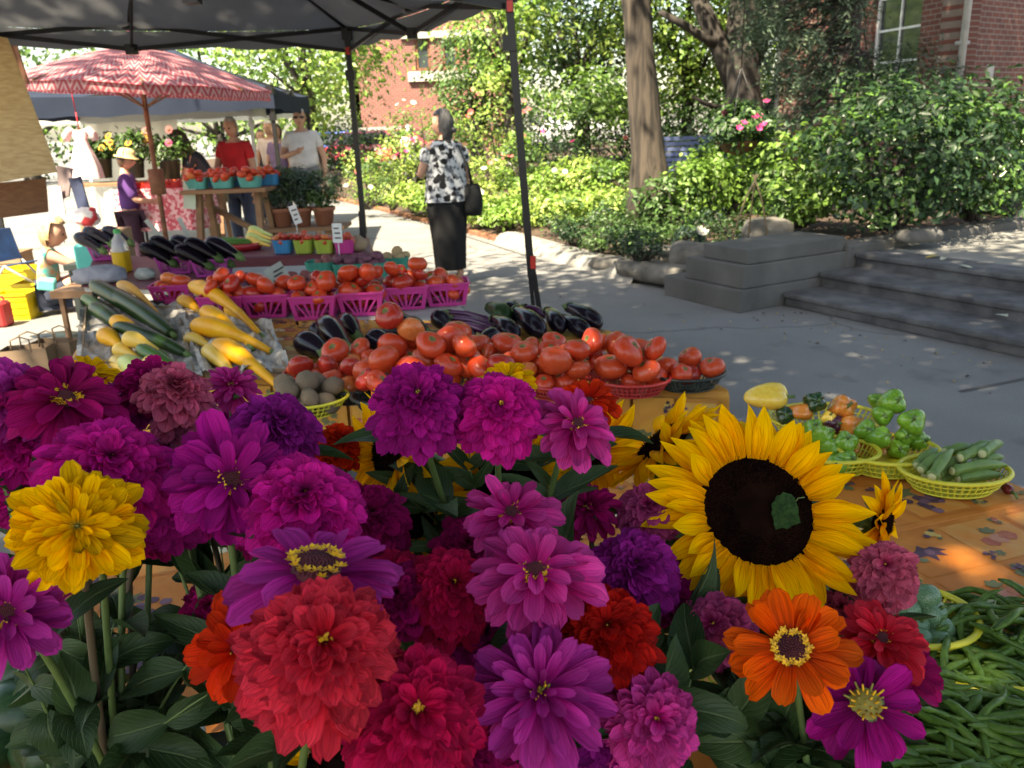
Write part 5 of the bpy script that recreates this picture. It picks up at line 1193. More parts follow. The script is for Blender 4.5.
# ---- okra
p=G(953,477,T+.03); oval_basket('yellow oval basket of okra at the right edge of the second table',p,.112,.083,.042,M['yellow_plastic'],rz=-.05)
def okra(pa,pb,label,r=.0125):
    pr=[(0,.75),(.02,.95),(.06,1.05),(.12,.82),(.2,.85),(.4,1),(.6,.92),(.8,.65),(.93,.35),(1,.05)]
    o=longveg('okra',label,pa,pb,sc_prof(pr,r),M['okra'],'okra','okra pods in the yellow basket',bend=.05,n=15,ridge=.09)
    c=MB(); L=(pb-pa).length; c.lathe([(0,-.003),(r*.62,-.003),(r*.75,.001)],12); c.build('cut_end',M['okra_cut'],o); return o
for (a,za,b_,zb,l) in [((982,454),.085,(1003,443),.07,'okra pod with its cut end forward at the upper right'),((960,458),.08,(1000,446),.075,'okra pod with its cut end forward in the upper middle'),((952,471),.06,(1008,465),.055,'longest okra pod lying across the front'),((958,479),.04,(1004,475),.04,'okra pod lowest at the front rim'),((932,477),.06,(953,449),.09,'okra pod standing steeply in the left half'),((921,470),.06,(946,452),.085,'okra pod leaning at the left rim'),((917,466),.055,(938,448),.08,'okra pod at the far left of the basket'),((938,475),.04,(965,456),.07,'okra pod half under the steep one'),((975,462),.05,(1004,457),.05,'okra pod under the upper right pair'),((925,476),.03,(945,462),.045,'okra pod tucked low at the left'),((968,470),.03,(1000,468),.03,'okra pod deep in the right half'),((945,452),.07,(975,447),.075,'okra pod lying at the back rim'),((970,450),.07,(996,444),.07,'okra pod at the back right'),((938,480),.025,(960,472),.03,'okra pod at the bottom front')]:
    okra(G(a[0],a[1],T+za),G(b_[0],b_[1],T+zb),l)
# dark red pepper at the table edge
longveg('red_pepper','thin dark red pepper lying at the table edge right of the okra',G(1012,492,T+.012),G(998,482,T+.012),sc_prof([(0,.5),(.2,1),(.6,.8),(1,.1)],.011),mskin('dark_red_pepper',(.16,.01,.015),(.1,.01,.012),rough=.2),'pepper',stem=(.02,.003,'stemgreen'))
# ---- small striped gourds in yellow baskets
def gourd(label,loc,r,group,m='gourd_striped'):
    if m=='gourd_striped': r*=.8
    b=MB(); n=20; vs=[]
    for i in range(11):
        ph=math.pi*i/10
        for k in range(n): a=2*math.pi*k/n; rr=math.sin(ph)*(1+.06*math.cos(8*a)); vs.append((rr*math.cos(a),rr*math.sin(a),.85*math.cos(ph)-.12*math.exp(-(math.sin(ph)/.25)**2)*(1 if i<5 else -1)))
    b.add(vs,[(i*n+k,(i+1)*n+k,(i+1)*n+(k+1)%n,i*n+(k+1)%n) for i in range(10) for k in range(n)]); o=b.build('striped_gourd',M[m],loc=loc); o.scale=(r,)*3; o.rotation_euler=(rnd.uniform(-.8,.8),rnd.uniform(-.8,.8),0); tag(o,label,'gourd',group)
    s=MB(); s.tube([(0,0,.7),(0,0,.95),(.1,0,1.1)],[.16,.1,.12],7); s.build('stem',M['stemgreen'],o)
p=G(928,628,T+.02); oval_basket('yellow basket of small striped gourds behind the rose zinnias',p+Vector((-.03,0,0)),.095,.085,.04,M['yellow_plastic'])
for (px,py,z,r) in [(925,597,.075,.030),(932,612,.055,.030),(940,628,.035,.03),(915,625,.04,.03),(905,610,.06,.03),(938,640,.03,.026),(918,640,.03,.03),(900,628,.04,.03)]: gourd('small blue-green striped gourd in the basket behind the rose zinnias',G(px,py,T+z),r,'gourds behind the rose zinnias')
p=G(748,722,T+.02); oval_basket('yellow basket of striped gourds glimpsed under the orange zinnia',p+Vector((.015,.02,0)),.10,.085,.042,M['yellow_plastic'])
for (px,py,z,r) in [(772,690,.055,.03),(752,690,.05,.03),(788,700,.03,.028),(738,700,.035,.028),(765,712,.03,.028),(750,676,.06,.028)]: gourd('small dark striped gourd in the basket under the orange zinnia',G(px,py,T+z),r,'gourds under the orange zinnia')
p=G(285,742,T+.02); oval_basket('yellow basket rim beside the garlic under the red zinnia',p+Vector((.05,.04,0)),.12,.1,.045,M['yellow_plastic'])
# dark gourds lower left
for (px,py,z,r,l) in [(20,712,.07,.055,'large dark green gourd at the left edge under the leaves'),(52,742,.05,.05,'dark green gourd with a pale scar in the lower left corner'),(-15,745,.05,.055,'dark green gourd cut off by the left edge'),(20,672,.09,.045,'dark green gourd behind the two at the left edge')]:
    gourd(l,G(px,py,T+z),r,None,'melon')
# ---- garlic with stalks, black tray and white box in the gap at the bottom
def garlic(label,px,py,z,r,d):
    b=MB(); b.lathe([(.0,-.75),(.4,-.78),(.85,-.5),(1,-.1),(.9,.3),(.55,.65),(.25,.95),(.18,1.2)],24,fn=lambda a,z_:1+.07*abs(math.cos(3.5*a))*(1 if z_<.6 else 0)); o=b.build('garlic_bulb',M['garlic'],loc=G(px,py,T+z)); o.scale=(r,)*3
    o.rotation_euler=rotmat(d).to_euler(); tag(o,label,'garlic','garlic bulbs beside the yellow rim'); s=MB(); s.tube([(0,0,1.1),(.05,0,2.5),(.3,0,5)],[.17,.13,.15],7); s.build('stalk',M['garlic'],o)
for (px,py,z,r,d,l) in [(252,740,.03,.026,(-1,.9,.2),'upper garlic bulb beside the yellow rim'),(268,752,.03,.024,(.6,1,.1),'lower garlic bulb with its stalk pointing back'),(240,752,.03,.022,(-.6,1,.1),'garlic bulb closest to the black tray'),(285,765,.03,.024,(.2,1,.3),'garlic bulb at the bottom edge under the red zinnia')]: garlic(l,px,py,z,r,d)
for k in range(6):
    a=G(232+k*8,728+k*9,T+.02); b=MB(); b.tube([a,a+Vector((.03,-.05,.008)),a+Vector((.09,-.09,.0))],[.004,.0035,.003],6); tag(b.build('garlic_stalk',M['garlic']),'dry garlic stalk lying loose beside the black tray','garlic stalk','loose garlic stalks')
b=MB(); b.box((0,0,.02),(.09,.06,.03),bev=.004); o=b.build('black_box',M['black_plastic'],loc=G(228,766,T+.005)); tag(o,'small black box at the bottom edge beside the garlic','box'); o.rotation_euler.z=.15
b=MB(); b.box((0,0,.03),(.035,.035,.06),bev=.003); o=b.build('white_carton',M['white_paint'],loc=G(193,764,T+.003)); tag(o,'white carton between the dark leaves and the black box','carton'); o.rotation_euler.z=-.1
# ---- green beans: heaped, each one a thing
bc=G(985,720,T+.02)
oval_basket('yellow basket buried under the nearest heap of green beans',G(925,748,T+.02),.15,.11,.028,M['yellow_plastic'],rz=.3)
oval_basket('yellow basket under the right heap of green beans',G(1000,655,T+.02),.14,.10,.028,M['yellow_plastic'],rz=-.1)
def bean_mesh(seed):
    r_=random.Random(seed); b=MB(); L=1; n=7; bend=r_.uniform(.03,.16); s=r_.uniform(-.05,.05)
    pts=[Vector((bend*math.sin(math.pi*t)+s*math.sin(2*math.pi*t),.02*math.sin(9*t+seed),t-.5)) for t in [i/12 for i in range(13)]]
    rr=[.030]+[.047+.006*math.sin(i*2.2+seed) for i in range(1,10)]+[.040,.024,.005]
    b.tube([pts[0]-Vector((.03,0,.06))]+pts,[.018]+rr,n,sq=.8); return b.build('green_bean',M['bean'],link=False)
BEAN=[bean_mesh(i) for i in range(9)]
def bean_field(cx,cy,nb,zmax,lab,grp,R_=.16,seed=0,main=0.0,sq=.75):
    c=G(cx,cy,T)
    for i in range(nb):
        a=rnd.uniform(0,2*math.pi); q=math.sqrt(rnd.random()); x=q*R_*math.cos(a); y=q*R_*sq*math.sin(a)
        f=i/nb; z=.012+zmax*(1-q**2*.9)*f
        L=rnd.uniform(.095,.15); ang=rnd.gauss(main,.75); el=rnd.gauss(0,.10)-.25*q*math.cos(a-ang)*(.6)
        d=Vector((math.cos(ang)*math.cos(el),math.sin(ang)*math.cos(el),math.sin(el)))
        o=rnd.choice(BEAN).copy(); COL.objects.link(o); o.location=Vector((c.x+x,c.y+y,T+z)); o.rotation_euler=(rotmat(d)@Matrix.Rotation(rnd.uniform(0,6.28),3,'Z')).to_euler(); o.scale=(L*1.05,L*1.05,L); tag(o,lab,'bean',grp)
bean_field(925,730,115,.055,'slender green bean in the nearest heap below the purple zinnia','beans of the nearest heap',R_=.17,main=-.55)
bean_field(1010,650,95,.055,'slender green bean in the right heap near the table edge','beans of the right heap',R_=.155,main=-.15)
bean_field(1020,745,80,.035,'slender green bean in the heap at the bottom right corner','beans of the corner heap',R_=.15,main=-.4)
# ================================================================ tents, parasol, stalls and people
M['canvas_grey']=mat('canvas_grey',(.17,.175,.185),(.14,.145,.155),rough=.75,scale=2,trans=.22,bump=.1)
M['canvas_blue']=mat('canvas_blue',(.028,.038,.062),(.022,.030,.05),rough=.9,spec=.1,scale=2,trans=.08)
M['canvas_light']=mat('canvas_light',(.62,.63,.62),(.55,.56,.55),rough=.7,scale=2,trans=.35)
M['sidewall']=mat('sidewall',(.82,.80,.72),(.76,.74,.66),rough=.8,scale=2,trans=.5)
def pop_tent(label,corners,eave,val,peak,mat_c,mat_f,legs=(0,1,2,3),splay={},knob=None,legw=.04,base_z=None,group='pop-up tents',white=False):
    """corners: four ground points in order; parts: canopy, valance, legs (> foot, slider), truss bars, peak pole"""
    cs=[Vector((c[0],c[1],0)) for c in corners]; c0=sum(cs,Vector())/4; e=empty('popup_tent',c0); tag(e,label,'tent',group); cs=[c-c0 for c in cs]
    top=Vector((0,0,peak)); b=MB(); n=8
    # roof panels with a slight sag
    for i in range(4):
        A,B=cs[i],cs[(i+1)%4]; g=[]
        for a in range(n+1):
            for k in range(n+1):
                t=a/n; e0=A.lerp(B,k/n)+Vector((0,0,eave)); p=e0.lerp(top,t); sag=math.sin(math.pi*t)*.05+math.sin(math.pi*k/n)*.04*(1-t); g.append(p-Vector((0,0,sag)))
        b.add(g,[(a*(n+1)+k,a*(n+1)+k+1,(a+1)*(n+1)+k+1,(a+1)*(n+1)+k) for a in range(n) for k in range(n)])
    b.build('canopy',mat_c,e)
    b=MB()
    for i in range(4):
        A,B=cs[i],cs[(i+1)%4]; g=[]
        for k in range(17):
            p=A.lerp(B,k/16)*1.006; s=math.sin(math.pi*k/16)*.04; g+= [p+Vector((0,0,eave-s)),p*1.004+Vector((0,0,eave-val-s*.6+.012*math.sin(k*1.9)))]
        b.add(g,[(2*k,2*k+2,2*k+3,2*k+1) for k in range(16)])
    b.build('valance',mat_c,e)
    for i in legs:
        p=cs[i]*.985; b=MB(); zt=eave-.03; legw=legw*(.8 if knob and i==0 else 1); sp_=Vector(splay.get(i,(0,0,0)))
        b.bar(p+sp_*.4+Vector((0,0,.78)),p+Vector((0,0,zt)),legw,legw); q=p+sp_; b.bar(q,p+sp_*.4+Vector((0,0,.9)),legw*.72,legw*.72); q2=p+sp_*.9+Vector((-legw*1.1,0,0)); b.bar(q2,p+sp_*.4+Vector((-legw*.5,0,.95)),legw*.55,legw*.55)
        b.box(q+Vector((0,0,.006)),(.11,.11,.012)); b.box(p+Vector((0,0,zt)),(legw*1.8,legw*1.8,.09)); b.box(p+Vector((0,0,zt-.28)),(legw*1.7,legw*1.7,.07)); lo=b.build('leg',mat_f,e,smooth=False)
        if knob:
            for z,s in ((zt-.12,.03),(.86,.04)):
                if i==0 and z<1.5: continue
                b=MB(); b.box(p+sp_*(1-z/zt)*.75+Vector((0,-legw*.8,z)),(.028,.02,s*1.6)); b.build('slider_button',mat('button_red',(.6,.03,.02),rough=.4),lo,smooth=False)
    for i in range(4):
        A,B=cs[i]*.985,cs[(i+1)%4]*.985; b=MB(); z1,z0=eave-.0,eave-.15
        for k in range(2):
            P,Q=A.lerp(B,k/2),A.lerp(B,(k+1)/2)
            b.bar(P+Vector((0,0,z1)),Q+Vector((0,0,z0)),.014,.026); b.bar(P+Vector((0,0,z0)),Q+Vector((0,0,z1)),.014,.026)
        mm=A.lerp(B,.5); b.box(mm+Vector((0,0,z1)),(.06,.06,.06)); b.box(mm+Vector((0,0,z0)),(.06,.06,.06)); b.build('truss',mat_f,e,smooth=False)
        b=MB(); mm=A.lerp(B,.5); b.bar(mm+Vector((0,0,z1)),Vector((0,0,peak-.45)),.014,.026); b.bar(mm+Vector((0,0,z0)),Vector((0,0,peak-.15)),.014,.026)
        b.bar(A+Vector((0,0,z1)),Vector((0,0,peak-.1)),.016,.026); b.build('roof_brace',mat_f,e,smooth=False)
    b=MB(); b.bar((0,0,peak-.6),(0,0,peak-.02),.035,.035); b.build('peak_pole',mat_f,e,smooth=False)
    return e
def at_height(px,py,z): return G(px,py,z)
# overhead grey tent: corner A over the middle pole, corner B over the right pole
eA=G(350,44,2.12); eB=G(514,9,2.06); A2=Vector((eA.x,eA.y)); B2=Vector((eB.x,eB.y)); dAB=(A2-B2); side=2.9; dAB.normalize(); perp=Vector((-dAB.y,dAB.x))
if perp.x>0: perp=-perp
C_2=A2+perp*side; D_2=B2+perp*side
t1=pop_tent('large dark grey pop-up tent overhead with black legs at the middle and right',[A2,B2,D_2,C_2],2.22,.12,2.95,M['canvas_grey'],M['black_metal'],knob=2,legs=(0,1),splay={1:(.19,0,0)},legw=.047)
# blue-grey tent behind the parasol
F=Y(272,92,9.6); Lf=Y(20,92,9.3); 
pop_tent('blue-grey pop-up tent behind the patterned parasol',[(F.x,F.y),(F.x-3.2,F.y-.1),(F.x-3.3,F.y+3.0),(F.x-.3,F.y+3.1)],2.0,.22,2.62,M['canvas_blue'],M['black_metal'],legs=(0,1,2,3))
F=Y(222,112,12.0)
pop_tent('pale-lined pop-up tent farthest back behind the blue-grey one',[(F.x+.4,F.y),(F.x-3.4,F.y),(F.x-3.4,F.y+3),(F.x+.4,F.y+3)],1.95,.2,2.6,M['canvas_light'],M['white_paint'],legs=(0,1,2,3))
# bright sidewall sheet hanging in the far tent
a,c=Y(78,108,12.4),Y(176,114,12.4); d_=.25
b=MB(); n=20; g=[]
for i in range(n+1):
    for j in range(7): 
        x=a.x+(c.x-a.x-.25*j/6)*i/n; g.append((x,12.5+.03*math.sin(i*1.4)+.02*math.sin(i*3.1+j),a.z+.1-(a.z-.1)*j/6))
b.add(g,[(i*7+j,i*7+j+1,(i+1)*7+j+1,(i+1)*7+j) for i in range(n) for j in range(6)]); tag(b.build('tent_sidewall',M['sidewall']),'bright cream side curtain hanging at the back of the far stall','curtain')
# patterned parasol
m,nt,bs,out=_nt('parasol_weave'); N=nt.nodes;L=nt.links
uvn=N.new('ShaderNodeUVMap'); wv=N.new('ShaderNodeTexWave'); wv.wave_type='BANDS'; wv.bands_direction='Y'; wv.inputs['Scale'].default_value=2.6; wv.inputs['Distortion'].default_value=0
mp=N.new('ShaderNodeMapping'); L.new(uvn.outputs[0],mp.inputs[0])
zz=N.new('ShaderNodeTexWave'); zz.wave_profile='TRI'; zz.bands_direction='X'; zz.inputs['Scale'].default_value=2.4; L.new(mp.outputs[0],zz.inputs['Vector'])
cb=N.new('ShaderNodeCombineXYZ'); mu=N.new('ShaderNodeMath'); mu.operation='MULTIPLY'; mu.inputs[1].default_value=.16; L.new(zz.outputs['Fac'],mu.inputs[0]); L.new(mu.outputs[0],cb.inputs[1])
ad=N.new('ShaderNodeVectorMath'); L.new(mp.outputs[0],ad.inputs[0]); L.new(cb.outputs[0],ad.inputs[1]); L.new(ad.outputs[0],wv.inputs['Vector'])
rp=N.new('ShaderNodeValToRGB'); rp.color_ramp.interpolation='CONSTANT'; e_=rp.color_ramp.elements; e_[0].color=(.42,.075,.10,1); e_[1].position=.42; e_[1].color=(.47,.16,.19,1); x=e_.new(.72); x.color=(.55,.36,.37,1)
L.new(wv.outputs['Fac'],rp.inputs[0]); L.new(rp.outputs[0],bs.inputs['Base Color']); t=N.new('ShaderNodeBsdfTranslucent'); L.new(rp.outputs[0],t.inputs[0]); mx=N.new('ShaderNodeMixShader'); mx.inputs[0].default_value=.3; L.new(bs.outputs[0],mx.inputs[1]); L.new(t.outputs[0],mx.inputs[2]); L.new(mx.outputs[0],out.inputs[0])
bs.inputs['Roughness'].default_value=.8
pp=Y(160,200,7.6); ub=Vector((pp.x,7.6,0)); e=empty('parasol',ub); tag(e,'red and pink zigzag patterned parasol on a wooden pole','parasol')
hub=Y(148,43,7.6).z; Rr=1.08; rim=hub-.34; tl=Matrix.Rotation(R(4),3,'Y')
b=MB(); b.uv=[]; n=48; vs=[]
for i in range(9):
    t_=i/8
    for k in range(n+1):
        a_=2*math.pi*k/n; pan=abs(((k/n*8)%1)-.5)*2; r=(.02+Rr*t_)*(1-.035*(1-pan**2)*t_); z=(hub-rim)*(1-t_)+.02*math.sin(math.pi*t_)-.015*(1-pan)*t_
        vs.append(tl@Vector((r*math.cos(a_),r*math.sin(a_),z))); b.uv.append((k/n*8,t_*1.2))
b.add(vs,[(i*(n+1)+k,(i+1)*(n+1)+k,(i+1)*(n+1)+k+1,i*(n+1)+k+1) for i in range(8) for k in range(n)])
b.v=[tuple(Vector(v)+Vector((0,0,rim))) for v in b.v]; b.build('canopy',m,e)
b=MB(); b.uv=[]; vs=[]; 
for i,(r,z) in enumerate([(Rr*1.0,0),(Rr*1.01,-.07)]):
    for k in range(n+1):
        a_=2*math.pi*k/n; pan=abs(((k/n*8)%1)-.5)*2; rr=r*(1-.035*(1-pan**2)); vs.append(tl@Vector((rr*math.cos(a_),rr*math.sin(a_),z-.012*(1-pan)))); b.uv.append((k/n*8,1.2+i*.1))
b.add(vs,[(k,n+1+k,n+2+k,k+1) for k in range(n)]); b.v=[tuple(Vector(v)+Vector((0,0,rim))) for v in b.v]; b.build('valance',m,e)
P,Nn,_=crown_pts((0,0,0),(.18,.16,.03),20,20,.02); leaf_cloud('flower_garland',P+np.array([0,0,hub+.03]),Nn,.05,.7,[M['bloom_rose'],M['bloom_pink'],M['rust_wood']],e,mi=rng.integers(0,3,len(P)))
for k in range(8):
    a_=k*math.pi/4+math.pi/8; b=MB(); q=tl@Vector((Rr*.985*math.cos(a_),Rr*.985*math.sin(a_),0)); b.bar((0,0,hub-.03),q+Vector((0,0,rim-.01)),.014,.02); h_=tl@Vector((Rr*.5*math.cos(a_),Rr*.5*math.sin(a_),0)); b.bar((0,0,rim-.18),h_+Vector((0,0,(hub+rim)/2-.04)),.01,.014); b.build('rib',M['wood'],e,smooth=False)
b=MB(); b.tube([(0,0,0),(0,0,hub)],.022,10); b.box((0,0,1.15),(.10,.10,.22)); b.build('pole',M['rust_wood'],e)
b=MB(); b.lathe([(0,0),(.25,0),(.25,.04),(.05,.08),(.03,.3),(0,.3)],20); b.build('base',M['black_metal'],e)
# woven blinds at the left
def mat_panel(label,pts,d,th,m,name='woven_blind',cat='blind'):
    P=[D(x,y,dd) for (x,y),dd in zip(pts,d)]; c=sum(P,Vector())/4; nrm=(P[1]-P[0]).cross(P[3]-P[0]).normalized()*th; b=MB(); n=10; g=[]
    for s in (0,1):
        for i in range(n+1):
            for j in range(n+1):
                u,v=i/n,j/n; p=P[0]*(1-u)*(1-v)+P[1]*u*(1-v)+P[2]*u*v+P[3]*(1-u)*v+nrm*(s+.9*math.sin(u*3+v*2)); g.append(p-c)
    q=(n+1)**2; f=[(i*(n+1)+j,i*(n+1)+j+1,(i+1)*(n+1)+j+1,(i+1)*(n+1)+j) for i in range(n) for j in range(n)]; b.add(g,f+[tuple(x+q for x in y_)[::-1] for y_ in f])
    ed=[i*(n+1) for i in range(n+1)]+[n*(n+1)+j for j in range(1,n+1)]+[i*(n+1)+n for i in range(n-1,-1,-1)]+[j for j in range(n-1,0,-1)]
    b.add([],[]); k=len(ed); b.f+=[(ed[i],ed[(i+1)%k],ed[(i+1)%k]+q,ed[i]+q) for i in range(k)]; b.m+=[0]*k
    o=b.build(name,m,loc=c,smooth=False); tag(o,label,cat); return o
burlap=mat('burlap',(.88,.74,.50),(.72,.56,.34),rough=.9,scale=26,stretch=(.25,1,3),bump=.4,trans=.55)
mat_panel('pale tan woven blind hanging slanted at the left edge',[(-70,20),(8,38),(57,172),(-75,196)],[4.6,4.9,5.0,4.6],.01,burlap)
mat_panel('small brown woven panel hanging under the pale blind',[(-60,188),(46,178),(48,212),(-60,226)],[4.9,5.3,5.35,4.9],.015,mat('brown_weave',(.28,.14,.07),(.2,.09,.05),rough=.9,scale=30,stretch=(.3,1,3),bump=.4),'bamboo_roller','blind')
mat_panel('red-brown slatted strip behind the edge of the pale blind',[(6,36),(14,36),(30,84),(20,84)],[5.1,5.1,5.2,5.2],.012,M['rust_wood'],'wood_strip','strip')
# pink dress on a red cord
dp=D(79,130,7.9); e=empty('hanging_dress',dp); tag(e,'small pink and white child\'s dress hanging from a red cord','dress')
b=MB(); vs=[]; n=28
for (z,rx,ry) in [(0,.055,.03),(-.05,.075,.04),(-.09,.06,.035),(-.16,.075,.05),(-.22,.10,.06),(-.34,.135,.08),(-.45,.15,.09)]:
    for k in range(n): a_=2*math.pi*k/n; w_=1+.10*math.sin(9*a_)*min(1,-z*3); vs.append((rx*w_*math.cos(a_),ry*w_*math.sin(a_),z))
b.add(vs,[(i*n+k,i*n+(k+1)%n,(i+1)*n+(k+1)%n,(i+1)*n+k) for i in range(6) for k in range(n)]); pk=mat('dress_pink',(.78,.52,.55),(.75,.68,.66),rough=.8,scale=6,trans=.2); b.build('skirt',pk,e)
for s in (-1,1):
    b=MB(); b.tube([(s*.05,0,-.01),(s*.09,0,.0),(s*.13,0,-.05),(s*.14,0,-.1)],[.02,.035,.04,.03],10); b.build('sleeve',pk,e)
b=MB(); b.tube([(0,0,0),(0,0,.16)],.006,6); b.tube([(0,0,.16),(-.01,0,.5)],.005,6); b.build('cord',mat('red_cord',(.6,.02,.04)),e)
# hanging clothes near the left stall
def cloth_strip(label,pts,d,m,cat='clothes'): return mat_panel(label,pts,[d]*4,.02,m,'hanging_clothes',cat)
cloth_strip('dark navy garment hanging slanted behind the brown woven panel',[(68,178),(80,176),(92,214),(78,214)],7.0,mat('navy',(.02,.03,.07),rough=.9))
cloth_strip('grey garment hanging beside the navy one',[(56,165),(72,168),(70,196),(58,200)],7.1,mat('grey_brown',(.16,.12,.12),rough=.9))
cloth_strip('white cloth hanging under the grey garment',[(52,190),(60,186),(66,214),(54,216)],7.05,M['white_paint'])

# ---- wooden stand with turquoise boxes of tomatoes
s0=Y(232,188,8.0); e=empty('produce_stand',(s0.x,8.0,0)); tag(e,'rough wooden stand with splayed legs under the turquoise boxes','stand')
zt=Y(232,187,8.0).z; b=MB()
for k in range(4): b.box((0,-.22+.15*k,zt-.02),(.78,.14,.035))
bevel(b.build('top',M['wood'],e),.004)
for sx in (-.3,.3):
    for sy in (-1,1): b=MB(); b.bar((sx,sy*.33,0),(sx*.9,sy*.12,zt-.04),.075,.05); b.build('leg',M['wood'],e,smooth=False)
b=MB(); b.bar((-.36,-.2,.42),(.36,-.2,.42),.03,.08); b.bar((-.36,.2,.42),(.36,.2,.42),.03,.08); b.box((0,0,.47),(.72,.36,.025)); b.build('shelf',M['wood'],e,smooth=False)
for i,(dx,m_,l) in enumerate([(-.27,'aqua_pulp','left'),(-.03,'aqua_pulp','middle'),(.22,'aqua_pulp','right')]):
    p=Vector((s0.x+dx,7.86,zt)); pulp_box('turquoise box of tomatoes, '+l+' of three on the wooden stand',p,.20,.15,.10,M[m_],z0=zt+.002,group='turquoise boxes on the wooden stand'); drop_pile(TOM,p,.115,.040,9,zt+.06,'orange-red tomato in the turquoise box, '+l+' on the stand','tomato','tomatoes in the '+l+' turquoise box',wts=[2,2,4,2,4,2])
    p=Vector((s0.x+dx+.1,8.1,zt)); pulp_box('blue box behind the turquoise boxes, '+l+' of three',p,.20,.15,.10,M['blue_pulp'],z0=zt+.002,group='blue boxes on the wooden stand'); drop_pile(TOM,p,.115,.040,9,zt+.06,'tomato in the blue box behind the turquoise boxes, '+l,'tomato','tomatoes in the blue box, '+l,wts=[2,2,4,2,4,2])
p=Y(189,180,7.8); b=MB(); b.box((0,0,-.13),(.11,.006,.26)); o=b.build('paper_sign',mat('sign_green',(.62,.70,.58),(.5,.62,.5),rough=.7),loc=p,smooth=False); o.rotation_euler.y=.12; tag(o,'pale green paper sign hanging at the left end of the wooden stand','sign')
# ---- herb pots on a plank shelf
s1=Y(302,224,8.3); zt=Y(302,225,8.3).z; e=empty('plank_shelf',(s1.x,8.3,0)); tag(e,'low wooden plank shelf holding the terracotta pots','shelf')
b=MB()
for k in range(3): b.box((0,-.16+.15*k,zt-.02),(.90,.14,.035))
b.build('top',M['wood'],e,smooth=False)
for sx in (-.28,.28): b=MB(); b.box((sx,0,(zt-.04)/2),(.06,.34,zt-.04)); b.build('leg',M['wood'],e,smooth=False)
b=MB(); b.bar((-.42,-.1,zt-.03),(-.95,-.05,zt+.27),.05,.05); b.build('brace',M['wood'],e,smooth=False)
for dx,l,h_ in [(-.17,'left',.42),(.02,'middle',.36),(.24,'right',.34)]:
    e=empty('potted_herb',(s1.x+dx,8.24,zt+.001)); tag(e,'bushy green herb in a terracotta pot, '+l+' of three on the plank shelf','potted plant','potted herbs on the plank shelf')
    b=MB(); b.lathe([(.0,.0),(.075,0),(.10,.14),(.112,.14),(.115,.175),(.10,.175),(.09,.13),(0,.13)],24); b.build('pot',M['terracotta'],e)
    P,Nn,cc=crown_pts((0,0,.18+h_*.5),(.17,.17,h_*.5),40,60,.045); leaf_cloud('foliage',P,Nn,.035,.4,[M['leaf_mid'],M['leaf_blue']],e,mi=rng.integers(0,2,40).repeat(60))
    b=MB(); [b.tube([(0,0,.12),Vector(q)],.004,4) for q in cc[:14]]; b.build('stem',M['leaf_dark'],e)
# ---- table under the parasol with checkered cloth
p=Y(162,196,8.9); e=empty('stall_table',(p.x,9.0,0)); tag(e,'far stall table under the parasol in a pink checkered cloth','table')
zt=Y(162,188,8.9).z; b=MB(); b.box((0,0,zt-.015),(.85,.6,.03)); b.build('tabletop',M['table_board'],e,smooth=False)
for sx in (-.38,.38):
    for sy in (-.26,.26): b=MB(); b.tube([(sx,sy,0),(sx,sy,zt-.03)],.015,8); b.build('leg',M['black_metal'],e)
ck=mat('checker_pink',(.8,.5,.52),(.6,.1,.14),rough=.8,scale=30,ramp=(.48,.52)); b=MB(); n=40; vs=[]
for z,g_ in ((0,1.0),(-.2,1.02),(-.42,1.04)):
    for k in range(n): a_=2*math.pi*k/n; x=max(-1,min(1,1.3*math.cos(a_)))*.44; y_=max(-1,min(1,1.3*math.sin(a_)))*.31; w_=g_+(.03*math.sin(k*1.7) if z<0 else 0); vs.append((x*w_,y_*w_,zt+.004+z))
b.add(vs,[tuple(range(n))]+[(l*n+k,(l+1)*n+k,(l+1)*n+(k+1)%n,l*n+(k+1)%n) for l in range(2) for k in range(n)]); tag(b.build('checkered_cloth',ck,loc=(p.x,9.0,0),smooth=False),'pink and white checkered cloth on the far stall table','tablecloth')
for dx,l in ((-.16,'left'),(.14,'right')): 
    q=Vector((p.x+dx,8.85,zt)); pulp_box('low box of tomatoes on the checkered cloth, '+l+' one',q,.24,.18,.06,M['red_plastic'],z0=zt+.006,group='boxes on the checkered cloth'); drop_pile(TOM,q,.13,.036,9,zt+.03,'red tomato in the '+l+' box on the checkered cloth','tomato','tomatoes in the '+l+' box on the checkered cloth')
def small_flower_bucket(label,px,py,d,seed,cols,h=.35):
    p=Y(px,py,d); e=empty('flower_bucket',p); tag(e,label,'flower bucket'); b=MB(); b.lathe([(0,0),(.09,0),(.12,.22),(.125,.22),(.11,.2),(0,.2)],18); b.build('bucket',M['black_plastic'],e)
    P,Nn,_=crown_pts((0,0,.34),(.2,.18,.16),18,30,.06); leaf_cloud('foliage',P,Nn,.07,.5,M['leaf_mid'],e)
    for k in range(6):
        a_=rnd.uniform(0,6.28); q=Vector((.19*math.cos(a_),.16*math.sin(a_)-.06,.38+rnd.uniform(-.05,.2))); r_=.034; bb=MB()
        for j in range(12): t_=j*math.pi/6; bb.add([(0,0,0),(r_*math.cos(t_-.2),r_*math.sin(t_-.2),.01),(1.3*r_*math.cos(t_),1.3*r_*math.sin(t_),.0),(r_*math.cos(t_+.2),r_*math.sin(t_+.2),.01)],[(0,1,2,3)],0)
        bb.lathe([(.022,.012),(.012,.02),(0,.022)],10,mi=1); o=bb.build('bloom',[cols[k%len(cols)],M['rust_wood']],e,loc=q); o.rotation_euler=(R(60)+rnd.uniform(-.4,.4),rnd.uniform(-.6,.6),0)
yl=mat('bloom_yellow',(.8,.5,.03),(.75,.42,.02),trans=.3)
small_flower_bucket('bucket of sunflowers right behind the person in purple',136,178,9.6,1,[yl])
small_flower_bucket('bucket of sunflowers left of the person in purple',104,178,9.8,2,[yl])
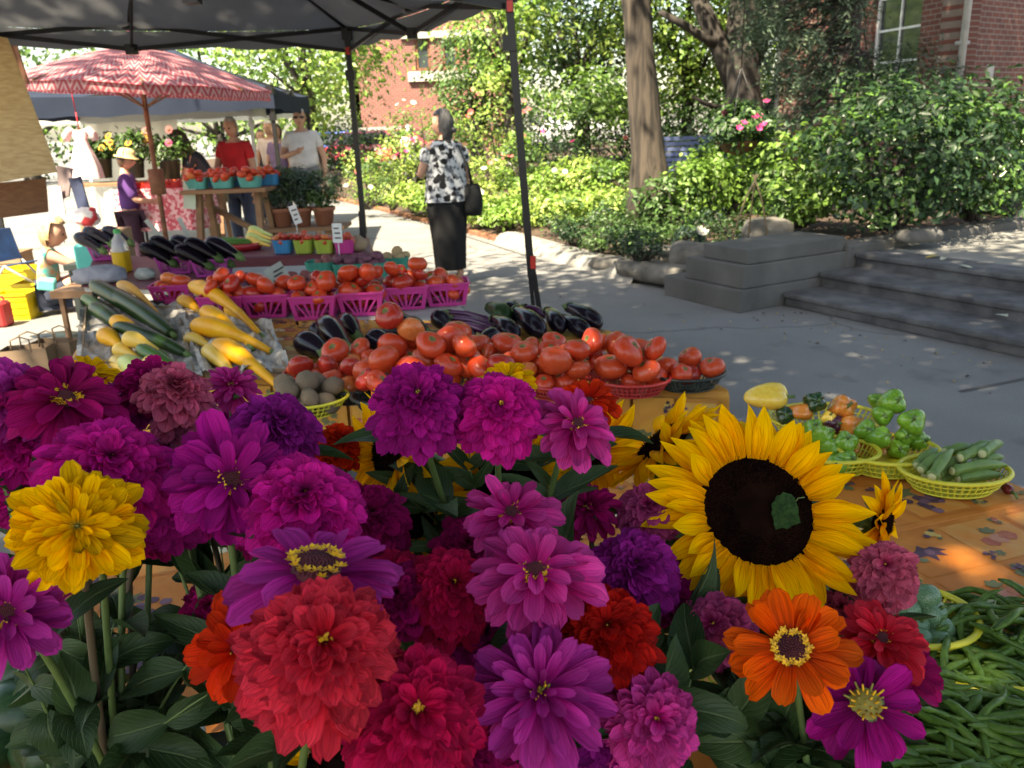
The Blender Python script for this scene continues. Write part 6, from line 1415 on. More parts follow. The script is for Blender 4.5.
small_flower_bucket('bucket of mixed red and yellow flowers right of the parasol pole',172,180,9.7,3,[M['bloom_rose'],yl,M['bloom_pink']])
p=Y(120,178,9.7); e=empty('trestle_table',(p.x,9.75,0)); tag(e,'long trestle table under the far flower buckets','table'); zt=min(Y(120,178,9.7).z,Y(172,180,9.7).z)-.0
b=MB(); b.box((.3,0,zt-.02),(1.7,.5,.03)); b.build('tabletop',M['wood'],e,smooth=False)
for sx in (-.5,1.1):
    b=MB(); b.bar((sx,-.2,0),(sx,0,zt-.035),.04); b.bar((sx,.2,0),(sx,0,zt-.035),.04); b.build('leg',M['wood'],e,smooth=False)

# ---- things behind the child: folding chair, crates, bags
cp=G(22,292,0); cp=Y(14,262,8.0); e=empty('folding_chair',(cp.x,8.0,0),1.2); tag(e,'blue folding camp chair with crossed grey legs at the left edge','chair'); bl=mat('chair_blue',(.01,.06,.17),(.008,.035,.10),rough=.8)
b=MB(); b.add([(-.28,-.22,.44),(.28,-.22,.44),(.27,.22,.38),(-.27,.22,.38),(-.28,-.22,.43),(.28,-.22,.43),(.27,.22,.37),(-.27,.22,.37)],[(0,1,2,3),(7,6,5,4),(0,4,5,1),(2,6,7,3)]); b.build('seat',bl,e,smooth=False)
b=MB(); b.add([(-.27,.22,.42),(.27,.22,.42),(.29,.32,.72),(-.29,.32,.72),(-.27,.24,.42),(.27,.24,.42),(.29,.34,.72),(-.29,.34,.72)],[(0,1,2,3),(7,6,5,4),(3,2,6,7)]); b.build('backrest',bl,e,smooth=False)
for s in (-1,1):
    b=MB(); b.tube([(s*.28,-.25,0),(s*.27,.24,.42)],.011,8); b.tube([(s*.28,.26,0),(s*.28,-.22,.44)],.011,8); b.build('leg',M['pipe'],e)
b=MB(); b.tube([(-.28,-.25,0),(.28,-.22,.44)],.011,8); b.tube([(.28,-.25,0),(-.28,-.22,.44)],.011,8); b.build('leg',M['pipe'],e)
def crate(label,px,py,w_,d,h,m,rz,z=0):
    p=G(px,py,z); b=MB()
    for s in (-1,1):
        b.box((0,s*d/2,h*.5),(w_,.012,h),None); b.box((s*w_/2,0,h*.5),(.012,d-.014,h-.002),None)
        for zz_ in (.25,.5,.75): b.box((0,s*(d/2+.008),h*zz_),(w_*.92,.008,.012))
        b.box((0,s*(d/2+.008),h*.97),(w_*1.03,.016,.02)); 
    b.box((0,0,.008),(w_-.02,d-.02,.012)); o=b.build('plastic_crate',m,loc=p,smooth=False); o.rotation_euler.z=rz; tag(o,label,'crate','yellow plastic crates beside the child'); return o
yc=mat('crate_yellow',(.75,.56,.03),(.68,.48,.02),rough=.4)
crate('yellow plastic crate nearest the red box on the pavement',20,318,.30,.22,.24,yc,.05)
crate('yellow plastic crate just behind the nearest one, beside the child\'s foot',38,306,.30,.24,.24,yc,.1)
crate('yellow plastic crate farthest back under the child\'s arm',28,296,.42,.3,.30,yc,.12)
p=G(4,326,0); b=MB(); b.box((0,0,.11),(.13,.16,.22),bev=.02); b.tube([(-.05,0,.22),(-.04,0,.26),(.04,0,.26),(.05,0,.22)],.009,8); o=b.build('red_box',M['red_plastic'],loc=p); tag(o,'red plastic box with a handle at the left edge','box'); flat_shade(o)
crate_c=crate('tan cardboard box standing behind the yellow crates',14,290,.4,.3,.42,M['card'],.1); crate_c['group']=''; del crate_c['group']; crate_c.name='cardboard_box'; crate_c['category']='box'
def paper_bag(label,px,py,w_,d,h,rz,z=0,mm='kraft'):
    p=G(px,py,z); e=empty('paper_bag',p,rz); tag(e,label,'paper bag','paper bags beside the squash trays'); b=MB(); n=6; lv_=[]
    for i in range(n+1):
        t=i/n; k=1-.05*math.sin(t*6); lv_+= [(-w_/2*k,-d/2*k,h*t),(w_/2*k,-d/2*k*(1-.2*t),h*t+.006*math.sin(t*9)),(w_/2*k,d/2*k,h*t),(-w_/2*k,d/2*k*(1-.1*t),h*t)]
    b.add(lv_,[(i*4+k,i*4+(k+1)%4,(i+1)*4+(k+1)%4,(i+1)*4+k) for i in range(n) for k in range(4)]+[(3,2,1,0)]); b.build('bag_body',M[mm],e,smooth=False)
    for s in (-1,1): b=MB(); b.tube([(-w_*.2,s*d*.42,h-.02),(-w_*.2,s*d*.42,h+.06),(0,s*d*.42,h+.08),(w_*.2,s*d*.42,h+.06),(w_*.2,s*d*.42,h-.02)],.005,6); b.build('handle',M['kraft'],e)
zb_=0
paper_bag('open brown paper bag with twisted handles left of the zucchini',38,404,.26,.16,.36,.15,zb_)
paper_bag('brown paper bag standing right behind the first one',66,394,.26,.16,.35,-.1,zb_)
lump('black_straps','tangle of black straps lying behind the paper bags','straps',60,338,.02,(.4,.2,.05),M['black_plastic'],31)
p=Y(88,243,5.9); b=MB(); b.box((0,0,-.15),(.16,.16,.30),bev=.02); o=b.build('cooler_box',mat('teal_box',(.04,.45,.42),(.03,.38,.36),rough=.5),loc=p); flat_shade(o); tag(o,'turquoise box standing beside the child\'s head','box'); 
b=MB(); b.box((0,0,0),(.5,.4,.05)); q=empty('stool',(p.x+.02,p.y,0)); tag(q,'small low stool under the turquoise box','stool'); zz_=p.z-.30; b.v=[(x,y_,z+zz_-.026) for x,y_,z in b.v]; b.build('seat',M['wood'],q,smooth=False)
for sx in (-.2,.2):
    for sy in (-.15,.15): b=MB(); b.bar((sx,sy,0),(sx,sy,zz_-.05),.03); b.build('leg',M['wood'],q,smooth=False)
lump('red_bag','red and white bag on the stool behind the child','bag',88,226,.9,(.2,.14,.16),mat('redwhite',(.6,.04,.05),(.75,.7,.68),rough=.7,scale=9,ramp=(.5,.55)),41)
p=Y(112,228,7.4); b=MB(); b.box((0,0,-.14),(.26,.2,.28),bev=.01); o=b.build('cardboard_box',M['card'],loc=p); flat_shade(o); tag(o,'open cardboard box on the bench left of the person in purple','box')
b=MB(); e=empty('storage_bench',(p.x,p.y,0)); tag(e,'dark bench under the cardboard box','bench'); zz_=p.z-.28; b.box((0,0,zz_-.03),(.8,.35,.05)); b.build('seat',M['black_plastic'],e,smooth=False)
for sx in (-.35,.35): b=MB(); b.box((sx,0,(zz_-.055)/2),(.05,.3,zz_-.055)); b.build('leg',M['black_plastic'],e,smooth=False)

# ================================================================ people
SKIN=mat('skin',(.58,.33,.23),(.50,.26,.18),rough=.55); SKIN2=mat('skin_tan',(.46,.25,.16),(.40,.2,.13),rough=.55)
LIP=mat('lips',(.35,.10,.09)); EYE=mat('eye_dark',(.03,.02,.02),rough=.2)
def skin_data(verts,edges,radii,root,sub=2):
    me=bpy.data.meshes.new('sk'); me.from_pydata([tuple(v) for v in verts],edges,[]); o=bpy.data.objects.new('sk',me); COL.objects.link(o)
    m=o.modifiers.new('skin','SKIN'); m.use_smooth_shade=True
    sv=me.skin_vertices[0].data
    for i,r in enumerate(radii): sv[i].radius=(r,r) if not hasattr(r,'__len__') else r; sv[i].use_root=(i==root)
    s=o.modifiers.new('sub','SUBSURF'); s.levels=sub; s.render_levels=sub
    bpy.context.view_layer.update(); dg=bpy.context.evaluated_depsgraph_get(); ev=o.evaluated_get(dg); m2=bpy.data.meshes.new_from_object(ev)
    V_=[v.co.copy() for v in m2.vertices]; F_=[tuple(p.vertices) for p in m2.polygons]; bpy.data.objects.remove(o); bpy.data.meshes.remove(m2); return V_,F_
def head_mesh(b,c,Mx,s=1.0):
    n=24; vs=[]; rings=18
    for i in range(rings+1):
        ph=math.pi*i/rings
        for k in range(n):
            a=2*math.pi*k/n; x=math.sin(ph)*math.cos(a); y=math.sin(ph)*math.sin(a); z=math.cos(ph)
            X=x*.074*(1-.18*max(0,-z)); Y_=y*.094*(1-.12*max(0,-z))-.004; Z_=z*.116
            if y>.6:   # face side
                nose=math.exp(-((x/.16)**2))*math.exp(-(((z+.18)/.20)**2)); Y_+=.022*nose
                for ex in (-.42,.42): Y_-=.010*math.exp(-(((x-ex)/.18)**2)-(((z-.06)/.12)**2))
                Y_+=.006*math.exp(-((x/.3)**2)-(((z+.52)/.10)**2)); Y_+=.006*math.exp(-((x/.3)**2)-(((z+.85)/.12)**2))
            vs.append(c+Mx@(Vector((X,Y_,Z_))*s))
    b.add(vs,[(i*n+k,(i+1)*n+k,(i+1)*n+(k+1)%n,i*n+(k+1)%n) for i in range(rings) for k in range(n)],0)
    for sx in (-1,1):
        b.lathe([(.012*s,0),(.008*s,.004*s),(0,.006*s)],8,c+Mx@(Vector((sx*.030,.080,.008))*s),Mx@rotmat((0,1,0)),mi=1)
        e_=[]; 
        for (r,h) in ((.006,.012),(.012,.012),(.014,.004),(.006,-.004)): e_.append((r*s*1.3,h*s*.8))
        b.lathe(e_,10,c+Mx@(Vector((sx*.074,-.005,-.005))*s),Mx@rotmat((sx,-.4,0)),capb=False,mi=0)
    b.lathe([(.020*s,0),(.012*s,.003*s),(0,.004*s)],10,c+Mx@(Vector((0,.086,-.062))*s),Mx@rotmat((0,1,0))@Matrix.Diagonal((1,.35,1)),mi=2)
def person(label,loc,yaw,H,J,garments,hair=None,skin=SKIN,head_turn=0,head_tilt=0,fem=False,cat='person',headscale=1.0):
    """J: joint positions in metres for a 1.70 m figure (x to its right, y forward, z up)"""
    k=H/1.70; e=empty('person',loc,yaw); tag(e,label,cat)
    j=dict(pel=(0,0,.95),sp=(0,.0,1.12),ch=(0,.0,1.30),nk=(0,-.01,1.45),hd=(0,.01,1.53),
      shR=(.165,0,1.385),elR=(.215,-.02,1.11),wrR=(.235,.05,.86),shL=(-.165,0,1.385),elL=(-.215,-.02,1.11),wrL=(-.235,.05,.86),
      hiR=(.09,0,.91),knR=(.10,.02,.50),anR=(.10,-.02,.09),toR=(.115,.13,.035),hiL=(-.09,0,.91),knL=(-.10,.02,.50),anL=(-.10,-.02,.09),toL=(-.115,.13,.035)); j.update(J)
    j={a:Vector(b_)*k for a,b_ in j.items()}
    names=list(j); idx={a:i for i,a in enumerate(names)}; vs=[j[a] for a in names]
    r=dict(pel=(.155,.11),sp=(.13,.095),ch=(.15,.10),nk=.052,hd=.05,shR=.062,elR=.040,wrR=.028,shL=.062,elL=.040,wrL=.028,hiR=.085,knR=.056,anR=.037,toR=(.042,.025),hiL=.085,knL=.056,anL=.037,toL=(.042,.025))
    ed=[('pel','sp'),('sp','ch'),('ch','nk'),('nk','hd'),('ch','shR'),('shR','elR'),('elR','wrR'),('ch','shL'),('shL','elL'),('elL','wrL'),('pel','hiR'),('hiR','knR'),('knR','anR'),('anR','toR'),('pel','hiL'),('hiL','knL'),('knL','anL'),('anL','toL')]
    V_,F_=skin_data(vs,[(idx[a],idx[b_]) for a,b_ in ed],[tuple(x*k for x in r[a]) if hasattr(r[a],'__len__') else r[a]*k for a in names],idx['pel'])
    b=MB(); b.add(V_,F_,0)
    # hands: palm with four unequal fingers and a thumb, each a tapering bent chain
    for s in 'RL':
        w_=j['wr'+s]; d=(w_-j['el'+s]).normalized(); sgn=1 if s=='R' else -1; side_=Vector((0,1,0)); side_=(side_-d*side_.dot(d)).normalized(); nn=d.cross(side_).normalized()*sgn
        palm=w_+d*.085*k; b.tube([w_-d*.02*k,w_+d*.02*k,w_+d*.05*k,palm],[.026*k,.032*k,.038*k,.034*k],10,sq=.55)
        for q,(o_,L_) in enumerate(((-.028,.060),(-.010,.072),(.010,.076),(.028,.066))):
            st_=palm-d*.012*k+side_*o_*k; b.tube([st_,st_+d*L_*.5*k,st_+d*L_*.85*k-nn*.012*k,st_+d*L_*.98*k-nn*.028*k],[.0092*k,.0086*k,.0078*k,.0058*k],7)
        st_=w_+d*.03*k+side_*.030*k; b.tube([st_,st_+(d*.4+side_*.8)*.03*k,st_+(d*.8+side_*.8)*.05*k-nn*.01*k],[.011*k,.0095*k,.007*k],7)
    hm=Matrix.Rotation(head_turn,3,'Z')@Matrix.Rotation(head_tilt,3,'X'); hc=j['hd']+hm@Vector((0,.015,.075))*k*headscale
    head_mesh(b,hc,hm,k*headscale)
    body=b.build('body',[skin,EYE,LIP],e)
    for g in garments:
        kind=g[0]
        if kind=='skin':      # (kind, name, material, {joint: radius}, edges)
            _,nm,mt,rr,ee=g[:5]; extra=g[5] if len(g)>5 else {}
            pos=dict(j); pos.update({a:(pos[v[0]].lerp(pos[v[1]],v[2])) for a,v in extra.items()})
            nn_=list(rr); V2,F2=skin_data([pos[a] for a in nn_],[(nn_.index(a),nn_.index(b_)) for a,b_ in ee],[tuple(x*k for x in rr[a]) if hasattr(rr[a],'__len__') else rr[a]*k for a in nn_],0)
            bb=MB(); bb.add(V2,F2); bb.build(nm,mt,e)
        elif kind=='lathe':
            _,nm,mt,prof,q,c=g; bb=MB(); vs=[]; n=32; c=Vector(c)
            for z,rx,ry in prof:
                for i in range(n): a=2*math.pi*i/n; wv=1+q*math.sin(7*a)*((prof[0][1] and 1)); vs.append((Vector((rx*wv*math.cos(a),ry*wv*math.sin(a),z))+c)*k)
            bb.add(vs,[(i*n+t,i*n+(t+1)%n,(i+1)*n+(t+1)%n,(i+1)*n+t) for i in range(len(prof)-1) for t in range(n)]); bb.build(nm,mt,e)
    if hair:
        bb=MB(); n=26; vs=[]; keep=[]; s=k*headscale; ln=hair.get('len',0); fl=hair.get('fluff',.0)
        for i in range(15):
            ph=math.pi*i/14*.80
            for q in range(n):
                a=2*math.pi*q/n; x=math.sin(ph)*math.cos(a); y=math.sin(ph)*math.sin(a); z=math.cos(ph); g_=1+fl+.05*noise.noise(Vector((x*3,y*3,z*3)))+.03*noise.noise(Vector((x*12,y*12,z*4)))
                X,Y_,Z_=x*.082*g_,y*.098*g_-.012,z*.124*g_+.004
                if y>.25 and z<.55: Y_=min(Y_,.045); 
                if z<0 and y<.3: Z_-=ln*(-z)
                vs.append(hc+hm@(Vector((X,Y_,Z_))*s)); keep.append(not(y>.15 and z<.42+.1*abs(x)) and not(z<-.55 and y>-.1))
        bb.add(vs,[f for f in [(i*n+q,(i+1)*n+q,(i+1)*n+(q+1)%n,i*n+(q+1)%n) for i in range(14) for q in range(n)] if all(keep[x] for x in f)])
        if hair.get('bun'): 
            c_=hc+hm@Vector((0,-.115,-.055))*s; bb.lathe([(0,-.03*s),(.028*s,-.022*s),(.038*s,0),(.028*s,.022*s),(0,.03*s)],14,c_,hm)
        bb.build('hair',hair['m'],e)
        if hair.get('hat'):
            bb=MB(); hh=hc+hm@Vector((0,.0,.045))*s; bb.lathe([(.135*s,-.02*s),(.128*s,-.008*s),(.100*s,.0),(.096*s,.04*s),(.080*s,.078*s),(.04*s,.095*s),(0,.098*s)],26,hh,hm@Matrix.Diagonal((.88,1.08,1))); bb.build('hat',hair['hat'],e)
    return e
def fabric(n,c,c2=None,**k): return mat(n,c,c2 or tuple(x*.75 for x in c),rough=.9,scale=k.pop('scale',6),bump=.25,bscale=40,**k)
def shirt(m,sl=.55,nm='shirt',grow=1.0,low=.0):
    r={'pel':(.172*grow,.128*grow),'sp':(.160*grow,.118*grow),'ch':(.172*grow,.122*grow),'sR':.080,'eR':.062,'sL':.080,'eL':.062}
    ex={'sR':('shR','elR',0),'eR':('shR','elR',sl),'sL':('shL','elL',0),'eL':('shL','elL',sl)}
    return ('skin',nm,m,r,[('pel','sp'),('sp','ch'),('ch','sR'),('sR','eR'),('ch','sL'),('sL','eL')],ex)
def trousers(m,end=.95,nm='trousers',w_=1.0):
    r={'pel':(.172,.125),'hiR':.100*w_,'kR':.075*w_,'aR':.060*w_,'hiL':.100*w_,'kL':.075*w_,'aL':.060*w_}
    ex={'kR':('hiR','knR',.98),'aR':('knR','anR',end),'kL':('hiL','knL',.98),'aL':('knL','anL',end)}
    return ('skin',nm,m,r,[('pel','hiR'),('hiR','kR'),('kR','aR'),('pel','hiL'),('hiL','kL'),('kL','aL')],ex)
def shoes(m): 
    return ('skin','shoe',m,{'anR':.044,'toR':(.050,.034)},[('anR','toR')]),('skin','shoe',m,{'anL':.044,'toL':(.050,.034)},[('anL','toL')])
# floral blouse
m,nt,bs,out=_nt('floral_blouse'); N=nt.nodes;L=nt.links; tc=N.new('ShaderNodeTexCoord')
v1=N.new('ShaderNodeTexVoronoi'); v1.inputs['Scale'].default_value=11.5; v1.inputs['Randomness'].default_value=.75
nz=N.new('ShaderNodeTexNoise'); nz.inputs['Scale'].default_value=26; L.new(tc.outputs['Object'],nz.inputs[0]); mxv=N.new('ShaderNodeVectorMath'); mxv.operation='MULTIPLY_ADD'; mxv.inputs[1].default_value=(.03,.03,.03); L.new(nz.outputs['Color'],mxv.inputs[0]); L.new(tc.outputs['Object'],mxv.inputs[2]); L.new(mxv.outputs[0],v1.inputs['Vector'])
r1=N.new('ShaderNodeValToRGB'); r1.color_ramp.interpolation='CONSTANT'; el=r1.color_ramp.elements; el[0].color=(.015,.015,.02,1); el[1].position=.40; el[1].color=(1,1,1,1); L.new(v1.outputs['Distance'],r1.inputs[0])
n2=N.new('ShaderNodeTexNoise'); n2.inputs['Scale'].default_value=24; n2.inputs['Detail'].default_value=5; L.new(tc.outputs['Object'],n2.inputs[0]); r2=N.new('ShaderNodeValToRGB'); el=r2.color_ramp.elements; el[0].position=.44; el[0].color=(.10,.11,.13,1); el[1].position=.52; el[1].color=(.56,.58,.60,1); L.new(n2.outputs['Fac'],r2.inputs[0])
mm_=N.new('ShaderNodeMix'); mm_.data_type='RGBA'; mm_.blend_type='MULTIPLY'; mm_.inputs[0].default_value=1; L.new(r1.outputs[0],mm_.inputs[6]); L.new(r2.outputs[0],mm_.inputs[7]); L.new(mm_.outputs[2],bs.inputs['Base Color']); bs.inputs['Roughness'].default_value=.85; BLOUSE=m
HG=mat('hair_grey',(.085,.085,.09),(.015,.015,.017),rough=.5,scale=60,bump=.8,stretch=(1,1,.2)); HB=mat('hair_brown',(.10,.05,.025),(.05,.025,.015),rough=.5,scale=30); HW=mat('hair_white',(.6,.58,.55),(.45,.43,.4),rough=.6,scale=30); HY=mat('hair_blond',(.58,.46,.27),(.38,.27,.13),rough=.55,scale=34,bump=.4)
wp=G(452,284,0)
blk=fabric('black_trousers',(.007,.007,.008)); sh=fabric('sandal',(.05,.04,.035))
person('woman in a white blouse with black flowers and black trousers, back to the camera',wp,R(28),1.64,
  dict(elL=(-.27,.02,1.13),wrL=(-.17,.22,1.12),elR=(.24,.0,1.10),wrR=(.20,.14,.93)),
  [('lathe','blouse',BLOUSE,[(1.465,.06,.05),(1.45,.12,.08),(1.41,.185,.105),(1.34,.215,.125),(1.20,.215,.14),(1.05,.220,.15),(.90,.235,.165),(.86,.238,.168)],.015,(0,0,0)),
   ('skin','sleeve',BLOUSE,{'a':.088,'b':.070},[('a','b')],{'a':('shR','elR',-.05),'b':('shR','elR',.62)}),('skin','sleeve',BLOUSE,{'a':.088,'b':.070},[('a','b')],{'a':('shL','elL',-.05),'b':('shL','elL',.62)}),
   ('lathe','trousers',blk,[(.93,.19,.135),(.86,.215,.155),(.70,.205,.15),(.45,.18,.135),(.18,.165,.13),(.16,.16,.12)],.045,(0,0,0)),*shoes(sh)],
  hair=dict(m=HG,bun=True,fluff=.14,len=.05),head_turn=R(42),headscale=1.06)
hb=D(473,199,8.2); b=MB(); b.lathe([(.02,-.15),(.09,-.14),(.11,-.05),(.10,.05),(.08,.12),(.07,.13)],18,M=Matrix.Diagonal((.9,1.2,1.1)),capb=True); o=b.build('handbag',fabric('bag_black',(.009,.010,.011)),loc=hb); tag(o,'dark shoulder bag hanging at the woman\'s right hip','handbag')
b=MB(); b.tube([(0,-.07,.12),(-.03,-.08,.3),(-.12,-.07,.52)],.01,6); b.tube([(0,.07,.12),(-.03,.06,.3),(-.12,.0,.52)],.01,6); b.build('strap',bpy.data.materials['bag_black'],o)
# man in white
mp_=Y(303,150,11.8); whs=fabric('white_shirt',(.78,.76,.78)); 
person('large man in a white T-shirt with short white hair and dark glasses',(mp_.x,11.8,0),R(188),1.80,
  dict(elR=(.27,.03,1.13),wrR=(.06,.25,1.20),elL=(-.26,.0,1.12),wrL=(-.25,.08,.88)),
  [shirt(whs,.6,'shirt',1.28),trousers(fabric('grey_shorts',(.32,.33,.36)),.1,'shorts',1.25),*shoes(whs),
   ('lathe','glasses',EYE,[(1.655,.03,.02),(1.64,.07,.03),(1.625,.07,.03),(1.61,.03,.02)],0,(0,.085,-.02))],hair=dict(m=HW,fluff=-.02),skin=SKIN)
rp_=Y(235,150,10.4); person('man in a red shirt standing behind the wooden stand',(rp_.x,10.4,0),R(165),1.70,dict(elR=(.24,.06,1.13),wrR=(.14,.25,1.0)),[shirt(fabric('red_shirt',(.62,.02,.03)),.6,'shirt',1.1),trousers(fabric('jeans',(.06,.08,.14))),*shoes(sh)],hair=dict(m=HW,fluff=-.02),head_tilt=R(-12))
kp=Y(206,150,10.0); person('person in a black T-shirt bending over the flowers',(kp.x,10.0,0),R(100),1.66,dict(sp=(0,.05,1.10),ch=(0,.14,1.26),nk=(0,.22,1.38),hd=(0,.25,1.44),shR=(.16,.16,1.33),shL=(-.16,.16,1.33),elR=(.20,.26,1.08),wrR=(.18,.36,.86),elL=(-.20,.26,1.08),wrL=(-.18,.36,.86)),[shirt(fabric('black_tee',(.02,.025,.04)),.6,'shirt',1.05),trousers(fabric('khaki',(.2,.16,.1))),*shoes(sh)],hair=dict(m=HB,len=.08,fluff=.08),head_tilt=R(-25))
pp_=Y(121,150,8.7); person('short person in a purple top and yellow sun hat behind the stall',(pp_.x,8.7,0),R(-75),1.40,dict(elR=(.20,.10,1.12),wrR=(.12,.30,1.10),elL=(-.20,.10,1.12),wrL=(-.12,.30,1.10)),[shirt(fabric('purple_top',(.13,.05,.24)),.95,'blouse',1.08),trousers(fabric('plum_trousers',(.05,.02,.045))),*shoes(sh)],hair=dict(m=HB,hat=mat('straw_hat',(.62,.5,.24),(.55,.42,.2),rough=.8)),head_tilt=R(-12))
for (px,d,H,yaw,col,hr,l) in [(279,13.5,1.62,150,(.25,.16,.30),HB,'shopper in a purple striped top beside the man in white'),(271,14.2,1.68,170,(.75,.6,.55),HW,'white-haired shopper in a pale top left of the man in white'),(262,14.6,1.55,200,(.05,.05,.06),HB,'dark-haired shopper seen between the tent leg and the stall'),(410,20,1.55,20,(.75,.6,.58),HW,'distant person in a pale pink top crossing behind the middle pole'),(386,22,1.2,10,(.6,.05,.08),HB,'small distant figure in red near the parked cars')]:
    q=Y(px,150,d); person(l,(q.x,d,0),R(yaw),H,dict(elR=(.22,.05,1.12),wrR=(.2,.18,.95)),[shirt(fabric('shirt_%d'%px,col),.6,'shirt',1.1),trousers(fabric('trousers_%d'%px,(.1,.1,.14))),*shoes(sh)],hair=dict(m=hr,len=.03))
# child, squatting sideways with one arm out over the crates
cf=G(72,308,0)
k_=.98/1.70
person('blond child crouching by the yellow crates, holding a turquoise paper box',(cf.x+.13,cf.y-.1,0),R(-62),1.50,
  dict(pel=(0,-.25,.20),sp=(0,-.24,.36),ch=(0,-.20,.53),nk=(0,-.17,.68),hd=(0,-.14,.74),shR=(.13,-.19,.62),elR=(.20,.03,.50),wrR=(.12,.26,.42),shL=(-.13,-.19,.62),elL=(-.34,-.06,.50),wrL=(-.56,.0,.44),
       hiR=(.09,-.23,.20),knR=(.14,.12,.40),anR=(.11,.10,.09),toR=(.12,.24,.035),hiL=(-.09,-.23,.20),knL=(-.17,.10,.38),anL=(-.14,.02,.09),toL=(-.15,.18,.035)),
  [shirt(mat('tie_dye',(.05,.45,.42),(.65,.22,.05),rough=.9,scale=12),.02,'vest',1.02),('skin','shorts',fabric('navy_shorts',(.03,.04,.07)),{'pel':(.165,.14),'hiR':.10,'kR':.085,'hiL':.10,'kL':.085},[('pel','hiR'),('hiR','kR'),('pel','hiL'),('hiL','kL')],{'kR':('hiR','knR',.5),'kL':('hiL','knL',.5)}),*shoes(fabric('green_shoe',(.02,.05,.04)))],
  hair=dict(m=HY,fluff=.22),head_turn=R(-20),head_tilt=R(-14),headscale=1.2)
p=D(47,284,6.85); b=MB(); b.box((0,0,0),(.13,.10,.09),bev=.01); o=b.build('paper_box',mat('turquoise_paper',(.15,.60,.52),(.12,.52,.45),rough=.7),loc=p); flat_shade(o); o.rotation_euler=(.1,.2,.3); tag(o,'turquoise paper box held in the child\'s hand','box')

# ================================================================ flowers
def petal_pts(L_,W,prof,phi0,curl,cup,nl,nw,twist=0,wav=0,seed=0,notch=.0,fold=0):
    """grid of points: x across, y outward, z up; prof(t) gives half width 0..1"""
    y=z=0; pts=[]; ph=phi0; ds=L_/(nl-1); uv_=[]
    for i in range(nl):
        t=i/(nl-1); w_=W*prof(t)
        for j in range(nw):
            s=(j/(nw-1))*2-1; x=s*w_/2
            tipn=-notch*L_*max(0,(t-.86)/.14)*(1-abs(s))**2*1.2+notch*.35*L_*max(0,(t-.9)/.1)*math.cos(s*9)
            up=cup*w_*(s*s-.25)+fold*w_*abs(s)+wav*w_*math.sin(5*t+s*2.3+seed)*.25
            cx,cz=x*math.cos(twist*t)-up*math.sin(twist*t), x*math.sin(twist*t)+up*math.cos(twist*t)
            pts.append(Vector((cx, y+tipn*math.cos(ph)-cz*math.sin(ph), z+tipn*math.sin(ph)+cz*math.cos(ph)))); uv_.append((j/(nw-1),t))
        ph=phi0+curl*t; y+=math.cos(ph)*ds; z+=math.sin(ph)*ds
    return pts,uv_
def P_zin(t): return (.34+.66*min(1,t/.62)**.8) if t<.70 else max(.2,math.sqrt(max(0,1-((t-.70)/.31)**2.8)))
def P_sun(t): return (.55+.45*math.sin(min(1,t/.45)*math.pi/2)) if t<.45 else max(.03,1-((t-.45)/.55)**1.9)
def add_petal(b,pts,uvs,nl,nw,az,r0,h0,lean=0):
    c,s=math.cos(az),math.sin(az); o=len(b.v)
    for p in pts:
        x,y,z=p.x,p.y+r0,p.z+h0; b.v.append((x*c-y*s,x*s+y*c,z))
    b.uv+=uvs
    for i in range(nl-1):
        for j in range(nw-1): b.f.append((o+i*nw+j,o+i*nw+j+1,o+(i+1)*nw+j+1,o+(i+1)*nw+j)); b.m.append(0)
PM={}
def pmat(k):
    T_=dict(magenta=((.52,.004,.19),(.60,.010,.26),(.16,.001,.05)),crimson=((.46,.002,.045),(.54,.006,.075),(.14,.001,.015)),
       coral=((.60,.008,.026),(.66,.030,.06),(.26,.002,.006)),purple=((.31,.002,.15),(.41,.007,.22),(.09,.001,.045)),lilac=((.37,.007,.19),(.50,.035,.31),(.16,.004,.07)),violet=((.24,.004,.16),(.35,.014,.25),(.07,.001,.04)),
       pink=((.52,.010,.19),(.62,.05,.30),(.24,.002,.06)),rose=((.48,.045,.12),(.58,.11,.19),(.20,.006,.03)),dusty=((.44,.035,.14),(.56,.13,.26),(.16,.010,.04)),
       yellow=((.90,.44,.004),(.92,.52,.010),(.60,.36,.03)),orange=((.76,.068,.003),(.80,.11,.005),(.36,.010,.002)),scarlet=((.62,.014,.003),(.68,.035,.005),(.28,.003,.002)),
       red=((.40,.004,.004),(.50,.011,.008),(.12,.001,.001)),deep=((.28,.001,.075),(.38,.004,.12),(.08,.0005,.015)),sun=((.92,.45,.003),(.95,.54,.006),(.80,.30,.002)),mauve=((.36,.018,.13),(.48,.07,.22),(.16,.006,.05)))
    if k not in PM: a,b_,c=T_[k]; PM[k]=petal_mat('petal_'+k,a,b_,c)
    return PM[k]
FLO=mat('floret_yellow',(.80,.46,.02),(.70,.34,.01),rough=.6,island=.3); CONE=mat('flower_cone',(.13,.02,.025),(.06,.01,.02),rough=.8,scale=60); CONEG=mat('cone_green',(.30,.30,.06),(.22,.16,.03),rough=.8,scale=60)
STM=mat('flower_stem',(.12,.19,.055),(.075,.13,.035),rough=.55,scale=14,bump=.2); STM2=mat('flower_stem_red',(.14,.10,.06),(.09,.07,.04),rough=.6,scale=14)
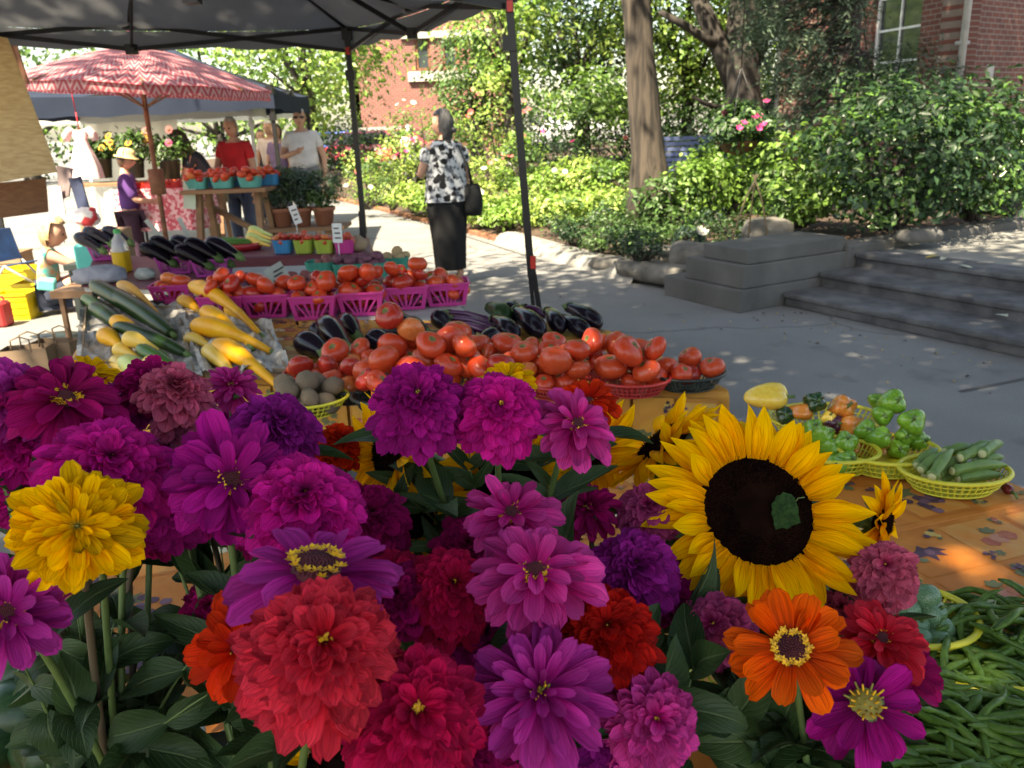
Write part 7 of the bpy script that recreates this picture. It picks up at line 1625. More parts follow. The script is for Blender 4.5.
def leaf_uv(name,c,c2,vein):
    m,nt,b,out=_nt(name); N=nt.nodes; L=nt.links; uv=N.new('ShaderNodeUVMap'); sp=N.new('ShaderNodeSeparateXYZ'); L.new(uv.outputs[0],sp.inputs[0])
    a1=N.new('ShaderNodeMath'); a1.operation='SUBTRACT'; a1.inputs[1].default_value=.5; L.new(sp.outputs[0],a1.inputs[0]); a2=N.new('ShaderNodeMath'); a2.operation='ABSOLUTE'; L.new(a1.outputs[0],a2.inputs[0])
    w1=N.new('ShaderNodeMath'); w1.operation='MULTIPLY_ADD'; w1.inputs[1].default_value=-.9; L.new(a2.outputs[0],w1.inputs[0]); L.new(sp.outputs[1],w1.inputs[2])      # v - .9|u-.5|: veins sweep forward
    w2=N.new('ShaderNodeMath'); w2.operation='MULTIPLY'; w2.inputs[1].default_value=52; L.new(w1.outputs[0],w2.inputs[0]); w3=N.new('ShaderNodeMath'); w3.operation='SINE'; L.new(w2.outputs[0],w3.inputs[0])
    r1=N.new('ShaderNodeMapRange'); r1.inputs[1].default_value=.75; r1.inputs[2].default_value=1; r1.inputs[3].default_value=0; r1.inputs[4].default_value=.45; L.new(w3.outputs[0],r1.inputs[0])
    r2=N.new('ShaderNodeMapRange'); r2.inputs[1].default_value=.05; r2.inputs[2].default_value=.012; r2.inputs[3].default_value=0; r2.inputs[4].default_value=1; L.new(a2.outputs[0],r2.inputs[0])
    mxm=N.new('ShaderNodeMath'); mxm.operation='MAXIMUM'; L.new(r1.outputs[0],mxm.inputs[0]); L.new(r2.outputs[0],mxm.inputs[1])
    tc=N.new('ShaderNodeTexCoord'); nz=N.new('ShaderNodeTexNoise'); nz.inputs['Scale'].default_value=38; nz.inputs['Detail'].default_value=5; L.new(tc.outputs['Object'],nz.inputs[0]); g=N.new('ShaderNodeRGB'); 
    m1=N.new('ShaderNodeMix'); m1.data_type='RGBA'; m1.inputs[6].default_value=(*c2,1); m1.inputs[7].default_value=(*c,1); L.new(nz.outputs['Fac'],m1.inputs[0])
    m2=N.new('ShaderNodeMix'); m2.data_type='RGBA'; m2.inputs[7].default_value=(*vein,1); L.new(mxm.outputs[0],m2.inputs[0]); L.new(m1.outputs[2],m2.inputs[6]); col=m2.outputs[2]
    L.new(col,b.inputs['Base Color']); b.inputs['Roughness'].default_value=.5; b.inputs['Specular IOR Level'].default_value=.35
    bp=N.new('ShaderNodeBump'); bp.invert=True; bp.inputs['Strength'].default_value=.7; bp.inputs['Distance'].default_value=.002; ad=N.new('ShaderNodeMath'); ad.operation='ADD'; L.new(mxm.outputs[0],ad.inputs[0]); L.new(nz.outputs['Fac'],ad.inputs[1]); L.new(ad.outputs[0],bp.inputs['Height']); L.new(bp.outputs[0],b.inputs['Normal'])
    t=N.new('ShaderNodeBsdfTranslucent'); mx=N.new('ShaderNodeMixShader'); mx.inputs[0].default_value=.22; L.new(col,t.inputs[0]); L.new(b.outputs[0],mx.inputs[1]); L.new(t.outputs[0],mx.inputs[2]); L.new(mx.outputs[0],out.inputs[0]); return m
ZLEAF=leaf_uv('zinnia_leaf',(.038,.085,.025),(.014,.038,.013),(.09,.145,.06)); ZLEAF2=leaf_uv('zinnia_leaf_light',(.062,.12,.036),(.028,.065,.02),(.12,.18,.075))
SEP=mat('sepal',(.10,.17,.05),(.06,.12,.035),rough=.6)
def bloom_mesh(b,typ,Rd,rs):
    """petal rings of one zinnia; b collects petals, returns (cone_r, cone_h)"""
    rings=[]  # n, length, width, r0, h0, phi0, curl
    if typ=='double':
        K_=11
        for k in range(K_):
            f=k/(K_-1); L_=Rd*(1-.74*f**1.05); rings.append((max(8,int(21-11*f)),L_,L_*(.30+.20*f)+.0018,Rd*.03,.010+.26*Rd*f,R(-14+62*f**1.15),R(-18-10*f)))
        core=(.10,.34,'tuft')
    elif typ=='dome':
        K_=14
        for k in range(K_):
            f=k/(K_-1); L_=Rd*(1-.66*f); rings.append((max(9,int(25-13*f)),L_,L_*(.24+.15*f)+.0016,Rd*.03,.006+.40*Rd*f,R(-30+78*f),R(-22-8*f)))
        core=(.08,.46,'tuft')
    elif typ=='semi':
        for f,n,l,ph in ((0,12,1,-8),(.3,12,.92,2),(.55,10,.76,16),(.8,8,.56,34)): rings.append((n,Rd*l,Rd*l*.36,Rd*.05,.004+.12*Rd*f,R(ph),R(-20)))
        core=(.22,.20,'open')
    elif typ=='single':
        for f,n,l,ph in ((0,11,1,-10),(.5,9,.86,6)): rings.append((n,Rd*l,Rd*l*.42,Rd*.12,.002+.06*Rd*f,R(ph),R(-16)))
        core=(.30,.22,'open')
    elif typ=='yellow':
        for f,n,l,ph in ((0,15,1,-16),(.15,15,.95,-8),(.3,14,.88,0),(.45,13,.76,8),(.6,12,.62,17),(.75,10,.46,28),(.9,8,.30,44)): rings.append((n,Rd*l,Rd*l*(.34 if f<.4 else .30),Rd*.05,.006+.2*Rd*f,R(ph),R(-14)))
        core=(.12,.24,'green')
    elif typ=='spidery':
        for f,n,l,ph in ((0,13,1,-18),(.2,13,.94,-6),(.4,12,.84,8),(.6,11,.66,24),(.8,10,.48,44),(1,7,.32,60)): rings.append((n,Rd*l,Rd*l*.27,Rd*.04,.004+.2*Rd*f,R(ph),R(-26+22*f)))
        core=(.10,.24,'green')
    nl,nw=8,5
    for (n,L_,W,r0,h0,ph,cu) in rings:
        off_=rs.uniform(0,6)
        for i in range(n):
            if rs.random()<.03: continue
            l_=L_*rs.uniform(.82,1.08); pts,uvs=petal_pts(l_,W*rs.uniform(.92,1.2),P_zin,ph+rs.gauss(0,.10),cu+rs.gauss(0,.18),rs.uniform(.10,.42) if typ!='yellow' else rs.uniform(.25,.55),nl,nw,rs.gauss(0,.22),rs.uniform(.1,.5),rs.uniform(0,6),notch=rs.uniform(.0,.09))
            add_petal(b,pts,uvs,nl,nw,off_+2*math.pi*i/n+rs.gauss(0,.07),r0*rs.uniform(.7,1.1),h0+rs.gauss(0,.0008))
    return core
def zinnia_leaf(b,base,d,nrm,L_,W,curl=-.6,seed=0):
    M_=rotmat(nrm,None); d=Vector(d).normalized(); n_=Vector(nrm); n_=(n_-d*n_.dot(d)).normalized(); x=d.cross(n_)
    nl,nw=10,5; P=lambda t: math.sin(math.pi*min(1,(t*.97+.02))**.72)**.8
    pts,uvs=petal_pts(L_,W,P,.15,curl,.10,nl,nw,twist=rnd.gauss(0,.25),wav=.5,seed=seed,fold=.22); o=len(b.v)
    for p in pts: b.v.append(tuple(base+x*p.x+d*p.y+n_*p.z))
    if b.uv is None: b.uv=[]
    b.uv+=uvs
    for i in range(nl-1):
        for j in range(nw-1): b.f.append((o+i*nw+j,o+i*nw+j+1,o+(i+1)*nw+j+1,o+(i+1)*nw+j)); b.m.append(0)
BASES={'a':G(118,905,T+.03),'b':G(300,905,T+.03),'c':G(500,720,T+.03),'d':G(590,980,T+.03),'e':G(800,900,T+.03)}
BUCK={}
FLN=0
def zinnia(label,px,py,dpx,Dm,col,typ,nx,ny,bq,core=None,leaves=2,group=None,stemcol=None,depth=None):
    if col=='yellow' and depth is None: depth=FPX*.105/138 if dpx>100 else None
    """px,py centre of the bloom; dpx its width in the photo; Dm its real diameter; (nx,ny): lean of the face right/up"""
    global FLN; FLN+=1; rs=random.Random(FLN*17)
    d=depth or FPX*Dm/dpx; d/=1.0; c=D(px,py,d); tc=(CO-c).normalized(); nz_=math.sqrt(max(.02,1-nx*nx-ny*ny)); right=CRI; up=CUP; right=(right-tc*right.dot(tc)).normalized(); up=tc.cross(right)*1.0
    n_=(tc*nz_+right*nx+up*ny).normalized(); base=BASES[bq]+Vector((rs.uniform(-.035,.035),rs.uniform(-.035,.035),0))
    e=empty('zinnia',base); tag(e,label,'flower',group)
    b=MB(); b.uv=[]; Rd=Dm/2*1.04; cr,ch,ck=bloom_mesh(b,typ,Rd,rs); 
    rot=rotmat(n_,Vector((rs.uniform(-1,1),rs.uniform(-1,1),.3))); rel=c-base-n_*(.14*Rd)
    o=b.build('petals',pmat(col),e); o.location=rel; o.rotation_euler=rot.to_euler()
    # centre
    cb_=MB(); ck=core or ck
    if ck=='open':
        cr_=cr*Rd; chh=ch*Rd
        cb_.lathe([(cr_*.98,-.004),(cr_*.95,chh*.5),(cr_*.75,chh*.9),(cr_*.4,chh),(0,chh*.96)],20,mi=0)
        for i in range(150): 
            a=i*2.39996; q=cr_*math.sqrt(i/150)*.9; h=chh*(1-.35*(q/cr_)**2); cb_.lathe([(.0010,h-.001),(.0009,h+.0022),(0,h+.003)],5,(q*math.cos(a),q*math.sin(a),0),mi=0)
        nfl=30
        for i in range(nfl):   # ring of yellow star florets
            a=2*math.pi*i/nfl+rs.gauss(0,.06); q=cr_*rs.uniform(.72,1.02); h=chh*rs.uniform(.8,1.15); p=Vector((q*math.cos(a),q*math.sin(a),h))
            for k in range(5):
                a2=k*1.2566+rs.uniform(0,.5); s_=.0030*Rd/.055; v=Vector((math.cos(a2),math.sin(a2),.45))*s_; w_=Vector((-math.sin(a2),math.cos(a2),0))*s_*.4
                cb_.add([p,p+v*.6+w_,p+v*1.25,p+v*.6-w_],[(0,1,2,3)],1)
        mats_=[CONE,FLO]
    elif ck=='green':
        chh=ch*Rd; cb_.lathe([(cr*Rd,0),(cr*Rd*.8,chh*.7),(0,chh)],14,mi=0)
        for i in range(26):
            a=i*2.4; q=cr*Rd*1.25*math.sqrt(i/26); cb_.tube([(q*.6*math.cos(a),q*.6*math.sin(a),chh*.6),(q*math.cos(a),q*math.sin(a),chh*1.15)],[.0012,.0009],5,mi=1 if i%3 else 0)
        mats_=[CONEG,CONEG if typ=='yellow' else FLO]
    else:
        chh=ch*Rd; cb_.lathe([(cr*Rd*1.3,chh*.3),(cr*Rd,chh*.8),(0,chh)],12,mi=0)
        for i in range(7):
            a=rs.uniform(0,6.28); q=cr*Rd*rs.uniform(.4,2.2); p=Vector((q*math.cos(a),q*math.sin(a),chh*1.12))
            for k in range(5):
                a2=k*1.2566+rs.uniform(0,.5); s_=.0034*Rd/.055; v=Vector((math.cos(a2),math.sin(a2),.4))*s_; w_=Vector((-math.sin(a2),math.cos(a2),0))*s_*.4
                cb_.add([p,p+v*.6+w_,p+v*1.2,p+v*.6-w_],[(0,1,2,3)],1)
        mats_=[CONE,FLO]
    oc=cb_.build('flower_centre',mats_,e,smooth=(ck!='x')); oc.location=rel; oc.rotation_euler=rot.to_euler()
    # calyx and stem
    sb=MB(); hp=rel; q0=hp-n_*.010; m1=q0-n_*.07; p3=Vector((0,0,0)); m2=p3.lerp(q0,.5)+Vector((rs.uniform(-.02,.02),rs.uniform(-.02,.02),0))
    pts=[]; 
    for i in range(13):
        t=i/12; a_=(1-t)**3; b2=3*t*(1-t)**2; c2=3*t*t*(1-t); d2=t**3; pts.append(q0*a_+m1*b2+m2*c2+p3*d2)
    sb.tube([hp+n_*.002]+pts,[.0055]+[.0042]+[.0030+.0012*i/12 for i in range(12)],8)
    sb.build('stem',STM if rs.random()<.75 else STM2,e)
    cx=MB(); cx.lathe([(.004,-.012),(.012,-.006),(.016,.002),(.012,.004)],12); co=cx.build('calyx',SEP,e); co.location=rel; co.rotation_euler=rot.to_euler()
    for k in range(leaves):
        t=rs.uniform(.18,.62); i=int(t*12); q=pts[i]; tan=(pts[i]-pts[i+1]).normalized()
        a=rs.uniform(0,6.28); sd_=Vector((math.cos(a),math.sin(a),0)); 
        for s_ in (1,-1):
            lb=MB(); dd=(sd_*s_+tan*rs.uniform(.3,.9)).normalized(); zinnia_leaf(lb,q,dd,tan,rs.uniform(.055,.095),rs.uniform(.022,.038),rs.uniform(-1.1,-.2),rs.uniform(0,6)); lb.build('leaf',ZLEAF if rs.random()<.7 else ZLEAF2,e)
    return e
Z=zinnia
# left bunch
Z('golden yellow zinnia with folded inner petals, facing the camera at the left',78,527,138,.098,'yellow','yellow',-.05,.12,'a')
Z('large magenta zinnia directly above the yellow one',108,468,150,.120,'magenta','double',.12,.62,'a',core='open',depth=.70)
Z('purple-magenta zinnia cut by the left edge at the height of the paper bags',8,402,110,.105,'lilac','dome',.35,.35,'a')
Z('deep crimson-magenta zinnia with broad upper petals near the upper left',66,398,118,.110,'deep','semi',.05,.72,'a')
Z('small golden orange zinnia peeking over the dark crimson one',90,374,58,.062,'yellow','semi',.1,.80,'a')
Z('lilac-pink zinnia between the dark crimson and the magenta ones',72,428,88,.085,'lilac','semi',-.1,.72,'a')
Z('small violet-lilac zinnia in the upper middle of the left bunch',128,404,70,.075,'lilac','double',.1,.7,'a')
Z('magenta zinnia at the left edge just above the yellow one',14,485,92,.095,'magenta','dome',.2,.4,'a')
Z('dark maroon-pink zinnia half hidden behind the lilac one at the top',155,385,80,.085,'deep','double',0,.75,'a')
Z('bright purple zinnia hanging at the left edge below the yellow one',8,612,100,.095,'lilac','semi',-.25,.15,'a',depth=.62)
Z('pale dusty pink zinnia seen from the side above the dark purple one',186,420,86,.090,'dusty','dome',-.1,.72,'b')
Z('dark rose zinnia lying behind the dusty pink one',176,394,84,.085,'rose','double',.1,.80,'b')
Z('crimson-pink zinnia with upright petals at the top of the left bunch',232,386,62,.068,'pink','spidery',.0,.70,'b')
Z('dark magenta-purple zinnia with long petals and an orange centre',232,480,138,.115,'purple','semi',.10,.38,'b',core='open')
Z('dark purple zinnia low under the long-petalled one',175,506,92,.095,'purple','double',-.2,.2,'b',depth=.80)
Z('violet-purple zinnia right of the dusty pink one',276,428,100,.098,'violet','double',.25,.62,'b')
Z('hot magenta zinnia in the middle of the left half',304,504,142,.118,'magenta','double',.05,.62,'b',core='open')
Z('deep magenta zinnia behind the hot magenta one on its left',258,510,96,.095,'deep','dome',-.3,.35,'b',depth=.80)
Z('lilac-magenta zinnia seen from the side with a tall cone of yellow florets',316,566,168,.120,'lilac','single',.0,.86,'b')
Z('coral red double zinnia, the largest and lowest of the left half',322,652,196,.128,'coral','dome',.05,.30,'b')
Z('orange-red zinnia half hidden behind the left side of the coral one',240,648,104,.095,'scarlet','semi',-.45,.05,'b',depth=.66)
Z('small violet-magenta zinnia behind the right petals of the lilac one',388,540,64,.075,'magenta','double',.1,.5,'b')
# centre
Z('deep magenta-purple zinnia standing highest in the middle',418,404,116,.108,'purple','dome',-.02,.50,'c',core='green')
Z('bright magenta double zinnia to the right of the highest one',500,412,108,.102,'magenta','dome',.05,.40,'c')
Z('magenta-lilac zinnia facing right with a yellow ring, under the tomatoes',576,424,96,.094,'pink','semi',.35,.55,'c',core='open')
Z('scarlet zinnia behind the right-facing magenta one',588,402,74,.080,'scarlet','semi',.1,.80,'c')
Z('yellow zinnia peeking out above the bright magenta one',508,380,62,.068,'yellow','semi',.0,.80,'c')
Z('orange-red zinnia lying low between the left bunch and the tomatoes',340,446,66,.078,'scarlet','double',.1,.78,'c',depth=1.02)
Z('crimson zinnia with yellow florets gathered at its left side',452,592,118,.102,'crimson','dome',.10,.42,'d')
Z('crimson-magenta double zinnia at the bottom centre',414,716,178,.122,'crimson','dome',.08,.22,'d')
Z('pink zinnia with pale petals behind the open magenta one',511,514,104,.098,'pink','semi',-.05,.62,'d')
Z('bright magenta-pink open zinnia with a wide yellow ring',536,572,142,.116,'pink','semi',.0,.62,'d',core='open')
Z('lilac-purple zinnia with narrow petals at the bottom centre',540,692,166,.122,'lilac','spidery',.0,.22,'d')
Z('dark blood-red zinnia between the purple and the pink ones',607,635,128,.108,'red','dome',.02,.40,'d')
Z('deep violet zinnia behind the blood-red one',634,570,110,.105,'violet','double',.15,.50,'d',depth=.85)
Z('deep magenta zinnia in shade under the pink ones on the left',400,600,70,.085,'deep','double',-.2,.4,'d',depth=.72)
Z('pink zinnia with a pale side at the bottom right of the middle bunch',650,722,124,.100,'pink','dome',.25,.12,'d')
Z('small dark crimson zinnia left of the small mauve one',588,508,70,.078,'deep','spidery',-.1,.6,'d',depth=.92)
Z('mauve-pink zinnia just left of the sunflower',648,512,84,.085,'mauve','double',.0,.55,'d',depth=.93)
Z('purple-magenta zinnia tucked behind the lilac-purple one',490,640,90,.095,'purple','double',-.2,.4,'d',depth=.74)
Z('dark magenta zinnia at the bottom edge between the crimson and lilac ones',470,745,90,.095,'deep','dome',-.1,.2,'d',depth=.64)
# right bunch
Z('orange zinnia with drooping long petals and a dark centre ringed in yellow',791,648,118,.100,'orange','single',-.02,.22,'e')
Z('mauve double zinnia under the left edge of the sunflower',716,628,84,.088,'mauve','dome',-.15,.25,'e',depth=.82)
Z('dusty rose double zinnia right of the sunflower',884,572,84,.088,'rose','dome',.12,.42,'e')
Z('coral pink zinnia below the dusty rose one',882,640,100,.094,'coral','semi',.2,.55,'e',core='open',depth=.80)
Z('deep magenta zinnia at the right edge of the right bunch',900,668,84,.088,'deep','semi',.35,.25,'e',depth=.84)
Z('purple-magenta open zinnia hanging over the green beans',866,702,112,.098,'purple','single',.10,.30,'e',core='green')
for (l,px,py,dp,Dm,col,typ,nx,ny,bq,dd) in [
 ('dark crimson zinnia deep between the magenta and the long-petalled purple one',148,470,80,.09,'deep','double',.1,.5,'a',.84),
 ('crimson-magenta zinnia partly behind the yellow one on its right',140,520,80,.09,'deep','dome',.3,.3,'a',.80),
 ('lilac-magenta zinnia at the left edge between the two magenta ones',18,448,80,.09,'magenta','double',.1,.6,'a',.80),
 ('deep magenta zinnia behind the lilac one with the tall cone',370,520,96,.10,'deep','double',.15,.55,'b',.86),
 ('dark purple zinnia under the violet one at the upper left',220,440,84,.09,'purple','double',.1,.6,'b',.95),
 ('crimson zinnia behind the coral one on its upper right',392,590,84,.09,'crimson','double',.1,.5,'d',.78),
 ('shaded crimson zinnia between the coral and the bottom crimson ones',360,690,90,.09,'crimson','double',.0,.3,'d',.74),
 ('dark magenta zinnia in shade under the blood-red one',588,676,90,.09,'deep','double',.1,.3,'d',.76),
 ('deep magenta zinnia behind the open pink one on its left',470,550,80,.09,'deep','double',-.1,.5,'d',.86),
 ('magenta zinnia half hidden under the right-facing pink one',556,462,70,.08,'deep','double',.2,.5,'c',.98),
 ('shaded purple zinnia right of the deep violet one',672,590,70,.08,'purple','double',.2,.4,'d',.90),
 ('dark rose zinnia behind the orange one on its right',838,612,76,.085,'rose','double',.2,.4,'e',.92),
 ('purple zinnia at the bottom behind the pink dome',606,742,90,.09,'violet','double',0,.2,'d',.70),
 ('mauve zinnia between the sunflower and the orange one',742,606,60,.075,'mauve','double',-.1,.4,'e',.92),
 ('deep magenta zinnia low behind the orange-red one',212,608,60,.07,'deep','double',-.2,.3,'b',.86)]:
    Z(l,px,py,dp,Dm,col,typ,nx,ny,bq,depth=dd)
# ---- sunflowers
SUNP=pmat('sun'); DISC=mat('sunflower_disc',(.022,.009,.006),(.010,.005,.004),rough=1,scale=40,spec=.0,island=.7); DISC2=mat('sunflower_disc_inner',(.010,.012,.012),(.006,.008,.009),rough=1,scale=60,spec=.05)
def sunflower(label,px,py,d,Rdisc,Lp,nx,ny,bq,npet=26,leaf_on=False,rings=2,seed=0,petals_individual=True):
    rs=random.Random(100+seed); c=D(px,py,d); tc=(CO-c).normalized(); right=(CRI-tc*CRI.dot(tc)).normalized(); up=tc.cross(right); nz_=math.sqrt(max(.02,1-nx*nx-ny*ny)); n_=(tc*nz_+right*nx+up*ny).normalized()
    base=BASES[bq]+Vector((rs.uniform(-.03,.03),rs.uniform(-.03,.03),0)); e=empty('sunflower',base); tag(e,label,'flower'); rel=c-base; rot=rotmat(n_,right)
    for r_ in range(rings):
        for i in range(npet):
            b=MB(); b.uv=[]; L_=Lp*rs.uniform(.82,1.15)*(1-.08*r_); W=Lp*rs.uniform(.30,.42); pts,uvs=petal_pts(L_,W,P_sun,R(-4+18*r_)+rs.gauss(0,.17),R(rs.uniform(-38,34)),rs.uniform(.05,.35),9,5,rs.gauss(0,.3),rs.uniform(0,.4),rs.uniform(0,6),fold=rs.uniform(0,.25))
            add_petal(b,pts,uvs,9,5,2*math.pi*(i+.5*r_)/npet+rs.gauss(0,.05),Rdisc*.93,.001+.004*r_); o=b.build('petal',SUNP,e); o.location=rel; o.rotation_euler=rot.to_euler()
    b=MB(); dm=lambda q: .010*(1-(q/Rdisc)**2)+.002
    b.lathe([(Rdisc*1.02,-.006)]+[(Rdisc*q,dm(Rdisc*q)) for q in (1,.9,.75,.6,.45,.3,.15,0)],36,mi=0)
    N_=1500 if leaf_on else 500
    for i in range(N_):
        q=Rdisc*math.sqrt((i+.5)/N_)*.995; a=i*2.39996; inner=q<Rdisc*.46; s_=(.0019 if not inner else .0014)*(1 if leaf_on else 1.8); h=dm(q)-(.002 if inner else 0); x,y_=q*math.cos(a),q*math.sin(a); hh=s_*(2.0 if not inner else .9)*rs.uniform(.7,1.3)
        lx_=x*.02; b.add([(x-s_*.6,y_,h),(x,y_-s_*.6,h),(x+s_*.6,y_,h),(x,y_+s_*.6,h),(x*1.01+rs.gauss(0,.0004),y_*1.01,h+hh)],[(0,1,4),(1,2,4),(2,3,4),(3,0,4)],1 if inner else 0)
    o=b.build('disc',[DISC,DISC2],e,smooth=False); o.location=rel; o.rotation_euler=rot.to_euler()
    b=MB(); b.uv=[]
    for r_ in range(2):
        for i in range(14):
            pts,uvs=petal_pts(Rdisc*rs.uniform(.9,1.2),Rdisc*.42,P_sun,R(-8-10*r_)+rs.gauss(0,.15),R(-30),.1,6,3); add_petal(b,pts,uvs,6,3,2*math.pi*(i+.5*r_)/14+rs.gauss(0,.1),Rdisc*.62,-.006-.004*r_)
    b.uv=None; bb=b.build('sepals',SEP,e); bb.location=rel; bb.rotation_euler=rot.to_euler()
    b=MB(); b.lathe([(Rdisc*.98,-.004),(Rdisc*.7,-.016),(.012,-.028),(.009,-.04)],24); o=b.build('receptacle',SEP,e); o.location=rel; o.rotation_euler=rot.to_euler()
    q0=rel-n_*.03; m1=q0-n_*.10; b=MB(); b.tube([q0*(1-t)**3+m1*3*t*(1-t)**2+(q0*.35+Vector((0,0,.1)))*3*t*t*(1-t) for t in [i/12 for i in range(13)]],.0075,10); b.build('stem',STM,e)
    return e,c,n_,right,up
e,c,n_,right,up=sunflower('big sunflower facing the camera with a green leaf stuck on its dark disc',757,512,.92,.066,.064,.36,.30,'e',npet=30,leaf_on=True,rings=2,seed=1)
b=MB(); b.uv=[]; q=c+n_*.016+right*.024-up*.004
x_,y_=right,up; pl=[(-.52,-.86),(-.60,-.62),(-.57,-.40),(-.66,-.15),(-.58,.08),(-.60,.32),(-.46,.48),(-.40,.66),(-.22,.70),(-.08,.84),(.12,.78),(.26,.76),(.40,.60),(.44,.34),(.50,.10),(.48,-.2),(.56,-.55),(.30,-.62),(.08,-.76),(-.2,-.74)]; s_=.024; NL_=len(pl)
top_=[q+x_*(a*s_)+y_*(b_*s_)+n_*(.004*abs(a)+.002*math.sin(a*4+b_*3)) for a,b_ in pl]; cen=q+n_*.004
b.add([cen]+top_,[(0,i+1,(i+1)%NL_+1) for i in range(NL_)]); b.add([p-n_*.0006 for p in [cen]+top_],[(0,(i+1)%NL_+1,i+1) for i in range(NL_)]); b.uv=None
o=b.build('leaf_scrap',mat('leaf_scrap',(.032,.085,.02),(.012,.04,.010),rough=.7,spec=.2,trans=.1,scale=180,bump=.6,bscale=300),smooth=True); tag(o,'torn green leaf stuck to the dark disc of the big sunflower','leaf'); c_=q.copy(); o.data.transform(Matrix.Translation(-c_)); o.location=c_
b=MB(); b.tube([Vector((0,0,0))+x_*.009+y_*.008,x_*.013+y_*.0135+n_*.002,x_*.019+y_*.014+n_*.003],.0007,6); b.build('leaf_stalk',STM,o)
sunflower('sunflower turned away behind the right edge of the big one',880,522,1.08,.018,.050,.96,-.2,'e',npet=16,rings=2,seed=2)
sunflower('sunflower seen from the side, left of the big one above the mauve zinnia',662,446,1.05,.036,.055,-.62,.76,'e',npet=15,rings=2,seed=3)
sunflower('sunflower half hidden below the bright magenta zinnia with its dark disc showing',508,484,.96,.040,.052,-.15,.40,'c',npet=17,rings=2,seed=4)
sunflower('sunflower facing down and left, its yellow petals behind the highest zinnia',392,452,.98,.032,.055,-.85,.05,'c',npet=16,rings=2,seed=5)
sunflower('sunflower whose yellow petals show under the right-facing magenta zinnia',588,455,1.02,.030,.055,.75,-.35,'c',npet=16,rings=2,seed=6)
sunflower('low sunflower with only a few petals showing at the bottom under the coral zinnia',338,768,.66,.025,.035,-.2,.3,'d',npet=14,rings=1,seed=7)
sunflower('small sunflower half hidden between the crimson and pink zinnias',412,520,.98,.026,.035,0,.5,'c',npet=14,rings=1,seed=8)
# ---- leafy foliage stems filling each bunch
def foliage_stem(label,px,py,d,bq,n,L_,W,seed,spreadr=.05,light=False,group='leafy stems among the flowers'):
    rs=random.Random(500+seed); tip=D(px,py,d); base=BASES[bq]+Vector((rs.uniform(-.04,.04),rs.uniform(-.04,.04),0)); e=empty('leafy_sprig',base); tag(e,label,'leafy stem',group); rel=tip-base
    m2=Vector((rs.uniform(-.02,.02),rs.uniform(-.02,.02),rel.z*.6)); pts=[rel*(t*t)+m2*2*t*(1-t) for t in [i/14 for i in range(15)]]
    b=MB(); b.tube(pts,[.0042-.0036*i/14 for i in range(15)],8); b.build('stem',STM,e)
    for k in range(n):
        t=.25+.75*(k+.5)/n; i=min(13,int(t*14)); q=pts[i]; tan=(pts[i+1]-pts[i]).normalized(); a=k*1.57+rs.uniform(-.5,.5)
        for s in (1,-1):
            lb=MB(); dd=(Vector((math.cos(a),math.sin(a),rs.uniform(-.3,.3)))*s+tan*(rs.uniform(.3,1.6) if bq!='a' else rs.uniform(-1.1,.5))).normalized(); zinnia_leaf(lb,q,dd,(tan*.5+Vector((rs.uniform(-.5,.5),-.7,.3))).normalized(),L_*rs.uniform(.55,1.1),W*rs.uniform(.7,1.1),rs.uniform(-1.9,-.1),rs.uniform(0,6)); lb.build('leaf',ZLEAF2 if rs.random()<(.6 if light else .3) else ZLEAF,e)
FS=[]
for i,(px,py,d) in enumerate([(30,610,.80),(75,600,.84),(115,620,.82),(150,610,.86),(190,600,.88),(20,660,.76),(215,630,.80),(150,600,.92),(60,580,.90),(100,580,.95),(205,560,.95),(230,600,.90),(40,560,.95),(215,690,.76)]):
    FS.append(('leafy green stem in the left bunch below the yellow zinnia',px,py,d,'a',5,.085,.036,i,False))
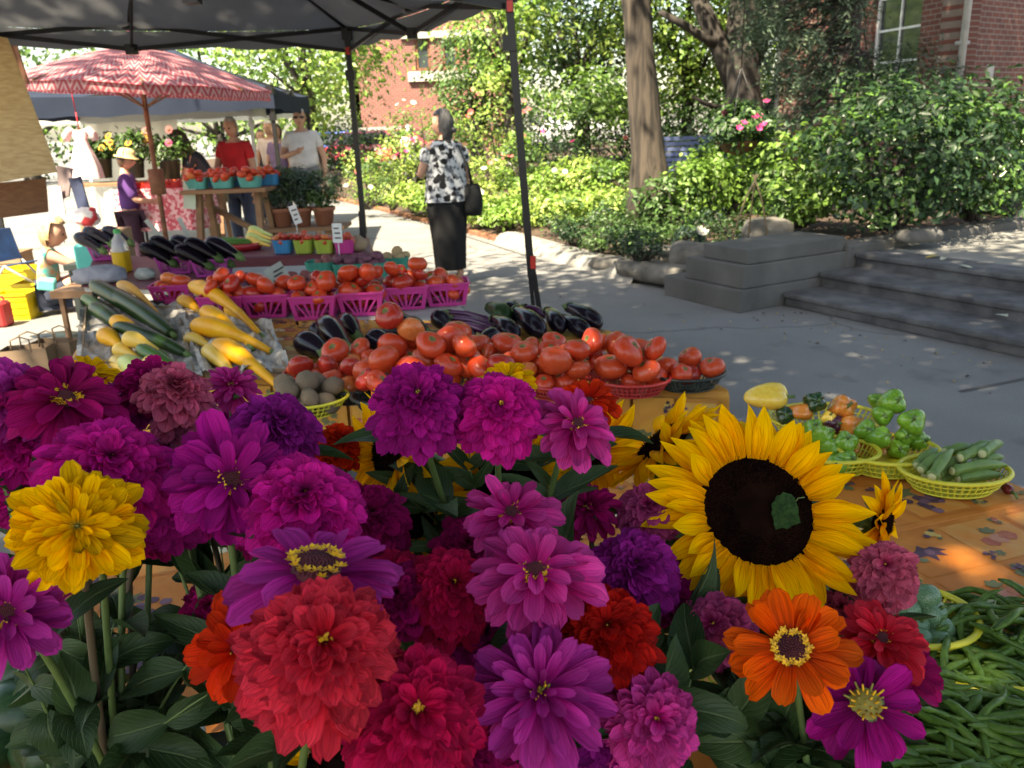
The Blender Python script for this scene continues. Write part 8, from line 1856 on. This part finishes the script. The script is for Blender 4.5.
for i,(px,py,d) in enumerate([(250,560,.82),(220,540,.86),(300,600,.80),(200,470,.92),(150,450,.92),(260,450,.96),(120,430,.95),(330,470,.92)]):
    FS.append(('leafy stem deep inside the left half of the flowers',px,py,d,'b',5,.085,.036,i+40,False))
for i,(px,py,d) in enumerate([(430,470,.92),(470,470,.92),(410,500,.90),(450,500,.88),(490,520,.88),(440,540,.86),(400,470,.96),(560,480,.92),(540,450,.94),(380,500,.92),(470,450,.96),(420,560,.84),(600,500,.98)]):
    FS.append(('fine-leaved dark green stem under the highest zinnia',px,py,d,'c',7,.075,.018,i+80,True))
for i,(px,py,d) in enumerate([(480,600,.80),(560,540,.88),(640,640,.80),(680,680,.74),(700,590,.86),(560,620,.76),(660,560,.92),(420,650,.72),(590,690,.74),(500,560,.86),(700,640,.80),(360,600,.80)]):
    FS.append(('dark leafy stem between the middle zinnias',px,py,d,'d',6,.085,.036,i+120,False))
for i,(px,py,d) in enumerate([(690,480,1.0),(680,520,.96),(720,600,.90),(740,680,.80),(700,700,.78),(820,620,.88),(840,580,.94),(760,700,.80),(720,650,.84),(800,700,.80),(650,470,1.02),(780,600,.92)]):
    FS.append(('leafy stem behind and under the big sunflower',px,py,d,'e',5,.10,.045,i+160,True))
for (l,px,py,d,bq,n,L_,W,s,lt) in FS: foliage_stem(l,px,py,d,bq,n,L_,W,s,light=lt,group='leafy stems, bunch '+{'a':'at the left','b':'left of the middle','c':'in the middle back','d':'in the middle front','e':'at the right'}[bq])
# ---- buckets that hold the bunches
for k,(lab,bq) in enumerate([('dark green bucket holding the left bunch','a'),('dark green bucket holding the bunch left of the middle','b'),('dark green bucket holding the middle back bunch','c'),('dark green bucket holding the middle front bunch','d'),('dark green bucket holding the sunflower bunch','e')]):
    p=BASES[bq]; b=MB(); b.lathe([(.0,.0),(.058,0),(.074,.15),(.079,.152),(.079,.158),(.070,.158),(.056,.012),(0,.012)],28); o=b.build('flower_bucket',mat('bucket_green',(.02,.05,.03),rough=.4),loc=(p.x,p.y,T+.003)); tag(o,lab,'bucket','flower buckets on the orange cloth')
